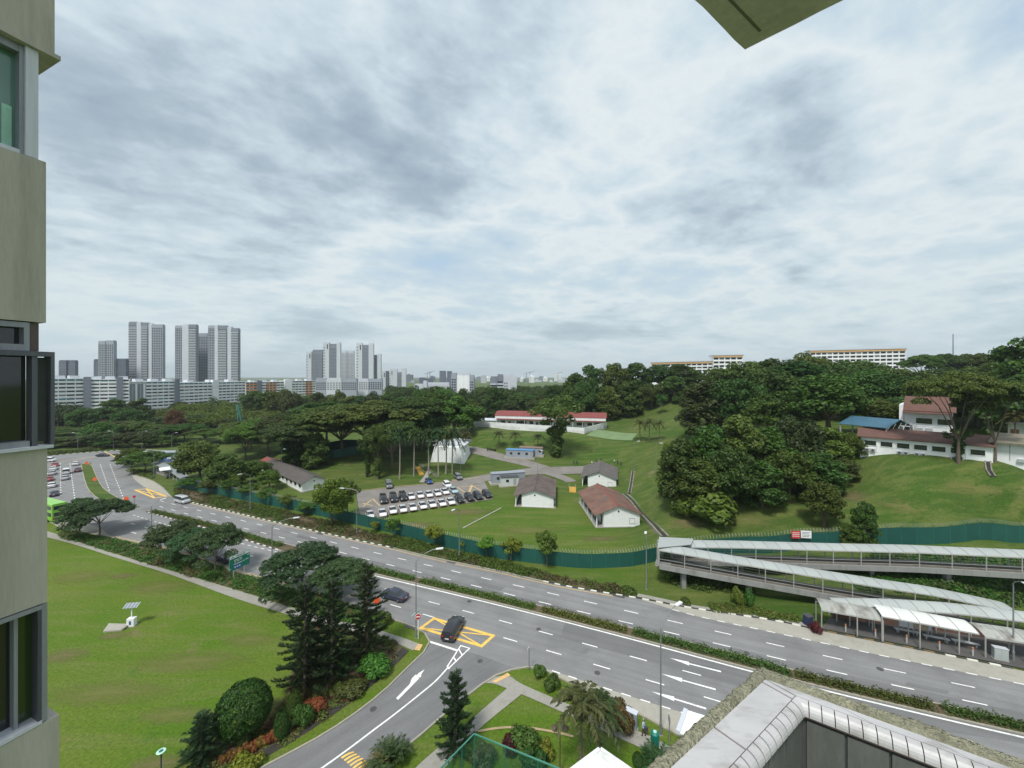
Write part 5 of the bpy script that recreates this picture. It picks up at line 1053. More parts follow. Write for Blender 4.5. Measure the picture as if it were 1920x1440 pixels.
for i, px in enumerate(((1700,1190),(1755,1203),(1810,1212))):
    g = P(*px); t = thing('bench', 'grey %s bench under the white bus stop canopy' % ['left','middle','right'][i], 'bench', (g.x,g.y,0.13), heading(RU), 'bus stop benches'); MB().box(-1.3,1.3,-0.22,0.22,0.42,0.48).obj('seat', steel_pale, t)
    for s in (-1,1): MB().box(s*1.0-0.05,s*1.0+0.05,-0.18,0.18,0,0.42).obj('leg', steel_pale, t)
for i, px in enumerate(((1585.5,1186),(1641.5,1196),(1700,1207),(1761.5,1220),(1824,1231))):
    g = P(*px); t = thing('bollard', '%s orange topped white bollard along the bus stop kerb from the left' % ORD[i], 'bollard', (g.x,g.y,0.13), 0, 'bus stop bollards'); MB().lathe([(0.085,0),(0.085,0.75),(0.08,0.8)],10).obj('post', mat('bollard_white',(0.42,0.42,0.40),0.6), t); MB().lathe([(0.09,0.78),(0.09,1.0),(0.04,1.06)],10).obj('cap', mat('bollard_orange',(0.42,0.17,0.07),0.6), t)
for i, (px, m) in enumerate((((1699,1190),far_pale),((1726,1194),mat('notice_tan',(0.36,0.29,0.2),0.7)),((1742,1196),far_pale))):
    g = P(*px); t = thing('notice_panel', ['white framed map panel','tan poster panel','narrow bus timetable panel'][i]+' under the bus stop canopy', 'notice', (g.x,g.y,0.13), heading(RU)); w = 0.75 if i < 2 else 0.25; MB().box(-w,w,-0.04,0.04,0.9,2.1).obj('panel', m, t)
    for s in (-1,1): MB().box(s*w-0.04,s*w+0.04,-0.06,0.06,0,2.2).obj('post', grey_paint, t)
def cabinet(label, px, py, w, d, h, m, name='utility_cabinet', rz=None):
    g = P(px,py); t = thing(name, label, 'cabinet', (g.x,g.y,0.1), heading(RU)+math.pi if rz is None else rz); MB().box(-w/2,w/2,-d/2,d/2,0.1,h).obj('body', m, t); MB().box(-w/2-0.06,w/2+0.06,-d/2-0.06,d/2+0.06,-0.1,0.1).obj('plinth', concrete, t)
    MB().box(-w/2-0.04,w/2+0.04,-d/2-0.05,d/2+0.05,h+0.005,h+0.06).obj('lid', far_pale, t)
    for s in (-1,1): MB().box(min(s*0.02,s*w*0.47),max(s*0.02,s*w*0.47),-d/2-0.02,-d/2,0.18,h-0.08).obj('door', m, t)
    return t
cab_m = mat('cabinet_grey',(0.36,0.40,0.39),0.5,var=0.06,scale=2)
cabinet('grey utility cabinet beside the right hand bus stop lamp post', 1875, 1238, 1.25, 0.5, 1.45, cab_m)
cabinet('tall grey metal cabinet by the footpath and red leaf shrub', 1184, 1367, 1.1, 0.5, 1.7, mat('cabinet_blue_grey',(0.25,0.29,0.33),0.45,var=0.06,scale=2), rz=math.radians(-34))
g = P(1515,1172); t = thing('waste_bin', 'dark blue waste bin at the left end of the bus stop', 'bin', (g.x,g.y,0.05), 0.3); MB().prism([(-0.45,-0.4),(0.45,-0.4),(0.45,0.4),(-0.45,0.4)],0.1,1.25).obj('body', mat('bin_navy',(0.02,0.03,0.09),0.5), t); MB().box(-0.5,0.5,-0.45,0.45,1.26,1.36).obj('lid', dark_grey, t)

# far-left shelter and wrapped bridge panel
g = P(309,896); t = thing('bus_shelter', 'small white roofed bus shelter beside the far bus bay', 'shelter', g, heading(Vector((0.7,-0.7,0)))); MB().box(-3,3,-1.4,1.4,3.0,3.2).obj('roof', white_wall, t)
for x in (-2.6,0,2.6): MB().box(x-0.08,x+0.08,1.0,1.16,0,3.0).obj('post', grey_paint, t)
MB().box(-2.6,2.6,1.2,1.28,0.4,2.2).obj('back_panel', mat('shelter_panel',(0.22,0.24,0.24),0.5), t); MB().box(-2.0,2.0,0.2,0.6,0.4,0.5).obj('seat', grey_paint, t)
t = thing('overhead_bridge', 'covered pedestrian bridge with blue and white banner above the far road', 'bridge', PD(298,864,150), math.radians(6)); MB().box(-0.5,10.5,0,2.6,-0.9,-0.4).obj('deck', conc_beam, t); MB().box(-0.5,10.5,-0.4,3.0,3.1,3.4).obj('roof', far_mid, t)
banner = MB(); banner.box(0,10,-0.1,0,-0.3,2.9); banner.obj('banner', mat('banner_blue',(0.06,0.13,0.34),0.6,var=0.3,scale=0.35,stain=(0.5,0.52,0.6),stain_amt=0.8,stain_scale=0.28), t)
mb = MB(); mb.box(6.6,7.6,-0.14,-0.11,0.3,2.4); mb.box(8.2,9.3,-0.14,-0.11,0.2,2.5); mb.box(3.0,5.2,-0.14,-0.11,0.8,1.3); mb.obj('banner_lettering', paint_white, t)
for x in (1,9): MB().box(x-0.35,x+0.35,0.8,1.6,-6.5,-0.9).obj('pier', conc_beam, t)
covered('bridge staircase with grey roof below the blue banner', [(285,868,140),(320,884,132),(338,897,125)], 2.4, 2.6, mat('stair_roof',(0.23,0.26,0.27),0.6,var=0.1,scale=0.6), name='bridge_staircase', cat='staircase')
# ------------------------------------------------------------------ vegetation
bark = mat('bark', (0.13,0.105,0.08), 0.95, var=0.25, scale=1.5, fine=0.2, fscale=12, stretch=(1,1,0.3))
bark_pale = mat('bark_pale', (0.27,0.25,0.21), 0.95, var=0.2, scale=1.5, fine=0.15, fscale=8, stretch=(1,1,0.3))
LM_ = {
 'dark': leaf_mat('leaf_dark', (0.030,0.064,0.013), (0.100,0.172,0.030)),
 'mid': leaf_mat('leaf_mid', (0.034,0.076,0.012), (0.112,0.198,0.028)),
 'olive': leaf_mat('leaf_olive', (0.032,0.054,0.015), (0.092,0.128,0.034)),
 'rain': leaf_mat('leaf_rain', (0.030,0.062,0.014), (0.104,0.162,0.032)),
 'road': leaf_mat('leaf_road', (0.028,0.064,0.024), (0.090,0.155,0.052)),
 'bright': leaf_mat('leaf_bright', (0.070,0.130,0.012), (0.220,0.310,0.035)),
 'young': leaf_mat('leaf_young', (0.035,0.080,0.010), (0.110,0.175,0.026)),
 'yellow': leaf_mat('leaf_yellow', (0.13,0.13,0.012), (0.36,0.34,0.04)),
 'shrub': leaf_mat('leaf_shrub', (0.040,0.066,0.014), (0.140,0.165,0.045)),
 'shrub2': leaf_mat('leaf_shrub_green', (0.032,0.074,0.012), (0.105,0.175,0.030)),
 'shrub3': leaf_mat('leaf_shrub_brown', (0.055,0.055,0.020), (0.15,0.125,0.055)),
 'hedge': leaf_mat('leaf_hedge', (0.035,0.072,0.010), (0.13,0.19,0.035)),
 'pine': leaf_mat('leaf_pine', (0.012,0.030,0.011), (0.048,0.088,0.030), 0.15),
 'topiary': leaf_mat('leaf_topiary', (0.014,0.042,0.008), (0.045,0.115,0.014), 0.2),
 'palm': leaf_mat('leaf_palm', (0.024,0.052,0.014), (0.07,0.125,0.035), 0.25),
 'palmy': leaf_mat('leaf_palm_yellow', (0.05,0.062,0.016), (0.15,0.15,0.05), 0.25),
 'rust': leaf_mat('leaf_rust', (0.06,0.035,0.014), (0.14,0.075,0.03)),
 'red': leaf_mat('leaf_red', (0.045,0.008,0.012), (0.14,0.03,0.035)),
 'croton': leaf_mat('leaf_croton', (0.10,0.045,0.012), (0.36,0.17,0.05)),
 'fern': leaf_mat('leaf_fern', (0.04,0.09,0.01), (0.11,0.21,0.03)),
}
def quads_mesh(name, V, mats, mi=None):
    n = len(V); me = bpy.data.meshes.new(name); me.vertices.add(n*4); me.vertices.foreach_set('co', np.ascontiguousarray(V, dtype=np.float32).ravel())
    me.loops.add(n*4); me.loops.foreach_set('vertex_index', np.arange(n*4, dtype=np.int32)); me.polygons.add(n); me.polygons.foreach_set('loop_start', np.arange(0,n*4,4,dtype=np.int32))
    for m in (mats if isinstance(mats,(list,tuple)) else [mats]): me.materials.append(m)
    if mi is not None: me.polygons.foreach_set('material_index', np.asarray(mi, dtype=np.int32))
    me.update(); return me
def norm(a): return a / np.maximum(1e-9, np.linalg.norm(a, axis=-1, keepdims=True))
def leaves(c, nrm, L_, W, r):
    n = len(c); t = norm(r.normal(size=(n,3))); b = norm(np.cross(nrm, t)); t = np.cross(b, nrm)
    s = r.uniform(0.7,1.3,(n,1)); l = L_*s/2; w = W*s/2; dip = nrm*(-0.18*L_)*s
    return np.stack([c-t*l+dip, c+b*w, c+t*l+dip, c-b*w], 1)
def leaves_dir(c, d, L_, W, r, roll=0.5):          # elongated leaves that point along d
    n = len(c); b = norm(np.cross(d, norm(np.array([0,0,1.0])+r.normal(size=(n,3))*roll))); s = r.uniform(0.75,1.25,(n,1))
    return np.stack([c, c+d*L_*s*0.5+b*W*s/2, c+d*L_*s, c+d*L_*s*0.5-b*W*s/2], 1)
def sph(n, r, zmin=-1.0):
    u = norm(r.normal(size=(int(n*2.6)+20,3))); u = u[u[:,2] > zmin]; return u[:n]
def blob_leaves(blobs, L_, W, r, cover=1.15, zmin=-0.55, up=0.35):
    out = []
    for c, rad in blobs:
        rad = np.asarray(rad, float); area = 4*math.pi*((rad[0]*rad[1])**1.6/3+2*(rad[0]*rad[2])**1.6/3)**(1/1.6); n = int(area/(L_*W*0.5)*cover*0.62)
        u = sph(n, r, zmin); k = r.uniform(0.72,1.06,(len(u),1)); pos = np.asarray(c)+u*rad*k
        out.append(leaves(pos, norm(u/rad + np.array([0,0,up]) + r.normal(size=u.shape)*0.42), L_, W, r))
    return np.concatenate(out)
def limbs(mb, blobs, base_r, fork, h0, r, n=7):
    mb.tube([(0,0,-0.6),(0.06,0.02,fork*0.5),(0,0.05,fork)], [base_r*1.25, base_r, base_r*0.75], 8)
    pick = r.choice(len(blobs), min(n,len(blobs)), replace=False)
    for i in pick:
        c = np.asarray(blobs[i][0]); mid = np.array([c[0]*0.45, c[1]*0.45, fork+(c[2]-fork)*0.6]); mb.tube([(0,0,fork-0.1), mid, c], [base_r*0.5, base_r*0.3, base_r*0.08], 5)
PROTO = {}
def proto(kind, seed):
    key = (kind, seed)
    if key in PROTO: return PROTO[key]
    r = np.random.default_rng(100*seed+sum(map(ord,kind))); mb = MB(); blobs = []
    if kind == 'broad':                # 12 m wide, 12 m tall
        for i in range(54):
            u = sph(1, r, -0.8)[0]; k = r.uniform(0.62,1.0); c = np.array([u[0]*4.8*k, u[1]*4.8*k, 6.9+u[2]*4.3*k]); s = r.uniform(0.9,1.7); blobs.append((c, (s,s,s*0.82)))
        V = blob_leaves(blobs, 0.52, 0.34, r, 1.0); V = np.concatenate([V, blob_leaves([((0,0,6.7),(3.6,3.6,3.2))], 0.8, 0.6, r, 0.7)]); limbs(mb, blobs, 0.34, 3.6, 4, r); dim = (12.0,12.0)
    elif kind == 'tall':               # 9 m wide, 14 m tall, low skirt
        for i in range(58):
            t = r.uniform(0.0,1.0); a = r.uniform(0,2*math.pi); rad = (4.2*math.sin(math.pi*min(1,0.24+0.72*t))**0.7)*r.uniform(0.65,1.0); s = r.uniform(0.9,1.6); blobs.append((np.array([rad*math.cos(a)*0.85, rad*math.sin(a)*0.85, 0.9+t*11.8]), (s,s,s*0.85)))
        V = blob_leaves(blobs, 0.52, 0.34, r, 1.0); V = np.concatenate([V, blob_leaves([((0,0,6.5),(2.4,2.4,5.0))], 0.8, 0.6, r, 0.7)]); limbs(mb, blobs, 0.32, 4.5, 4, r); dim = (9.0,14.0)
    elif kind == 'rain':               # 16 m wide, 11 m tall, flat layered crown
        for i in range(30):
            a = r.uniform(0,2*math.pi); q = 2.5+math.sqrt(r.uniform(0,1))*4.6; s = r.uniform(1.0,1.7); blobs.append((np.array([q*math.cos(a), q*math.sin(a), r.uniform(6.4,8.6)]), (s,s,s*0.4)))
        for i in range(58):
            a = r.uniform(0,2*math.pi); q = math.sqrt(r.uniform(0,1))*6.9; z = 10.2-0.045*q*q-abs(r.normal(0,0.9)); s = r.uniform(1.1,2.1); blobs.append((np.array([q*math.cos(a), q*math.sin(a), z]), (s,s,s*0.34)))
        V = blob_leaves(blobs, 0.46, 0.26, r, 1.2, -0.5, 0.9); limbs(mb, blobs, 0.27, 3.2, 4, r, 12); dim = (16.0,11.0)
    elif kind == 'rainhigh':           # rain tree with a high crown over bare limbs
        for i in range(18):
            a = r.uniform(0,2*math.pi); q = 2.0+math.sqrt(r.uniform(0,1))*4.5; s = r.uniform(0.9,1.5); blobs.append((np.array([q*math.cos(a), q*math.sin(a), r.uniform(6.6,9.0)]), (s,s,s*0.38)))
        for i in range(60):
            a = r.uniform(0,2*math.pi); q = math.sqrt(r.uniform(0,1))*6.9; z = 10.4-0.03*q*q-abs(r.normal(0,0.6)); s = r.uniform(0.9,1.7); blobs.append((np.array([q*math.cos(a), q*math.sin(a), z]), (s,s,s*0.30)))
        V = blob_leaves(blobs, 0.40, 0.22, r, 1.1, -0.4, 0.9); limbs(mb, blobs, 0.26, 2.6, 4, r, 6); dim = (16.0,11.0)
    elif kind == 'road':               # 9 m wide, 7.5 m tall, small umbrella tree
        for i in range(62):
            a = r.uniform(0,2*math.pi); q = math.sqrt(r.uniform(0,1))*3.8; z = 6.6-0.13*q*q-abs(r.normal(0,1.1)); s = r.uniform(0.65,1.2); blobs.append((np.array([q*math.cos(a), q*math.sin(a), z]), (s,s,s*0.48)))
        V = blob_leaves(blobs, 0.30, 0.15, r, 0.95, -0.6, 0.6); limbs(mb, blobs, 0.12, 2.3, 3, r, 10); dim = (9.0,7.5)
    elif kind == 'young':              # 5 m wide, 6 m tall, loose
        for i in range(26):
            u = sph(1, r, -0.7)[0]; k = r.uniform(0.35,1.0); s = r.uniform(0.45,0.85); blobs.append((np.array([u[0]*1.95*k, u[1]*1.95*k, 3.7+u[2]*1.8*k]), (s,s,s*0.8)))
        V = blob_leaves(blobs, 0.30, 0.17, r, 0.85, -0.7, 0.4); limbs(mb, blobs, 0.11, 1.9, 2, r, 8); dim = (5.0,6.0)
    elif kind == 'ivy':                # 8 m wide, 14 m tall funnel of creeper on a trunk
        for i in range(60):
            t = r.uniform(0,1); a = r.uniform(0,2*math.pi); rad = (0.35+0.4*t) if t < 0.40 else 0.5+8.2*(t-0.40)*(1 if t < 0.85 else (1-t)/0.15*0.8+0.2); q = rad*r.uniform(0.4,1.0); s = r.uniform(0.6,1.2)*(0.7+0.5*t); blobs.append((np.array([q*math.cos(a), q*math.sin(a), 0.4+t*12.6]), (s,s,s)))
        V = blob_leaves(blobs, 0.36, 0.26, r, 1.0, -0.9, 0.2); limbs(mb, blobs, 0.35, 6, 2, r, 6); dim = (8.0,14.0)
    elif kind == 'bush':               # 2 m wide, 1.6 m tall
        for i in range(16):
            u = sph(1, r, -0.1)[0]; k = r.uniform(0.3,1.0); s = r.uniform(0.28,0.5); blobs.append((np.array([u[0]*0.7*k,u[1]*0.7*k,0.45+u[2]*0.75*k]), (s,s,s)))
        V = blob_leaves(blobs, 0.17, 0.10, r, 1.0, -0.6, 0.4); mb.tube([(0,0,-0.1),(0,0,0.7)],[0.05,0.03],5); dim = (2.0,1.6)
    elif kind == 'ball':               # dense clipped ball, 2 x 2 m
        u = sph(9000, r, -0.75); wob = 1+0.05*np.sin(u[:,:1]*9+1)*np.sin(u[:,1:2]*8)*np.sin(u[:,2:3]*7+2); k = r.uniform(0.9,1.02,(len(u),1))*wob; V = leaves(np.array([0,0,1.0])+u*k*np.array([0.97,0.97,0.95]), norm(u+r.normal(size=u.shape)*0.45), 0.085, 0.05, r); mb.tube([(0,0,-0.1),(0,0,1.0)],[0.08,0.05],6); dim = (2.0,2.0)
    elif kind == 'cone':               # clipped cone, 1 x 2 m
        n = 5000; t = r.uniform(0,1,n); t = 1-np.sqrt(1-t*0.98); a = r.uniform(0,2*math.pi,n); rad = 0.48*np.sin(np.pi*np.clip(0.18+0.82*t,0,1))**0.8*r.uniform(0.86,1.03,n); z = 0.06+1.9*t
        c = np.stack([rad*np.cos(a),rad*np.sin(a),z],1); nn = norm(np.stack([np.cos(a),np.sin(a),np.full(n,0.35)],1)+r.normal(size=(n,3))*0.4); V = leaves(c, nn, 0.075, 0.045, r); mb.tube([(0,0,-0.1),(0,0,1.2)],[0.05,0.02],5); dim = (1.0,2.0)
    elif kind == 'pine':               # 5.4 m wide, 12 m tall, open tiers of branches that carry upturned fingers
        cs, ds = [], []; mb.tube([(0,0,-0.3),(0,0,6),(0.04,0,11.8)],[0.17,0.10,0.02],7); z0 = 0.8; wi = 0
        while z0 < 11.6:
            ln = 2.7*(max(0.0,1-z0/12.2))**0.72+0.12; nb = 6 if z0 < 8 else 5
            for k in range(nb):
                a = 2*math.pi*(k+0.5*(wi%2))/nb+r.normal(0,0.18); L1 = ln*r.uniform(0.6,1.1); ca, sa = math.cos(a), math.sin(a); dz = r.normal(0,0.12)
                def bp(s): return np.array([ca*L1*s, sa*L1*s, z0+dz+L1*(-0.12*s+0.30*s*s)])
                mb.tube([bp(s) for s in np.linspace(0,1,5)], [0.035,0.03,0.025,0.018,0.01], 4, 0, False)
                m_ = max(4, int(L1/0.115))
                for q in np.linspace(0.10,1.0,m_):
                    c = bp(q); fl = 1.0-0.35*abs(q-0.55)
                    for sd in (-0.75,-0.3,0.3,0.75):
                        d0 = np.array([ca*0.62-sa*sd, sa*0.62+ca*sd, 0.55+0.25*(1-abs(sd))])+r.normal(0,0.10,3)
                        for _ in range(2): cs.append(c+r.normal(0,0.02,3)); ds.append(norm(d0)*fl)
            z0 += 0.78 if z0 < 8 else 0.55; wi += 1
        V = leaves_dir(np.array(cs), np.array(ds), 0.46, 0.085, r, 0.9); dim = (5.6,12.0)
    elif kind in ('palm','fanpalm'):   # palm: 6 m spread, 9 m tall; fan palm: 3.6 m spread
        Ht, fl, nf = (7.6,2.9,22) if kind == 'palm' else (8.2,1.75,34)
        mb.tube([(0,0,-0.3),(0.12,0,2.5),(0.1,0.06,5),(0,0,Ht)],[0.2,0.14,0.12,0.11],7); cs, ds = [], []; LL = 0.62 if kind == 'palm' else 0.42
        for k in range(nf):
            a = 2.399*k+r.normal(0,0.1); el = 1.25-2.0*(k/nf)+r.normal(0,0.08); f = fl*r.uniform(0.85,1.1); rach = []
            for s in np.linspace(0,1,9):
                rr = f*s*math.cos(el)*(1-0.12*s)+0.05; zz = Ht+f*s*math.sin(el)-f*0.55*s*s; rach.append(np.array([rr*math.cos(a),rr*math.sin(a),zz]))
            mb.tube(rach,[0.03,0.03,0.025,0.02,0.02,0.015,0.012,0.01,0.006],3,1,False)
            for s in np.linspace(0.12,0.99,24):
                i = min(7,int(s*8)); c = rach[i]+(rach[i+1]-rach[i])*(s*8-i); d = norm(rach[i+1]-rach[i]); side = norm(np.cross(d,[0,0,1.0]))
                for sg in (-1,1): cs.append(c); ds.append(d*0.55+side*sg*0.85+np.array([0,0,-0.30])+r.normal(0,0.10,3))
        V = leaves_dir(np.array(cs), norm(np.array(ds)), LL, 0.13, r, 0.2); dim = (6.0 if kind=='palm' else 3.8, 9.0)
    elif kind == 'stubpalm':           # clump of palm fronds near the ground, 4 m wide, 3 m tall
        cs, ds = [], []
        for k in range(26):
            bx, by = r.normal(0,0.35,2); a = 2.399*k; el = r.uniform(0.55,1.4); f = r.uniform(1.6,2.7); rach = []
            for s in np.linspace(0,1,7): rr = f*s*math.cos(el); rach.append(np.array([bx+rr*math.cos(a),by+rr*math.sin(a),0.2+f*s*math.sin(el)-f*0.42*s*s]))
            mb.tube(rach,[0.025]*3+[0.015]*4,3,1,False)
            for s in np.linspace(0.2,0.99,18):
                i = min(5,int(s*6)); c = rach[i]+(rach[i+1]-rach[i])*(s*6-i); d = norm(rach[i+1]-rach[i]); side = norm(np.cross(d,[0,0,1.0]))
                for sg in (-1,1): cs.append(c); ds.append(d*0.6+side*sg*0.8+np.array([0,0,-0.15])+r.normal(0,0.1,3))
        V = leaves_dir(np.array(cs), norm(np.array(ds)), 0.5, 0.09, r, 0.2); dim = (4.0,2.6)
    PROTO[key] = (mb, V, dim, {}); return PROTO[key]
TRUNKS = {}
def tree(kind, px, D, ytop, wpx, mk, label, group=None, name='tree', cat='tree', seeds=3, base=None, squash=None, bk=None):
    b = base or on(px, D); h = Zat(ytop, b.y)-b.z; w = wpx*b.y/F; seed = random.randrange(seeds); mb, V, dim, cache = proto(kind, seed)
    if mk not in cache: cache[mk] = quads_mesh('crown', V, LM_[mk])
    tk = (kind, seed, (bk or bark).name)
    if tk not in TRUNKS: TRUNKS[tk] = mb.mesh('trunk', [bk or bark, LM_['palm']])
    s = w/dim[0]; t = thing(name, label, cat, b, random.uniform(0,6.28), group, (s*random.uniform(0.94,1.06), s*random.uniform(0.94,1.06), max(h,0.3)/dim[1]))
    place('trunk', TRUNKS[tk], t); place('crown', cache[mk], t); return t
TONE = {'dark':'dark green','mid':'green','olive':'olive green','rain':'dark green','road':'dark green','bright':'yellow green','young':'light green','rust':'rusty brown','palm':'green'}
def trees(kind, lst, mk, label, group, name='tree', **kw):
    for i, q in enumerate(sorted(lst, key=lambda q: q[0])):
        m = q[5] if len(q) > 5 else mk
        tree(q[4] if len(q) > 4 and q[4] else kind, q[0], q[1], q[2], q[3], m, TONE[m]+' '+label+(', %s from the left' % ORD[i] if len(lst) > 1 else ''), group, name, **kw)
# --- clump on the hillside
trees('tall', [(1278,88,815,84,'tall','dark'),(1330,88,792,100,'tall','mid'),(1385,90,774,112),(1440,90,792,96,'tall','mid'),(1492,92,782,104,'broad','olive'),(1545,92,796,96,'tall','mid'),(1592,93,812,70,'broad','mid'),(1318,83.5,856,92),(1372,83,838,104,'broad','dark'),(1428,83.5,862,92,'tall','dark'),(1480,84,846,100,'broad','mid'),(1535,85,842,92,'tall','dark'),(1582,87,858,66,'broad','olive'),(1256,95,828,52,None,'mid'),(1350,84,888,60,'broad','mid')], 'dark', 'broadleaf tree in the big hillside clump', 'trees of the hillside clump')
tree('bush', 1330, 77.5, 905, 130, 'young', 'low bright green thicket at the foot of the hillside clump', name='thicket', cat='bush', base=ground_at(1325,972))
tree('bush', 1280, 79, 925, 60, 'mid', 'small leafy thicket at the near corner of the hillside clump', name='thicket', cat='bush', base=ground_at(1285,968))
# --- wood behind
trees('broad', [(1325,138,712,110,'tall','olive'),(1385,132,703,130),(1440,142,692,120),(1497,147,675,120,'tall'),(1440,122,738,110,None,'mid'),(1552,112,702,165,'broad','mid'),(1500,120,745,110),(1620,132,694,120),(1668,128,704,115),(1560,152,675,110),(1448,168,667,120),(1400,168,672,110),(1510,172,661,120),(1600,166,671,120),(1655,152,682,110),(1705,145,692,110),(1632,112,742,110,None,'mid'),(1690,116,740,90),(1350,175,690,90),(1300,160,725,60,None,'olive')], 'dark', 'tree in the wood behind the hillside clump', 'trees of the wood behind the hillside clump')
trees('broad', [(1735,122,716,130),(1800,132,700,140),(1862,122,694,140),(1912,104,628,130,'tall'),(1830,118,738,120,None,'mid'),(1900,118,730,120),(1760,150,690,110),(1850,160,680,120),(1700,128,752,70)], 'dark', 'tree in the wood behind the hill quarters', 'trees behind the hill quarters')
trees('rain', [(1728,215,661,70),(1775,222,659,60),(1828,220,658,80),(1868,215,662,60)], 'dark', 'flat topped tree on the far ridge skyline', 'flat topped skyline trees')
for q, lb in (((1797,80,690,150),'flat crowned rain tree with leaning ivy trunk before the hill quarters'), ((1866,78,704,120),'flat crowned rain tree with forked trunk before the garage annexe')):
    tree('rainhigh', *q, 'rain', lb, None, 'rain_tree')
tree('ivy', 1800, 82, 800, 40, 'mid', 'ivy sleeve round the leaning rain tree trunk', None, 'ivy_sleeve', 'ivy', base=ground_at(1797,862))
# --- wood on the upper slope
trees('tall', [(1078,228,694,55),(1108,224,681,66),(1150,226,676,70,'broad'),(1192,228,678,66),(1236,230,681,66,'broad'),(1275,228,681,66),(1302,218,692,56),(1095,212,716,56,'broad'),(1140,210,722,56,None,'mid'),(1180,212,711,56),(1222,214,716,56,'broad'),(1262,212,702,56),(1066,216,722,36,None,'mid'),(1300,200,735,50)], 'dark', 'tall tree in the wood on the upper slope', 'trees of the upper slope wood')
tree('young', 1240, 200, 736, 28, 'dark', 'small lone tree in front of the upper slope wood')
# --- belts towards the blocks
rs = random.Random(8)
L1 = [(478+i*25+rs.uniform(-8,8), rs.uniform(255,330), rs.uniform(728,742), rs.uniform(42,62), rs.choice(['broad','broad','tall']), rs.choice(['dark','mid','olive'])) for i in range(23)]
trees('broad', L1, 'dark', 'tree in the long belt below the slab blocks', 'trees of the long belt below the slab blocks')
trees('broad', [(930,262,725,52,'broad','dark')], 'dark', 'round tree before the cream block', None)
trees('broad', [(985,310,735,36),(1012,285,738,40),(1042,262,722,52),(1000,245,748,36,None,'olive'),(1032,232,762,44,None,'mid'),(960,250,752,40,None,'olive')], 'dark', 'tree between the red roofed block and the far city', 'trees beyond the red roofed block')
L2 = [(95+i*31+rs.uniform(-8,8), rs.uniform(232,262), rs.uniform(762,786), rs.uniform(55,75), rs.choice(['broad','tall']), rs.choice(['dark','dark','olive','mid'])) for i in range(14)]
trees('broad', L2, 'dark', 'tree at the foot of the white slab blocks', 'trees at the foot of the slab blocks')
L3 = [(95+i*32+rs.uniform(-8,8), rs.uniform(200,222), rs.uniform(786,804), rs.uniform(62,86), rs.choice(['rain','broad']), rs.choice(['mid','olive','young'] if i > 6 else ['dark','olive','mid'])) for i in range(14)]
trees('rain', L3, 'mid', 'spreading tree in the belt above the cross street', 'trees of the belt above the cross street')
L4 = [(95+i*30+rs.uniform(-6,6), rs.uniform(184,194), rs.uniform(806,822), rs.uniform(52,70), 'broad', rs.choice(['dark','olive','mid'])) for i in range(8)]
trees('broad', L4, 'dark', 'low tree lining the far side of the cross street', 'trees lining the cross street')
trees('tall', [(214,258,746,52),(262,252,745,48),(238,232,768,66,'broad','mid')], 'dark', 'tall tree before the grey stair tower', 'tall trees before the grey stair tower')
trees('broad', [(198,226,788,36),(266,228,788,40),(330,225,768,36)], 'rust', 'tree among the green belt', 'rusty trees in the belt')
trees('palm', [(108,236,752,40),(122,238,756,36),(137,236,754,38),(152,238,760,36),(165,236,764,34)], 'palm', 'tall palm before the leftmost slab block', 'palms before the leftmost slab block', 'palm_tree', cat='palm')
tree('palm', 399, 300, 742, 26, 'dark', 'lone palm against the long slab block', None, 'palm_tree', 'palm')
# --- rain trees of the camp
trees('rain', [(700,152,745,190),(775,164,738,150),(640,152,752,170),(568,146,780,140,None,'olive'),(545,170,770,130,None,'olive'),(612,172,748,140),(502,168,778,100,None,'mid'),(690,160,766,150),(735,140,782,110),(460,160,795,90,None,'mid'),(470,180,782,100)], 'rain', 'wide rain tree over the camp grass', 'rain trees of the camp', 'rain_tree')
trees('broad', [(852,172,742,118),(808,176,735,96),(886,180,748,60),(790,160,764,90,None,'dark')], 'mid', 'dense tree behind the white hall', 'trees behind the white hall')
trees('tall', [(556,143,800,56),(592,140,808,50)], 'dark', 'bushy tree left of the green enclosure', 'bushy trees by the green enclosure')
trees('ivy', [(708,128,795,55),(690,130,812,40)], 'dark', 'creeper covered trunk under the rain trees', 'creeper trunks under the rain trees', 'creeper_trunk')
tree('ivy', 1043, 147, 739, 104, 'dark', 'tall ivy clad tree shaped like a funnel on the camp slope', None, 'ivy_tree')
# --- along the far side of the road
trees('broad', [(375,124,826,88),(424,120,846,72,'tall'),(480,126,862,60,None,'mid'),(352,132,850,50)], 'dark', 'round tree behind the far verge at the left', 'round trees behind the far verge')
trees('road', [(272,140,840,78),(246,148,836,56)], 'mid', 'layered tree beside the far bus bay', 'trees beside the far bus bay')
trees('young', [(392,113,898,44),(430,111,896,46),(468,109,903,46),(503,105,914,52),(540,101,926,50),(574,97.5,938,50),(505,118,882,50,'broad','mid'),(442,119,884,50,'broad','mid'),(365,118,893,44),(345,120,897,40,None,'mid')], 'young', 'young tree on the far verge by the fence', 'young trees on the far verge')
tree('broad', 622, 90, 893, 84, 'bright', 'bright yellow green tree by the car park corner'); tree('young', 652, 96, 889, 50, 'dark', 'dark tree behind the yellow green tree')
trees('young', [(737,82.5,969,36),(703,86.5,976,24),(815,78,979,44),(912,74,1000,44),(958,72.5,1004,48),(1025,70.5,990,58,None,'young'),(869,77,1010,20)], 'bright', 'small street tree before the green fence', 'small street trees on the far verge')
tree('broad', 1545, 78, 906, 76, 'young', 'pale green shrub tree on the hill slope above the ramp', base=ground_at(1545,988)); tree('tall', 1586, 70, 978, 40, 'mid', 'ivy covered stump behind the ramp roof', None, 'ivy_stump', 'ivy', base=ground_at(1592,1026)); tree('tall', 1625, 70, 936, 48, 'mid', 'tall ivy covered stump behind the ramp roof', None, 'ivy_stump', 'ivy', base=ground_at(1622,1026))
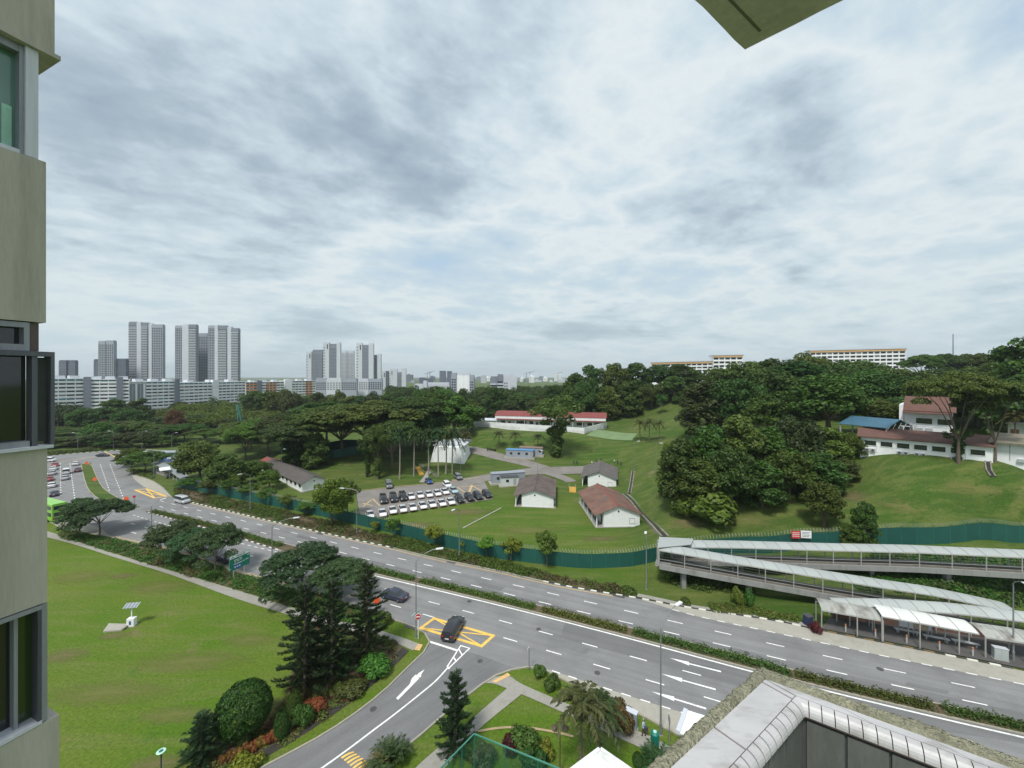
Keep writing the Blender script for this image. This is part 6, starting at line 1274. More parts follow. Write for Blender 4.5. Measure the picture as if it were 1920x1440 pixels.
# --- near verge
trees('road', [(150,86.5,928,74),(187,84.6,930,108)], 'road', 'umbrella street tree beside the green bus', 'umbrella street trees by the green bus', 'street_tree')
for q, lb in (((320,72.4,972,98),'umbrella street tree left of three behind the shrub verge'), ((359,71,986,92),'umbrella street tree in the middle of three behind the shrub verge'), ((404,68.2,973,94),'umbrella street tree over the dark car by the green road sign'), ((566,62,1015,150),'broad umbrella street tree left of the tall pines'), ((640,60.5,1044,110),'umbrella street tree behind the tall pines')):
    tree('road', *q, 'road', lb, 'umbrella street trees of the near verge', 'street_tree')
# --- pines and garden
for (px, py, yt, w), lb in (((572,1292,1088,122),'leftmost of the three tall dark pines beside the lawn'), ((622,1278,1082,104),'middle one of the three tall dark pines beside the lawn'), ((688,1236,1052,100),'tall dark pine nearest the junction'), ((853,1412,1256,100),'slender tiered pine on the lawn right of the side road')):
    tree('pine', px, 0, yt, w, 'pine', lb, None, 'pine_tree', base=P(px,py))
tree('pine', 374, 0, 1334, 96, 'pine', 'low spreading dark conifer by the red leaf shrubs', None, 'conifer', base=P(378,1428))
tree('ball', 457, 0, 1280, 90, 'topiary', 'big clipped round bush on the lawn edge', None, 'round_bush', 'bush', base=P(457,1378))
for (px, py, yt, w), lb in (((458,1398,1345,26),'small clipped cone bush in front of the round bush'), ((528,1384,1321,28),'clipped cone bush between round bush and pines'), ((551,1342,1288,28),'dark clipped cone bush under the left pine'), ((647,1262,1215,22),'dark clipped cone bush under the middle pine'), ((1196,1437,1408,22),'clipped cone bush near the lower right ledge')):
    tree('cone', px, 0, yt, w, 'topiary', lb, 'clipped cone bushes', 'cone_bush', 'bush', base=P(px,py))
tree('palm', 1095, 0, 1288, 132, 'palmy', 'bushy palm beside the footpath and fence', None, 'palm_tree', 'palm', base=P(1090,1462)); tree('palm', 1118, 0, 1300, 110, 'palm', 'second palm close behind the bushy palm', None, 'palm_tree', 'palm', base=P(1125,1440))
tree('stubpalm', 735, 0, 1375, 90, 'palm', 'low clump palm at the side road edge', None, 'clump_palm', 'palm', base=P(735,1432)); tree('stubpalm', 712, 0, 1402, 60, 'palmy', 'yellowish clump palm next to the speed hump', None, 'clump_palm', 'palm', base=P(712,1440)); tree('stubpalm', 1236, 0, 1392, 80, 'palm', 'clump palm under the cement ledge edge', None, 'clump_palm', 'palm', base=P(1232,1436))
for px, py, w, h, mk, lb in ((955,1412,34,34,'red','dark red leaf shrub behind the green screen'),(985,1406,64,44,'shrub2','leafy green shrub beside the red leaf shrub'),(1020,1418,44,36,'yellow','yellow variegated shrub behind the green screen'),(1000,1436,70,36,'topiary','dense dark shrub below the variegated shrub'),(905,1432,60,40,'shrub3','brownish shrub behind the green screen corner'),(1012,1268,30,24,'shrub2','small rough shrub at the junction corner'),(1035,1290,36,26,'shrub2','second rough shrub along the kerb grass'),(1128,1335,46,44,'shrub2','green shrub right of the bushy palm'),(1165,1362,60,48,'rust','red brown hedge shrub beside the metal cabinet'),(1150,1345,46,40,'shrub2','tall green shrub between palm and cabinet'),(695,1214,30,30,'fern','yellow spotted shrub under the right pine'),(566,1360,44,42,'shrub2','light green shrub below the left pine'),(700,1262,70,34,'fern','bright fern patch beside the drain'),(660,1300,56,24,'shrub','olive ground shrub beside the drain'),(720,1170,30,26,'shrub2','shrub at the pavement corner under the right pine'),(1528,1186,24,26,'red','dark red shrub at the left end of the bus stop'),(460,1446,70,34,'yellow','yellow green hedge at the lower frame edge'),(590,1330,50,22,'croton','orange leaf patch below the pines'),(1250,1086,36,60,'mid','creeper on the first pier of the lower ramp'),(1383,1134,24,36,'mid','left clipped shrub under the lower ramp'),(1404,1136,24,34,'mid','right clipped shrub under the lower ramp'),(1286,1132,22,12,'shrub2','small square shrub by the kerb near the ramp pier')):
    b = P(px,py); tree('bush', px, b.y, py-h, w, mk, lb, None, 'shrub', 'shrub', base=b)
for i, (px, py) in enumerate(((432,1428),(446,1420),(460,1412),(474,1406),(488,1400),(502,1394),(515,1388),(418,1434))):
    tree('bush', px, 0, py-22, 24, 'croton', 'orange red croton shrub beside the drain, %s along the row' % ORD[i], 'croton row beside the drain', 'croton_shrub', 'shrub', base=P(px,py))
# --- palms of the camp
for i, (px, py, yt, w, k) in enumerate(((749,898,804,30,'fanpalm'),(776,893,804,32,'fanpalm'),(803,892,804,34,'fanpalm'),(822,892,798,52,'palm'),(836,888,795,58,'palm'),(848,889,800,54,'palm'))):
    tree(k, px, 0, yt, w, 'palm', 'tall slim palm before the white hall, %s from the left' % ORD[i], 'palms before the white hall', 'palm_tree', 'palm', base=ground_at(px,py), bk=bark_pale)
tree('palm', 874, 0, 806, 34, 'palmy', 'yellowing palm right of the white hall', None, 'palm_tree', 'palm', base=ground_at(873,852))
for i, (px, py, yt) in enumerate(((936,842,810),(966,838,812),(1009,842,816))): tree('palm', px, 0, yt-4, 34, 'palmy', '%s small palm on the bank below the terrace wall' % ['left','middle','right'][i], 'small bank palms', 'palm_tree', 'palm', base=ground_at(px,py))
for i, (px, py, yt, w) in enumerate(((1200,828,784,34),(1218,830,782,36),(1236,826,786,30))): tree('palm', px, 0, yt, w, 'palmy', '%s of three short olive palms left of the hillside clump' % ['left','middle','right'][i], 'palms left of the hillside clump', 'palm_tree', 'palm', base=ground_at(px,py))
tree('palm', 1905, 0, 770, 50, 'palmy', 'yellowish palm behind the garage annexe', None, 'palm_tree', 'palm', base=on(1905,100))

# --- verge shrubs, hedges (uncountable leaves in one mass each)
def shrub_mass(name, A, B, nclump, rad, hgt, keys, label, seed=1, leaf=(0.26,0.14), per=34, parent=None, z0=0.05, bare=0.0, thing_cat=None):
    r = np.random.default_rng(seed); A = resample(line(A), 0.5); B = resample(line(B), 0.5); VV, MI = [], []
    for i in range(nclump):
        t = r.uniform(); s = r.uniform(0.04,0.96); a = A[min(len(A)-1,int(t*len(A)))]; b = B[min(len(B)-1,int(t*len(B)))]; p = a.lerp(b, s)
        patch = math.sin(t*37+seed)+math.sin(t*13.7+2*seed)+r.normal(0,0.5)
        if patch < -1.6+bare: continue
        sc = r.uniform(0.6,1.3)*(1+0.18*patch); R = rad*sc; hh = hgt*sc; n = int(per*sc*sc)+6; u = sph(n, r, -0.15)
        pos = np.array([p.x,p.y,z0+tz(p.x,p.y)])+u*np.array([R,R,hh])*r.uniform(0.7,1.05,(len(u),1)); VV.append(leaves(pos, norm(u+np.array([0,0,0.4])+r.normal(size=u.shape)*0.4), leaf[0], leaf[1], r))
        MI += [int((patch*0.9+r.normal(0,0.6)+2.2)) % len(keys)]*len(u)
    o = place(name, quads_mesh(name, np.concatenate(VV), [LM_[k] for k in keys], MI))
    if thing_cat: tag(o, label, thing_cat, 'clipped hedges in the road median', 'thing')
    else: tag(o, label, 'shrubs', None, 'stuff')
    return o
shrub_mass('verge_shrubbery', VERGE_N_A, VERGE_N_B, 1500, 0.62, 0.62, ['shrub','shrub2','young','shrub3','shrub2'], 'olive and green shrubs filling the verge before the lawn path', 1, (0.30,0.15), 40)
shrub_mass('verge_shrubbery', VERGE_F_B, VERGE_F_A, 1500, 0.7, 0.65, ['shrub','shrub3','shrub2','young','shrub2'], 'olive shrubs filling the far verge below the green fence', 2, (0.30,0.16), 34)
shrub_mass('garden_groundcover', BED_B, BED_A, 650, 0.5, 0.3, ['shrub3','rust','shrub','shrub2'], 'mixed low groundcover in the bed under the pines', 3, (0.22,0.12), 30, bare=0.7)
shrub_mass('slope_undergrowth', [(1640,1085),(1750,1088),(1850,1090),(1990,1096)], [(1600,1118),(1700,1130),(1800,1145),(1980,1160)], 800, 0.9, 0.7, ['shrub2','fern','young','shrub'], 'wild green undergrowth on the slope below the upper ramp', 4, (0.42,0.22), 34, z0=-0.1)
shrub_mass('ramp_undergrowth', [(1260,1080),(1330,1090),(1400,1098)], [(1262,1098),(1330,1110),(1420,1118)], 160, 0.7, 0.9, ['dark','mid','shrub2'], 'dark undergrowth in the shade of the lower ramp', 5, (0.36,0.2), 34)
shrub_mass('kerb_shrubs', [(1335,1136),(1400,1140),(1440,1150),(1495,1158)], [(1340,1146),(1400,1151),(1450,1160),(1500,1170)], 260, 0.5, 0.45, ['shrub2','young','shrub'], 'low green shrubs along the kerb below the lower ramp', 6, (0.24,0.13), 34)
shrub_mass('bay_shrubs', [(242,880),(262,882),(285,888)], [(246,888),(265,893),(287,899)], 90, 0.9, 0.7, ['shrub','dark','shrub2'], 'dark shrubs on the island beside the far bus bay', 7, (0.36,0.2), 34)
shrub_mass('street_hedge', [(60,858),(127,850),(190,845)], [(60,853),(127,846.5),(190,842)], 160, 1.2, 1.1, ['dark','olive'], 'dark hedge along the far side of the cross street', 8, (0.5,0.3), 40)
def med(x0, x1, i, lb, seed):
    a = [p for p in resample(MED_NEAR,0.4) if x0 < 960+p.x/p.y*F < x1]; b = [p for p in resample(MED_FAR,0.4) if x0 < 960+p.x/p.y*F < x1]
    r = np.random.default_rng(seed); A = resample(a,0.4); B = resample(b,0.4); VV = []; n = min(len(A),len(B))
    for k in range(n):
        c = A[k].lerp(B[min(len(B)-1,int(k*len(B)/n))], 0.5); hh = 0.50+0.10*math.sin(k*0.7+seed)+0.08*math.sin(k*0.23)
        for s in (-0.45,-0.15,0.15,0.45):
            u = sph(22, r, -0.2); pos = np.array([c.x+RN.x*s+r.normal(0,0.06),c.y+RN.y*s,0.2])+u*np.array([0.36,0.36,hh*r.uniform(0.8,1.5)])*r.uniform(0.7,1.08,(len(u),1)); VV.append(leaves(pos, norm(u+np.array([0,0,0.4])+r.normal(size=u.shape)*0.45), 0.24, 0.12, r))
    o = place('median_hedge', quads_mesh('median_hedge', np.concatenate(VV), LM_['hedge'])); tag(o, lb, 'hedge', 'hedges in the road median', 'thing')
med(286,440,0,'median hedge at the left behind the umbrella trees',1); med(446,530,1,'clipped median hedge above the striped kerb',2); med(600,782,2,'median hedge beyond the dark blue saloon car',3); med(790,1010,3,'median hedge beyond the yellow box',4); med(1018,1180,4,'median hedge stretch ending at the tall road lamp',5); med(1190,1492,5,'median hedge stretch ending at the cement ledge',6); med(1490,1762,6,'median hedge stretch just right of the ledge corner',7); med(1768,1960,7,'median hedge stretch at the right frame edge',8)

# --- far woods that read as one mass
def far_wood(name, label, spots, mk, seed, leaf):
    r = np.random.default_rng(seed); bl = []
    for px, D, yt, w in spots:
        x, y = Xat(px,D), D; zt = max(Zat(yt,D), 4.0); W = w*D/F/2
        for k in range(5): bl.append((np.array([x+r.normal(0,W*0.5), y+r.normal(0,W*0.4), zt*r.uniform(0.45,0.78)]), (W*r.uniform(0.4,0.75),)*2+(zt*r.uniform(0.2,0.3),)))
    o = place(name, quads_mesh(name, blob_leaves(bl, leaf, leaf*0.6, r, 0.9), LM_[mk])); tag(o, label, 'woods', None, 'stuff')
rs2 = random.Random(21)
far_wood('distant_woods', 'dark wood filling the middle distance below the far city', [(rs2.uniform(740,1075), rs2.uniform(340,700), rs2.uniform(722,732), rs2.uniform(18,34)) for _ in range(150)], 'dark', 5, 1.5)
far_wood('distant_woods', 'dark trees standing round the feet of the slab blocks', [(px:=rs2.uniform(96,620), 250+max(0,px-100)*0.42*rs2.uniform(0.8,1.0)-10, (772 if px < 330 else 757 if px < 470 else 742)+rs2.uniform(-6,14), rs2.uniform(26,46)) for _ in range(90)], 'dark', 6, 1.2)
far_wood('distant_woods', 'dark tree belt on the flat ground before the orange painted blocks', [(rs2.uniform(330,660), d:=rs2.uniform(235,385), 705+721*rs2.uniform(23,27)/d, rs2.uniform(28,44)) for _ in range(110)], 'mid', 7, 0.95)
# ------------------------------------------------------------------ vehicles
tyre_m = mat('tyre', (0.018,0.018,0.02), 0.85, var=0.1); rim_m = mat('rim', (0.35,0.36,0.38), 0.35, metal=0.8, var=0.05)
head_m = mat('headlight_glass', (0.65,0.67,0.68), 0.15, var=0.0, fine=0); tail_m = mat('taillight_red', (0.42,0.02,0.02), 0.25, var=0.0, fine=0); plate_m = mat('number_plate', (0.6,0.6,0.58), 0.6, var=0.0, fine=0)
car_glass = glass('car_glass', (0.02,0.025,0.03), 0.06, 0.9)
def paint(name, c, coat=0.6): return mat('paint_'+name, c, 0.38, var=0.04, scale=1.5, fine=0.03, fscale=60, coat=coat, stain=tuple(x*0.8+0.02 for x in c), stain_amt=0.3, stain_scale=1.2)
PAINT = dict(white=paint('white',(0.70,0.71,0.72)), black=paint('black',(0.014,0.015,0.018)), navy=paint('navy',(0.022,0.028,0.055)), silver=paint('silver',(0.42,0.44,0.46)), grey=paint('grey',(0.16,0.17,0.185)), red=paint('red',(0.33,0.02,0.02)), blue=paint('blue',(0.02,0.06,0.22)), teal=paint('teal',(0.33,0.47,0.50)), maroon=paint('maroon',(0.12,0.03,0.05)))
# stations: x along the car (front +), half width, underside, belt (bottom of glass), top (roof / bonnet), roof half width
SHAPE = {
 'sedan': dict(L=4.6, W=0.9, st=[(-2.3,0.74,0.42,0.78,0.86,0.66),(-2.2,0.86,0.28,0.88,0.98,0.72),(-1.55,0.90,0.22,0.92,1.03,0.72),(-0.95,0.90,0.2,0.93,1.38,0.60),(-0.35,0.90,0.2,0.93,1.46,0.62),(0.35,0.90,0.2,0.92,1.43,0.60),(1.15,0.90,0.2,0.90,0.98,0.70),(1.75,0.89,0.22,0.80,0.88,0.70),(2.15,0.84,0.28,0.66,0.74,0.66),(2.3,0.70,0.40,0.56,0.60,0.56)], wb=(-1.36,1.38)),
 'suv': dict(L=4.7, W=0.93, st=[(-2.35,0.80,0.45,0.95,1.05,0.66),(-2.28,0.90,0.32,1.05,1.52,0.66),(-1.7,0.93,0.28,1.06,1.66,0.68),(-0.8,0.93,0.28,1.06,1.70,0.70),(0.1,0.93,0.28,1.04,1.68,0.68),(0.65,0.93,0.28,1.03,1.52,0.66),(1.25,0.93,0.28,1.02,1.10,0.74),(1.9,0.91,0.3,0.95,1.02,0.74),(2.25,0.86,0.34,0.80,0.88,0.68),(2.35,0.74,0.45,0.66,0.72,0.60)], wb=(-1.4,1.42)),
 'van': dict(L=4.8, W=0.92, st=[(-2.4,0.84,0.42,1.05,1.2,0.78),(-2.34,0.90,0.3,1.12,1.90,0.76),(-1.6,0.92,0.26,1.12,1.98,0.78),(-0.4,0.92,0.26,1.12,2.0,0.78),(0.8,0.92,0.26,1.10,1.97,0.76),(1.4,0.92,0.26,1.08,1.72,0.74),(1.95,0.91,0.28,1.05,1.20,0.76),(2.3,0.86,0.32,0.85,0.95,0.70),(2.4,0.74,0.42,0.66,0.72,0.60)], wb=(-1.45,1.5)),
}
CARS = {}
def car_proto(shape, col, police=False):
    key = (shape, col, police)
    if key in CARS: return CARS[key]
    S = SHAPE[shape]; st = S['st']; body, win = MB(), MB(); rings = []
    for x, hw, zu, zb, zt, rw in st:
        gl = zt-zb > 0.25
        pts = [(0.0,zu),(hw*0.86,zu),(hw*0.98,zu+0.1),(hw,(zu+zb)/2),(hw*0.985,zb-0.04),(hw*0.955 if gl else (hw*0.93),zb)] + ([(rw+(hw*0.955-rw)*0.12,zt-0.07),(rw*0.90,zt-0.012),(rw*0.5,zt+0.018),(0.0,zt+0.026)] if gl else [(hw*0.88,zb+(zt-zb)*0.45),(rw*0.86,zt-0.02),(rw*0.5,zt),(0.0,zt+0.008)])
        rings.append([(x,-y,z) for y,z in pts] + [(x,y,z) for y,z in pts[::-1]][1:])
    n = len(rings[0]); v = [p for r_ in rings for p in r_]
    bf, wf = [], []
    for i in range(len(rings)-1):
        ga, gb = st[i][4]-st[i][3] > 0.25, st[i+1][4]-st[i+1][3] > 0.25
        for j in range(n-1):
            f = (i*n+j, i*n+j+1, (i+1)*n+j+1, (i+1)*n+j); side = j == 5 or j == n-2-5
            glassy = (side and ga and gb) or ((ga != gb) and 5 <= j <= n-2-5)
            (wf if glassy else bf).append(f)
    bf.append(tuple(range(n))); bf.append(tuple((len(rings)-1)*n+k for k in range(n-1,-1,-1)))
    body.add(v, bf); win.add(v, wf)
    # drop unused vertices by rebuilding
    def tidy(mb):
        used = sorted({i for f in mb.f for i in f}); mp = {u:k for k,u in enumerate(used)}; mb.v = [mb.v[u] for u in used]; mb.f = [tuple(mp[i] for i in f) for f in mb.f]; return mb
    tidy(body); tidy(win)
    parts = [('body', body.mesh('body', PAINT[col]), None, True), ('windows', win.mesh('windows', car_glass), None, True)]
    wr = 0.32 if shape == 'sedan' else 0.36
    wm = MB(); wm.lathe([(wr*0.6,-0.11),(wr*0.94,-0.11),(wr,-0.07),(wr,0.07),(wr*0.94,0.11),(wr*0.6,0.11)], 16); tyre = wm.mesh('tyre', tyre_m)
    rm = MB(); rm.lathe([(wr*0.12,-0.118),(wr*0.62,-0.105),(wr*0.62,0.105),(wr*0.12,0.118)], 10); rim = rm.mesh('rim', rim_m)
    x0, x1 = st[0][0], st[-1][0]; hl, tl = [], []
    for s in (-1,1):
        m1 = MB(); xb = x1-0.16; m1.box(xb,xb+0.14,min(s*0.45,s*0.74),max(s*0.45,s*0.74),st[-2][3]-0.10,st[-2][3]+0.04); hl.append(m1.mesh('headlight', head_m))
        m2 = MB(); zz = 0.80 if shape == 'sedan' else 1.0; m2.box(x0-0.015,x0+0.12,min(s*0.50,s*0.76),max(s*0.50,s*0.76),zz-0.14,zz+0.06); tl.append(m2.mesh('tail_light', tail_m))
    pm = MB(); pm.box(x0-0.03,x0+0.02,-0.26,0.26,0.60,0.72); plate = pm.mesh('number_plate', plate_m)
    mm = []
    for s in (-1,1): q = MB(); q.box(0.75,0.92,min(s*S['W'],s*(S['W']+0.16)),max(s*S['W'],s*(S['W']+0.16)),0.98,1.12); mm.append(q.mesh('mirror', PAINT[col]))
    lb = st_ = None
    if police:
        q = MB(); q.box(-0.25,0.05,-0.55,0.55,st[4][4]+0.02,st[4][4]+0.16); lb = q.mesh('light_bar', mat('light_bar',(0.55,0.58,0.66),0.3,var=0.0))
        q = MB()
        for s in (-1,1): q.box(-2.0,1.9,min(s*(S['W']+0.004),s*(S['W']-0.03)),max(s*(S['W']+0.004),s*(S['W']-0.03)),0.50,0.66)
        q.box(2.2,2.305,-0.6,0.6,0.40,0.50); st_ = q.mesh('stripe', PAINT['red'])
    CARS[key] = (parts, tyre, rim, S['wb'], S['W'], wr, hl, tl, plate, mm, lb, st_); return CARS[key]
def car(shape, col, label, pos, d, group=None, police=False, name=None, sub=True):
    parts, tyre, rim, wb, W, wr, hl, tl, plate, mm, lb, stp = car_proto(shape, col, police)
    t = thing(name or {'sedan':'car','suv':'car','van':'van'}[shape], label, {'sedan':'car','suv':'car','van':'van'}[shape], pos, heading(d), group)
    for nm, me, _, sm in parts:
        if not me.get('sm'): me.polygons.foreach_set('use_smooth',[True]*len(me.polygons)); me['sm'] = 1; me.set_sharp_from_angle(angle=math.radians(38))
        place(nm, me, t)
    for x in wb:
        for s in (-1,1):
            w = place('wheel', tyre, t, (x, s*(W-0.12), wr)); w.rotation_euler = (math.radians(90),0,0); place('rim', rim, w)
    for q in hl: place('headlight', q, t)
    for q in tl: place('tail_light', q, t)
    place('number_plate', plate, t)
    for q in mm: place('mirror', q, t)
    if lb: place('light_bar', lb, t); place('stripe', stp, t)
    return t
def gp(px, py, dz=0.035): p = P(px,py); p.z = dz; return p
car('suv', 'black', 'black people carrier crossing the yellow box', gp(850,1186), Vector((0.22,1,0)))
car('sedan', 'navy', 'dark blue saloon car on the near carriageway by the lamp post', gp(739,1122), RU)
car('van', 'silver', 'silver minibus coming along the far carriageway', gp(342,943), Vector((0.916,-0.40,0)))
car('sedan', 'navy', 'dark saloon car behind the green road sign', gp(424,1051), Vector((-0.88,0.47,0)))
car('sedan', 'white', 'white car half hidden under the broad umbrella tree', gp(535,1086), Vector((-0.9,0.43,0)))
TD_ = Vector((-0.72,0.69,0)); GT = 'traffic queueing towards the junction'
for sh, cl, px, py, lb in (('sedan','white',142,872,'white car at the head of the queue beside the median'),('sedan','maroon',146,884,'dark red car second beside the median in the queue'),('van','white',124.5,888,'white lorry-like van with dark back in the middle lane'),('sedan','silver',121.5,899,'silver car behind the white van in the queue'),('sedan','red',103,874,'red car farthest up the outer queue lane'),('sedan','white',100.5,881,'white car second in the outer queue lane'),('sedan','silver',97.5,890,'pale car third in the outer queue lane'),('sedan','red',92.5,901,'red car close to the tower wall in the queue'),('sedan','white',97,913,'white car near the tower wall in the queue'),('sedan','navy',102,929,'dark car just ahead of the green bus')):
    car(sh, cl, lb, gp(px,py), TD_, GT)
car('sedan','black','dark car crossing the far junction', gp(193,856), Vector((1,0.12,0))); car('van','white','white van on the cross street by the tower wall', gp(90,866), Vector((1,0.15,0))); car('sedan','silver','silver car waiting at the right of the far junction', gp(230,857), Vector((-1,-0.2,0)))
# green double-decker bus
bus_g = paint('bus_green',(0.22,0.52,0.06),0.4); bp = gp(112,978); t = thing('double_decker_bus', 'bright green double decker bus stopped beside the umbrella trees', 'bus', bp, heading(Vector((-0.93,0.37,0))))
def rbox(x0,x1,hw,z0,z1,b=0.12):
    mb = MB(); pr = [(-hw+b,z0),(hw-b,z0),(hw,z0+b),(hw,z1-b),(hw-b,z1),(-hw+b,z1),(-hw,z1-b),(-hw,z0+b)]; return mb.extrude(pr, x0, x1, axis='x')
rbox(0,12,1.25,0.35,4.4).obj('body', bus_g, t)
for z0, z1 in ((1.4,2.3),(3.0,3.85)):
    for s in (-1,1):
        for k in range(7): MB().box(0.5+k*1.6,1.95+k*1.6,min(s*1.25,s*1.27),max(s*1.25,s*1.27),z0,z1).obj('window', car_glass, t)
    MB().box(-0.03,0.01,-1.0,1.0,z0,z1).obj('rear_window', car_glass, t)
MB().box(-0.03,0.0,-0.9,0.9,0.6,1.2).obj('engine_grille', dark_grey, t)
for x in (2.6,8.6):
    for s in (-1,1): w = MB().lathe([(0.3,-0.14),(0.48,-0.14),(0.5,0),(0.48,0.14),(0.3,0.14)],14).obj('wheel', tyre_m, t, loc=(x,s*1.12,0.5)); w.rotation_euler = (math.radians(90),0,0)
for s in (-1,1): MB().box(-0.03,0.02,min(s*0.95,s*1.15),max(s*0.95,s*1.15),0.7,1.3).obj('tail_light', tail_m, t)
# parked cars in the camp
PD_ = Vector((0.42,-0.91,0)); zc = lambda x, y: (680+x/6.857, 860+y/6.857)
def park(sh, cl, lb, x, y, grp, police=False, d=PD_):
    px, py = zc(x,y); g = ground_at(px,py-3); g.z = tz(g.x,g.y)+0.12; car(sh, cl, lb, g, d, grp, police)
for i, (x, y) in enumerate(((265,585),(395,565),(515,550))): park('van','black','%s of the three black vans in the rear parking row from the left' % ORD[i], x, y, 'black vans parked in the camp')
for i, (x, y) in enumerate(((622,535),(737,518),(850,505),(957,490),(1057,470))): park('sedan','white','%s white patrol car in the rear parking row from the left' % ORD[i], x, y, 'white patrol cars in the rear row', True)
park('sedan','teal','pale teal car ending the rear parking row',1170,455,None); park('suv','white','white car parked behind the pale teal one',1085,385,None)
for i, (x, y) in enumerate(((95,775),(255,752),(385,715),(515,697),(640,678),(770,655),(890,636),(1015,620),(1130,600))): park('sedan','white','%s white patrol car in the front parking row from the left' % ORD[i], x, y, 'white patrol cars in the front row', True)
for i, (x, y) in enumerate(((1245,575),(1370,553),(1480,533),(1600,512))): park('suv','black','%s black car in the front parking row from the left' % ORD[i], x, y, 'black cars parked in the front row')
park('van','grey','grey van parked on the top edge of the car park',335,390,None); park('sedan','blue','bright blue car parked below the yellow steps',850,332,None); park('suv','grey','dark car with white bonnet at the camp road corner',1228,282,None)
# motorcycles
def motorcycle(lb, px, py, rz, grp, col):
    g = ground_at(px,py); g.z += 0.1; t = thing('motorcycle', lb, 'motorcycle', g, rz, grp); wm = MB(); wm.lathe([(0.2,-0.05),(0.3,-0.05),(0.31,0),(0.3,0.05),(0.2,0.05)],12); me = wm.mesh('wheel', tyre_m)
    for x in (-0.65,0.65): w = place('wheel', me, t, (x,0,0.31)); w.rotation_euler = (math.radians(90),0,0)
    MB().tube([(0.5,0,0.85),(0.15,0,0.72),(-0.2,0,0.5),(-0.6,0,0.5)],[0.12,0.2,0.17,0.08],7).obj('body', col, t); MB().tube([(-0.05,0,0.82),(-0.4,0,0.8),(-0.75,0,0.86)],[0.13,0.15,0.08],6).obj('seat', dark_grey, t)
    MB().beam((0.42,-0.36,1.05),(0.42,0.36,1.05),0.05).obj('handlebar', dark_grey, t); MB().beam((0.66,0,0.31),(0.42,0,1.02),0.08).obj('fork', rim_m, t); MB().box(-1.0,-0.68,-0.2,0.2,0.85,1.2).obj('top_box', col, t)
for i, px in enumerate((916,922,928)): motorcycle('%s of three dark motorcycles left of the blue roofed container' % ['left','middle','right'][i], px, 845+i*0.8, 1.0, 'motorcycles by the blue roofed container', PAINT['black'])
for i, (px, py) in enumerate(((1076,870),(1082,870),(1110,871),(1118,868),(1127,866),(1152,868),(1158,870),(1164,872))): motorcycle('%s motorcycle from the left behind the dark grey roofed bungalow' % ORD[i], px, py, 1.3, 'motorcycles behind the grey roofed bungalow', PAINT['white'] if i % 3 == 2 else PAINT['black'])

# ------------------------------------------------------------------ street furniture
pole_m = mat('lamp_pole', (0.22,0.235,0.24), 0.5, var=0.08, scale=1.5, metal=0.3); lamp_w = mat('lamp_head', (0.66,0.68,0.69), 0.45, var=0.05)
def lamp(lb, base, h, arm, rise=1.3, name='street_lamp', r=0.09):
    t = thing(name, lb, 'street lamp', base); arm = Vector(arm); L_ = arm.length; a = arm.normalized() if L_ else Vector((1,0,0)); pts = [(0,0,0)]
    MB().tube([(0,0,-0.1),(0,0,1.2),(0,0,1.25),(0,0,h)],[r*1.5,r*1.4,r,r*0.62],8).obj('pole', pole_m, t)
    cr = [a*(L_*s)+Vector((0,0,h+rise*math.sin(s*math.pi/2)**0.9)) for s in (0,0.15,0.3,0.5,0.75,1.0)]; MB().tube(cr,[r*0.62,r*0.58,r*0.55,r*0.5,r*0.45,r*0.45],6).obj('arm', pole_m, t)
    e = cr[-1]; q = MB(); q.beam(e-a*0.1, e+a*0.85+Vector((0,0,0.06)), 0.34, 0.12); q.obj('lamp_head', lamp_w, t); MB().box(-0.14,0.14,-0.14,0.14,-0.1,0.05).obj('base_plate', concrete, t)
lamp('tall road lamp beside the no entry sign at the junction', P(780,1196), 10.2, (2.7,0.4,0), 1.5); lamp('tall road lamp beside the green litter bin', P(1239,1378), 10.4, (2.1,1.4,0), 1.4); lamp('road lamp right of the green road sign', P(510,1096), 9.8, (3.4,0.5,0), 1.2)
lamp('road lamp on the far verge above the silver minibus', P(469,960), 9.4, RN*-2.2, 0.9); lamp('road lamp before the yellow green tree', P(669,1001), 9.6, (-2.9,0,0), 0.5); lamp('road lamp before the green fence below the lawn line', P(861,1046), 9.0, RN*-1.8, 0.9); lamp('road lamp just left of the ramp landing', P(1212,1105), 9.2, RN*-1.8, 0.9); lamp('road lamp at the right end of the bus stop', P(1900,1240), 9.6, RN*-1.5, 0.8)
lamp('road lamp left of the three umbrella trees', P(284,1028), 8.6, RN*1.6, 0.8); lamp('road lamp beside the far bus bay', P(288.5,897), 8.6, Vector((-1.5,-1,0)), 0.8)
for i, (px, py, yt) in enumerate(((146,846,823),(322,846,820),(213,842,823),(266,842,815))): lamp('%s slender lamp along the cross street from the left' % ['first','fourth','second','third'][i], P(px,py), 8.0, (1.8*(1 if i%2 else -1),0,0), 0.6)
for i, (px, py, h) in enumerate(((528+0,890,8.5),(864,898,8),(1008,885,7),(1189,880,9),(1230,893,9.5))): g = ground_at(px,py); lamp(['camp lamp beside the long barrack','camp lamp at the right of the white hall','camp lamp by the camp road bend','thin camp pole behind the grey roofed bungalow','thin camp pole on the slope right of the bungalows'][i], g, h, (1.0,-0.4,0), 0.5, 'camp_lamp', 0.06)
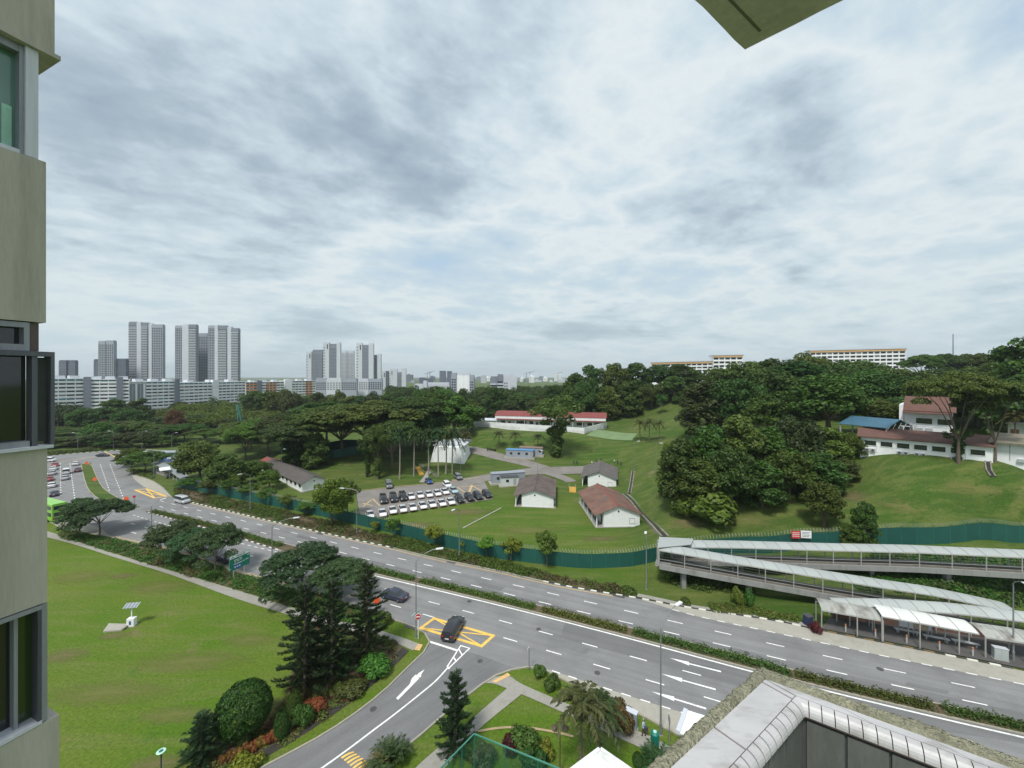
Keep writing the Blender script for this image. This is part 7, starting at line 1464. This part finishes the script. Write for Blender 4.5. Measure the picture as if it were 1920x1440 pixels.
# green direction sign
sg = mat('sign_green',(0.0,0.20,0.13),0.5,var=0.06,scale=1.5); base = P(432,1089); t = thing('direction_sign', 'green road direction sign with white header beside the shrub verge', 'sign', base, heading(RN)); zb_, zt_ = 1.55, 4.1
MB().box(-0.15,3.25,-0.05,0.05,zb_,zt_).obj('board', sg, t); MB().box(-0.15,3.25,0.052,0.07,zb_-0.002,zt_+0.0).obj('back_frame', steel_pale, t)
for x in (0.6,2.4): MB().beam((x,0.12,-0.1),(x,0.12,zt_-0.1),0.13).obj('post', steel_pale, t)
MB().box(-0.12,3.22,-0.062,-0.051,zt_-0.52,zt_-0.03).obj('header', paint_white, t)
mb = MB()
for x0, x1, z in ((0.2,0.55,3.80),(0.95,1.9,3.82),(2.0,2.4,3.82)): mb.box(x0,x1,-0.072,-0.063,z-0.07,z+0.06)
mb.obj('header_lettering', dark_grey, t); mb = MB()
for x0, x1, z in ((0.6,1.3,3.2),(1.45,1.85,3.28),(0.6,0.85,2.92),(1.0,1.5,2.95),(1.6,1.9,3.0),(0.5,1.9,2.52),(2.0,2.35,2.56),(2.5,3.0,2.62)): mb.box(x0,x1,-0.062,-0.051,z-0.06,z+0.06)
for x, z, s in ((2.75,3.3,1),(0.1,1.95,-1)): mb.add([(x,-0.06,z-0.05),(x+0.28*s,-0.06,z-0.05),(x+0.28*s,-0.06,z-0.14),(x+0.45*s,-0.06,z),(x+0.28*s,-0.06,z+0.14),(x+0.28*s,-0.06,z+0.05),(x,-0.06,z+0.05)],[(0,1,2,3,4,5,6)])
mb.obj('lettering', paint_white, t); MB().box(0.5,1.75,-0.062,-0.051,1.75,2.32).obj('blue_panel', mat('sign_blue',(0.03,0.14,0.5),0.5), t)
mb = MB()
for k in range(3): mb.box(0.62+k*0.38,0.84+k*0.38,-0.073,-0.064,1.9,2.12)
mb.obj('blue_panel_lettering', paint_white, t)
# round / diamond signs
sign_o = mat('sign_orange',(0.75,0.13,0.04),0.5,var=0.05); sign_r = mat('sign_no_entry',(0.45,0.03,0.03),0.5,var=0.05)
def disc_sign(lb, base, h, r, m, face, n=20, bar=False, rim=True, name='road_sign', post=pole_m):
    t = thing(name, lb, 'sign', base, heading(face)); MB().beam((0,0,-0.1),(0,0,h+r*0.6),0.08).obj('post', post, t); mb = MB(); mb.lathe([(r,-0.015),(r,0.015)], n); d = mb.obj('disc', m, t, loc=(0.07,0,h)); d.rotation_euler = (0,math.radians(90),0)
    if rim: mb = MB(); mb.lathe([(r*1.14,-0.01),(r*1.14,0.01)], n); q = mb.obj('rim', paint_white, t, loc=(0.05,0,h)); q.rotation_euler = (0,math.radians(90),0)
    if bar: MB().box(0.088,0.1,-r*0.68,r*0.68,h-r*0.2,h+r*0.2).obj('bar', paint_white, t)
toCam = Vector((0.25,-1,0))
disc_sign('no entry disc sign on a white post at the junction corner', P(784,1198), 3.0, 0.36, sign_r, Vector((0.2,-1,0)), bar=True, post=paint_white); disc_sign('small red disc sign on the kerb opposite the junction', P(992,1257), 2.5, 0.26, sign_r, Vector((-0.9,0.5,0)), name='road_sign')
for px, py, r_, lb in ((706,1150,0.55,'orange work sign behind the tall pines'),(163,880,0.6,'orange work sign at the tip of the grass median'),(178,912,0.6,'orange work sign half way along the grass median'),(237,951,0.62,'large orange work sign near the median nose'),(252,947,0.36,'small red disc sign beside the median nose')):
    b = P(px,py); disc_sign(lb, b, (1.9 if py > 1000 else 2.3), r_, sign_o if 'orange' in lb else sign_r, toCam, 8 if 'orange' in lb else 18, rim=False)
t = thing('street_name_sign', 'long white green street name blade on the road lamp', 'sign', P(780,1196)+Vector((0,0,3.3)), heading(RN)); MB().box(-0.9,0.9,-0.03,0.03,-0.14,0.14).obj('blade', mat('sign_pale_green',(0.50,0.66,0.58),0.5), t)
# solar sensor post on the lawn
base = P(247,1173); t = thing('solar_sensor_post', 'white solar panel post with equipment box on the lawn', 'sensor', base, 0.15); MB().beam((0,0,-0.1),(0,0,2.75),0.11).obj('post', white_wall, t); q = MB(); q.add([(-0.85,-0.35,2.62),(0.85,-0.35,2.62),(0.85,0.35,3.0),(-0.85,0.35,3.0),(-0.85,-0.35,2.66),(0.85,-0.35,2.66),(0.85,0.35,3.04),(-0.85,0.35,3.04)],[(3,2,1,0),(4,5,6,7),(0,1,5,4),(1,2,6,5),(2,3,7,6),(3,0,4,7)]); p_ = q.obj('solar_panel', mat('solar_grey',(0.20,0.23,0.26),0.3,var=0.08,scale=3), t)
for k in range(5): MB().beam((-0.85+k*0.425,-0.37,2.655),(-0.85+k*0.425,0.36,3.052),0.03).obj('panel_rib', white_wall, p_)
MB().box(-0.45,0.45,-0.3,0.3,0.05,1.1).obj('equipment_box', white_wall, t); MB().box(-0.12,0.12,-0.32,-0.302,0.3,0.8).obj('box_label', PAINT['blue'], t); MB().box(-0.55,0.55,-0.4,0.4,-0.1,0.045).obj('box_plinth', concrete, t)
q = [P(*p) for p in ((193,1186),(228,1183),(243,1172),(204,1171))]; t = thing('concrete_pad', 'low rectangular concrete pad beside the solar post', 'slab', q[0]); mb = MB(); mb.prism([(p.x-q[0].x,p.y-q[0].y) for p in q], -0.1, 0.18); mb.obj('pad', concrete, t); mb = MB(); mb.beam(q[1]-q[0]+Vector((0.05,0.05,0.2)), q[2]-q[0]+Vector((0.05,0,0.2)), 0.25, 0.2); mb.obj('pipe_cover', concrete_path, t)
# garden lamp with a round disc top, bottom left; twin globe lamp bottom right
base = P(302,1462); t = thing('garden_lamp', 'pale green disc topped garden lamp at the lower left', 'lamp', base); MB().tube([(0,0,0),(0,0,2.3)],0.06,8).obj('post', dark_grey, t); MB().lathe([(0.06,2.3),(0.30,2.42),(0.34,2.48),(0.30,2.5)],18).obj('disc', mat('lamp_mint',(0.42,0.66,0.56),0.4,var=0.05), t); MB().lathe([(0.16,2.502),(0.15,2.53)],14).obj('cap', green_post, t)
base = P(1050,1452); t = thing('twin_lamp', 'dark twin headed lamp post beside the bushy palm', 'lamp', base); MB().tube([(0,0,0),(0,0,3.9)],0.06,8).obj('post', mat('lamp_brown',(0.10,0.07,0.05),0.6), t)
for s in (-1,1): MB().beam((0,0,3.8),(s*0.4,0,4.0),0.05).obj('arm', mat('lamp_brown',(0,0,0)), t); MB().lathe([(0.05,4.02),(0.30,4.0),(0.34,4.1),(0.18,4.26)],12,(s*0.45,0,0)).obj('shade', mat('lamp_brown',(0,0,0)), t)
# litter bin, litter cabinet
base = P(1228,1400); t = thing('litter_bin', 'round green litter bin below the tall road lamp', 'bin', base); MB().lathe([(0.36,0.0),(0.38,1.1),(0.40,1.12),(0.38,1.3),(0.2,1.42)],16).obj('drum', mat('bin_green',(0.0,0.15,0.115),0.45,var=0.06), t); MB().lathe([(0.17,1.425),(0.15,1.47)],14).obj('ashtray', mat('lamp_mint',(0,0,0)), t)
base = P(1255,1398); t = thing('kerb_post', 'thin dark signpost seen edge-on beside the bus bay', 'sign', base); MB().beam((0,0,0),(0,0,2.9),0.07).obj('post', pole_m, t); MB().box(-0.03,0.03,-0.22,0.22,2.2,2.85).obj('plate', grey_paint, t)
# white roofed shelter just visible beside the ledge
q = [P(*p, 2.7) for p in ((1271,1373),(1286,1331),(1420,1372),(1400,1420))]; t = thing('bus_shelter', 'white roofed shelter partly hidden by the cement ledge', 'shelter', (q[0].x,q[0].y,0))
mb = MB(); mb.prism([(p.x-q[0].x,p.y-q[0].y) for p in q][::-1], 2.6, 2.72); mb.obj('roof', white_wall, t)
mb = MB(); mb.beam((0,0,2.7),(q[1].x-q[0].x,q[1].y-q[0].y,2.7),0.35,0.3); mb.obj('gutter', far_pale, t)
for p in q[:2]: d_ = p-q[0]; mb = MB(); mb.beam((d_.x+0.5,d_.y,0),(d_.x+0.5,d_.y,2.6),0.12); mb.obj('post', grey_paint, t)
# green mesh screen fence at the lower edge
def screen_mat():
    m = bpy.data.materials.new('green_screen'); m.use_nodes = True; N = m.node_tree.nodes; L = m.node_tree.links; b = N['Principled BSDF']; b.inputs['Base Color'].default_value = (0.02,0.11,0.075,1); b.inputs['Roughness'].default_value = 0.6
    tr = N.new('ShaderNodeBsdfTransparent'); tr.inputs[0].default_value = (0.75,0.95,0.88,1); mx = N.new('ShaderNodeMixShader'); mx.inputs[0].default_value = 0.25; L.new(b.outputs[0], mx.inputs[2]); L.new(tr.outputs[0], mx.inputs[1]); L.new(mx.outputs[0], N['Material Output'].inputs[0]); return m
scr = screen_mat(); A_, B_, C_ = P(889,1376,4.2), P(815,1452,4.2), P(1075,1452,4.2); t = thing('screen_fence', 'translucent green mesh screen fence corner at the lower edge', 'fence', (A_.x,A_.y,0))
for e in (B_, C_):
    d = e-A_; n = 3
    for k in range(n):
        p, q = d*(k/n), d*((k+1)/n); mb = MB(); mb.add([(p.x,p.y,0.1),(q.x,q.y,0.1),(q.x,q.y,4.1),(p.x,p.y,4.1)],[(0,1,2,3)]); mb.obj('mesh_panel', scr, t); mb = MB(); mb.beam((q.x,q.y,0),(q.x,q.y,4.15),0.08); mb.obj('post', green_post, t)
    mb = MB(); mb.beam((0,0,4.2),(d.x,d.y,4.2),0.09); mb.obj('top_rail', mat('rail_mint',(0.06,0.22,0.16),0.5), t)
MB().beam((0,0,0),(0,0,4.2),0.09).obj('post', green_post, t)
# yellow steps and ramps in the camp
yel = mat('steps_yellow',(0.50,0.29,0.05),0.7,var=0.15,scale=1.5)
def steps(lb, p0, p1, w, n):
    a, b = ground_at(*p0), ground_at(*p1); t = thing('steps', lb, 'steps', a); d = b-a
    for k in range(n):
        q = d*(k/n); e = d*((k+1)/n); mb = MB(); mb.beam(q+Vector((0,0,0.1)), Vector((e.x,e.y,q.z+0.1)), w, 0.4); mb.obj('step', yel, t)
    nn = Vector((-d.y,d.x,0)).normalized()
    for s in (-1,1): mb = MB(); mb.beam(nn*s*w/2+Vector((0,0,1.0)), d+nn*s*w/2+Vector((0,0,1.0)), 0.06); mb.obj('handrail', steel_pale, t)
steps('yellow steps on the grass bank above the blue car', (791,891), (782,876), 1.6, 8); steps('short yellow footbridge with rails beside the red roofed bungalow', (1074,924), (1073,914), 2.0, 4)
# teal piling rig above the belt
g = on(452,215); t = thing('piling_rig', 'teal crane jib rising out of the tree belt', 'crane', g, 0.3); tl_ = mat('rig_teal',(0.02,0.26,0.28),0.5,var=0.1); mb = MB(); zt = Zat(758,215)-g.z
for s in (-0.6,0.6): mb.beam((s*1.6,0,4),(s*0.4-2,0,zt),0.25)
for k in range(10): mb.beam((-0.9,0,5+k*1.5),(0.6,0,6+k*1.5),0.15)
mb.obj('jib', tl_, t); MB().box(-2,2,-1.5,1.5,1,4.5).obj('cab', tl_, t); MB().box(-2.4,2.4,-1.8,1.8,0,1).obj('tracks', dark_grey, t)

# ------------------------------------------------------------------ person on the footpath
def person(lb, pos, rz):
    t = thing('person', lb, 'person', pos, rz); J = {'pel':(0,0,0.92),'ch':(0.01,0,1.25),'nk':(0.02,0,1.46),'hd':(0.05,0,1.56),'top':(0.05,0,1.68),'sl':(0,0.18,1.40),'el':(0.03,0.24,1.14),'hl':(0.12,0.22,0.92),'sr':(0,-0.18,1.40),'er':(-0.02,-0.25,1.14),'hr':(0.06,-0.26,0.90),'kl':(0.10,0.10,0.50),'fl':(0.08,0.10,0.08),'tl':(0.24,0.11,0.04),'kr':(0.0,-0.10,0.50),'fr':(-0.16,-0.10,0.10),'tr':(-0.01,-0.11,0.04),'hipl':(0,0.1,0.88),'hipr':(0,-0.1,0.88)}
    E = [('pel','ch'),('ch','nk'),('nk','hd'),('hd','top'),('ch','sl'),('sl','el'),('el','hl'),('ch','sr'),('sr','er'),('er','hr'),('pel','hipl'),('hipl','kl'),('kl','fl'),('fl','tl'),('pel','hipr'),('hipr','kr'),('kr','fr'),('fr','tr')]
    R_ = {'pel':0.15,'ch':0.155,'nk':0.06,'hd':0.09,'top':0.085,'sl':0.07,'el':0.05,'hl':0.04,'sr':0.07,'er':0.05,'hr':0.04,'hipl':0.105,'hipr':0.105,'kl':0.07,'kr':0.07,'fl':0.05,'fr':0.05,'tl':0.045,'tr':0.045}
    ks = list(J); me = bpy.data.meshes.new('body'); me.from_pydata([J[k] for k in ks], [(ks.index(a),ks.index(b)) for a,b in E], []); o = place('body', me, t)
    m = o.modifiers.new('skin','SKIN'); sv = me.skin_vertices[0].data
    for i, k in enumerate(ks): sv[i].radius = (R_[k],R_[k])
    sv[0].use_root = True; o.modifiers.new('sub','SUBSURF').render_levels = 2; o.modifiers['sub'].levels = 1
    mt = bpy.data.materials.new('clothes_and_skin'); mt.use_nodes = True; N = mt.node_tree.nodes; L = mt.node_tree.links; tc = N.new('ShaderNodeTexCoord'); sp = N.new('ShaderNodeSeparateXYZ'); L.new(tc.outputs['Object'], sp.inputs[0]); cr = N.new('ShaderNodeValToRGB'); mr = N.new('ShaderNodeMapRange'); mr.inputs[1].default_value = 0; mr.inputs[2].default_value = 1.8; L.new(sp.outputs[2], mr.inputs[0]); L.new(mr.outputs[0], cr.inputs[0]); cr.color_ramp.interpolation = 'CONSTANT'
    els = cr.color_ramp.elements; els[0].position = 0; els[0].color = (0.05,0.045,0.04,1); els[1].position = 0.055; els[1].color = (0.09,0.05,0.045,1)
    for p_, c_ in ((0.50,(0.36,0.42,0.52)),(0.81,(0.33,0.2,0.14))): e = els.new(p_); e.color = (*c_,1)
    L.new(cr.outputs[0], N['Principled BSDF'].inputs['Base Color']); N['Principled BSDF'].inputs['Roughness'].default_value = 0.8; me.materials.append(mt)
    MB().lathe([(0.02,-0.03),(0.095,0.0),(0.105,0.06),(0.08,0.12),(0.02,0.14)],12,(0.03,0,1.62)).obj('hair', mat('hair_grey',(0.24,0.24,0.25),0.8), t, smooth=True); return t
pp = P(1207,1381); person('person in pale blue top walking on the footpath with bags', pp, 2.4)
bg = thing('shoulder_bag', 'dark shoulder bag carried by the person on the footpath', 'bag', pp+Vector((0.15,-0.2,0.75))); MB().prism([(-0.18,-0.1),(0.18,-0.1),(0.18,0.1),(-0.18,0.1)],0,0.4).obj('pouch', dark_grey, bg); MB().tube([(-0.12,0,0.4),(-0.1,0.05,0.66),(0.1,0.05,0.66),(0.12,0,0.4)],0.015,5).obj('strap', dark_grey, bg)

# ------------------------------------------------------------------ haze: even pale air round the whole scene
hz = MB().box(-7150,7150,-360,9150,-1.5,190).obj('haze', [])
hm = bpy.data.materials.new('haze_air'); hm.use_nodes = True; N = hm.node_tree.nodes; N.clear(); ho = N.new('ShaderNodeOutputMaterial'); pv = N.new('ShaderNodeVolumePrincipled'); pv.inputs['Color'].default_value = (0.86,0.93,1.0,1); pv.inputs['Density'].default_value = 0.00011; pv.inputs['Anisotropy'].default_value = 0.2; hm.node_tree.links.new(pv.outputs[0], ho.inputs['Volume'])
hz.data.materials.append(hm); tag(hz, 'pale even haze in the air over the whole view', 'haze', None, 'stuff')
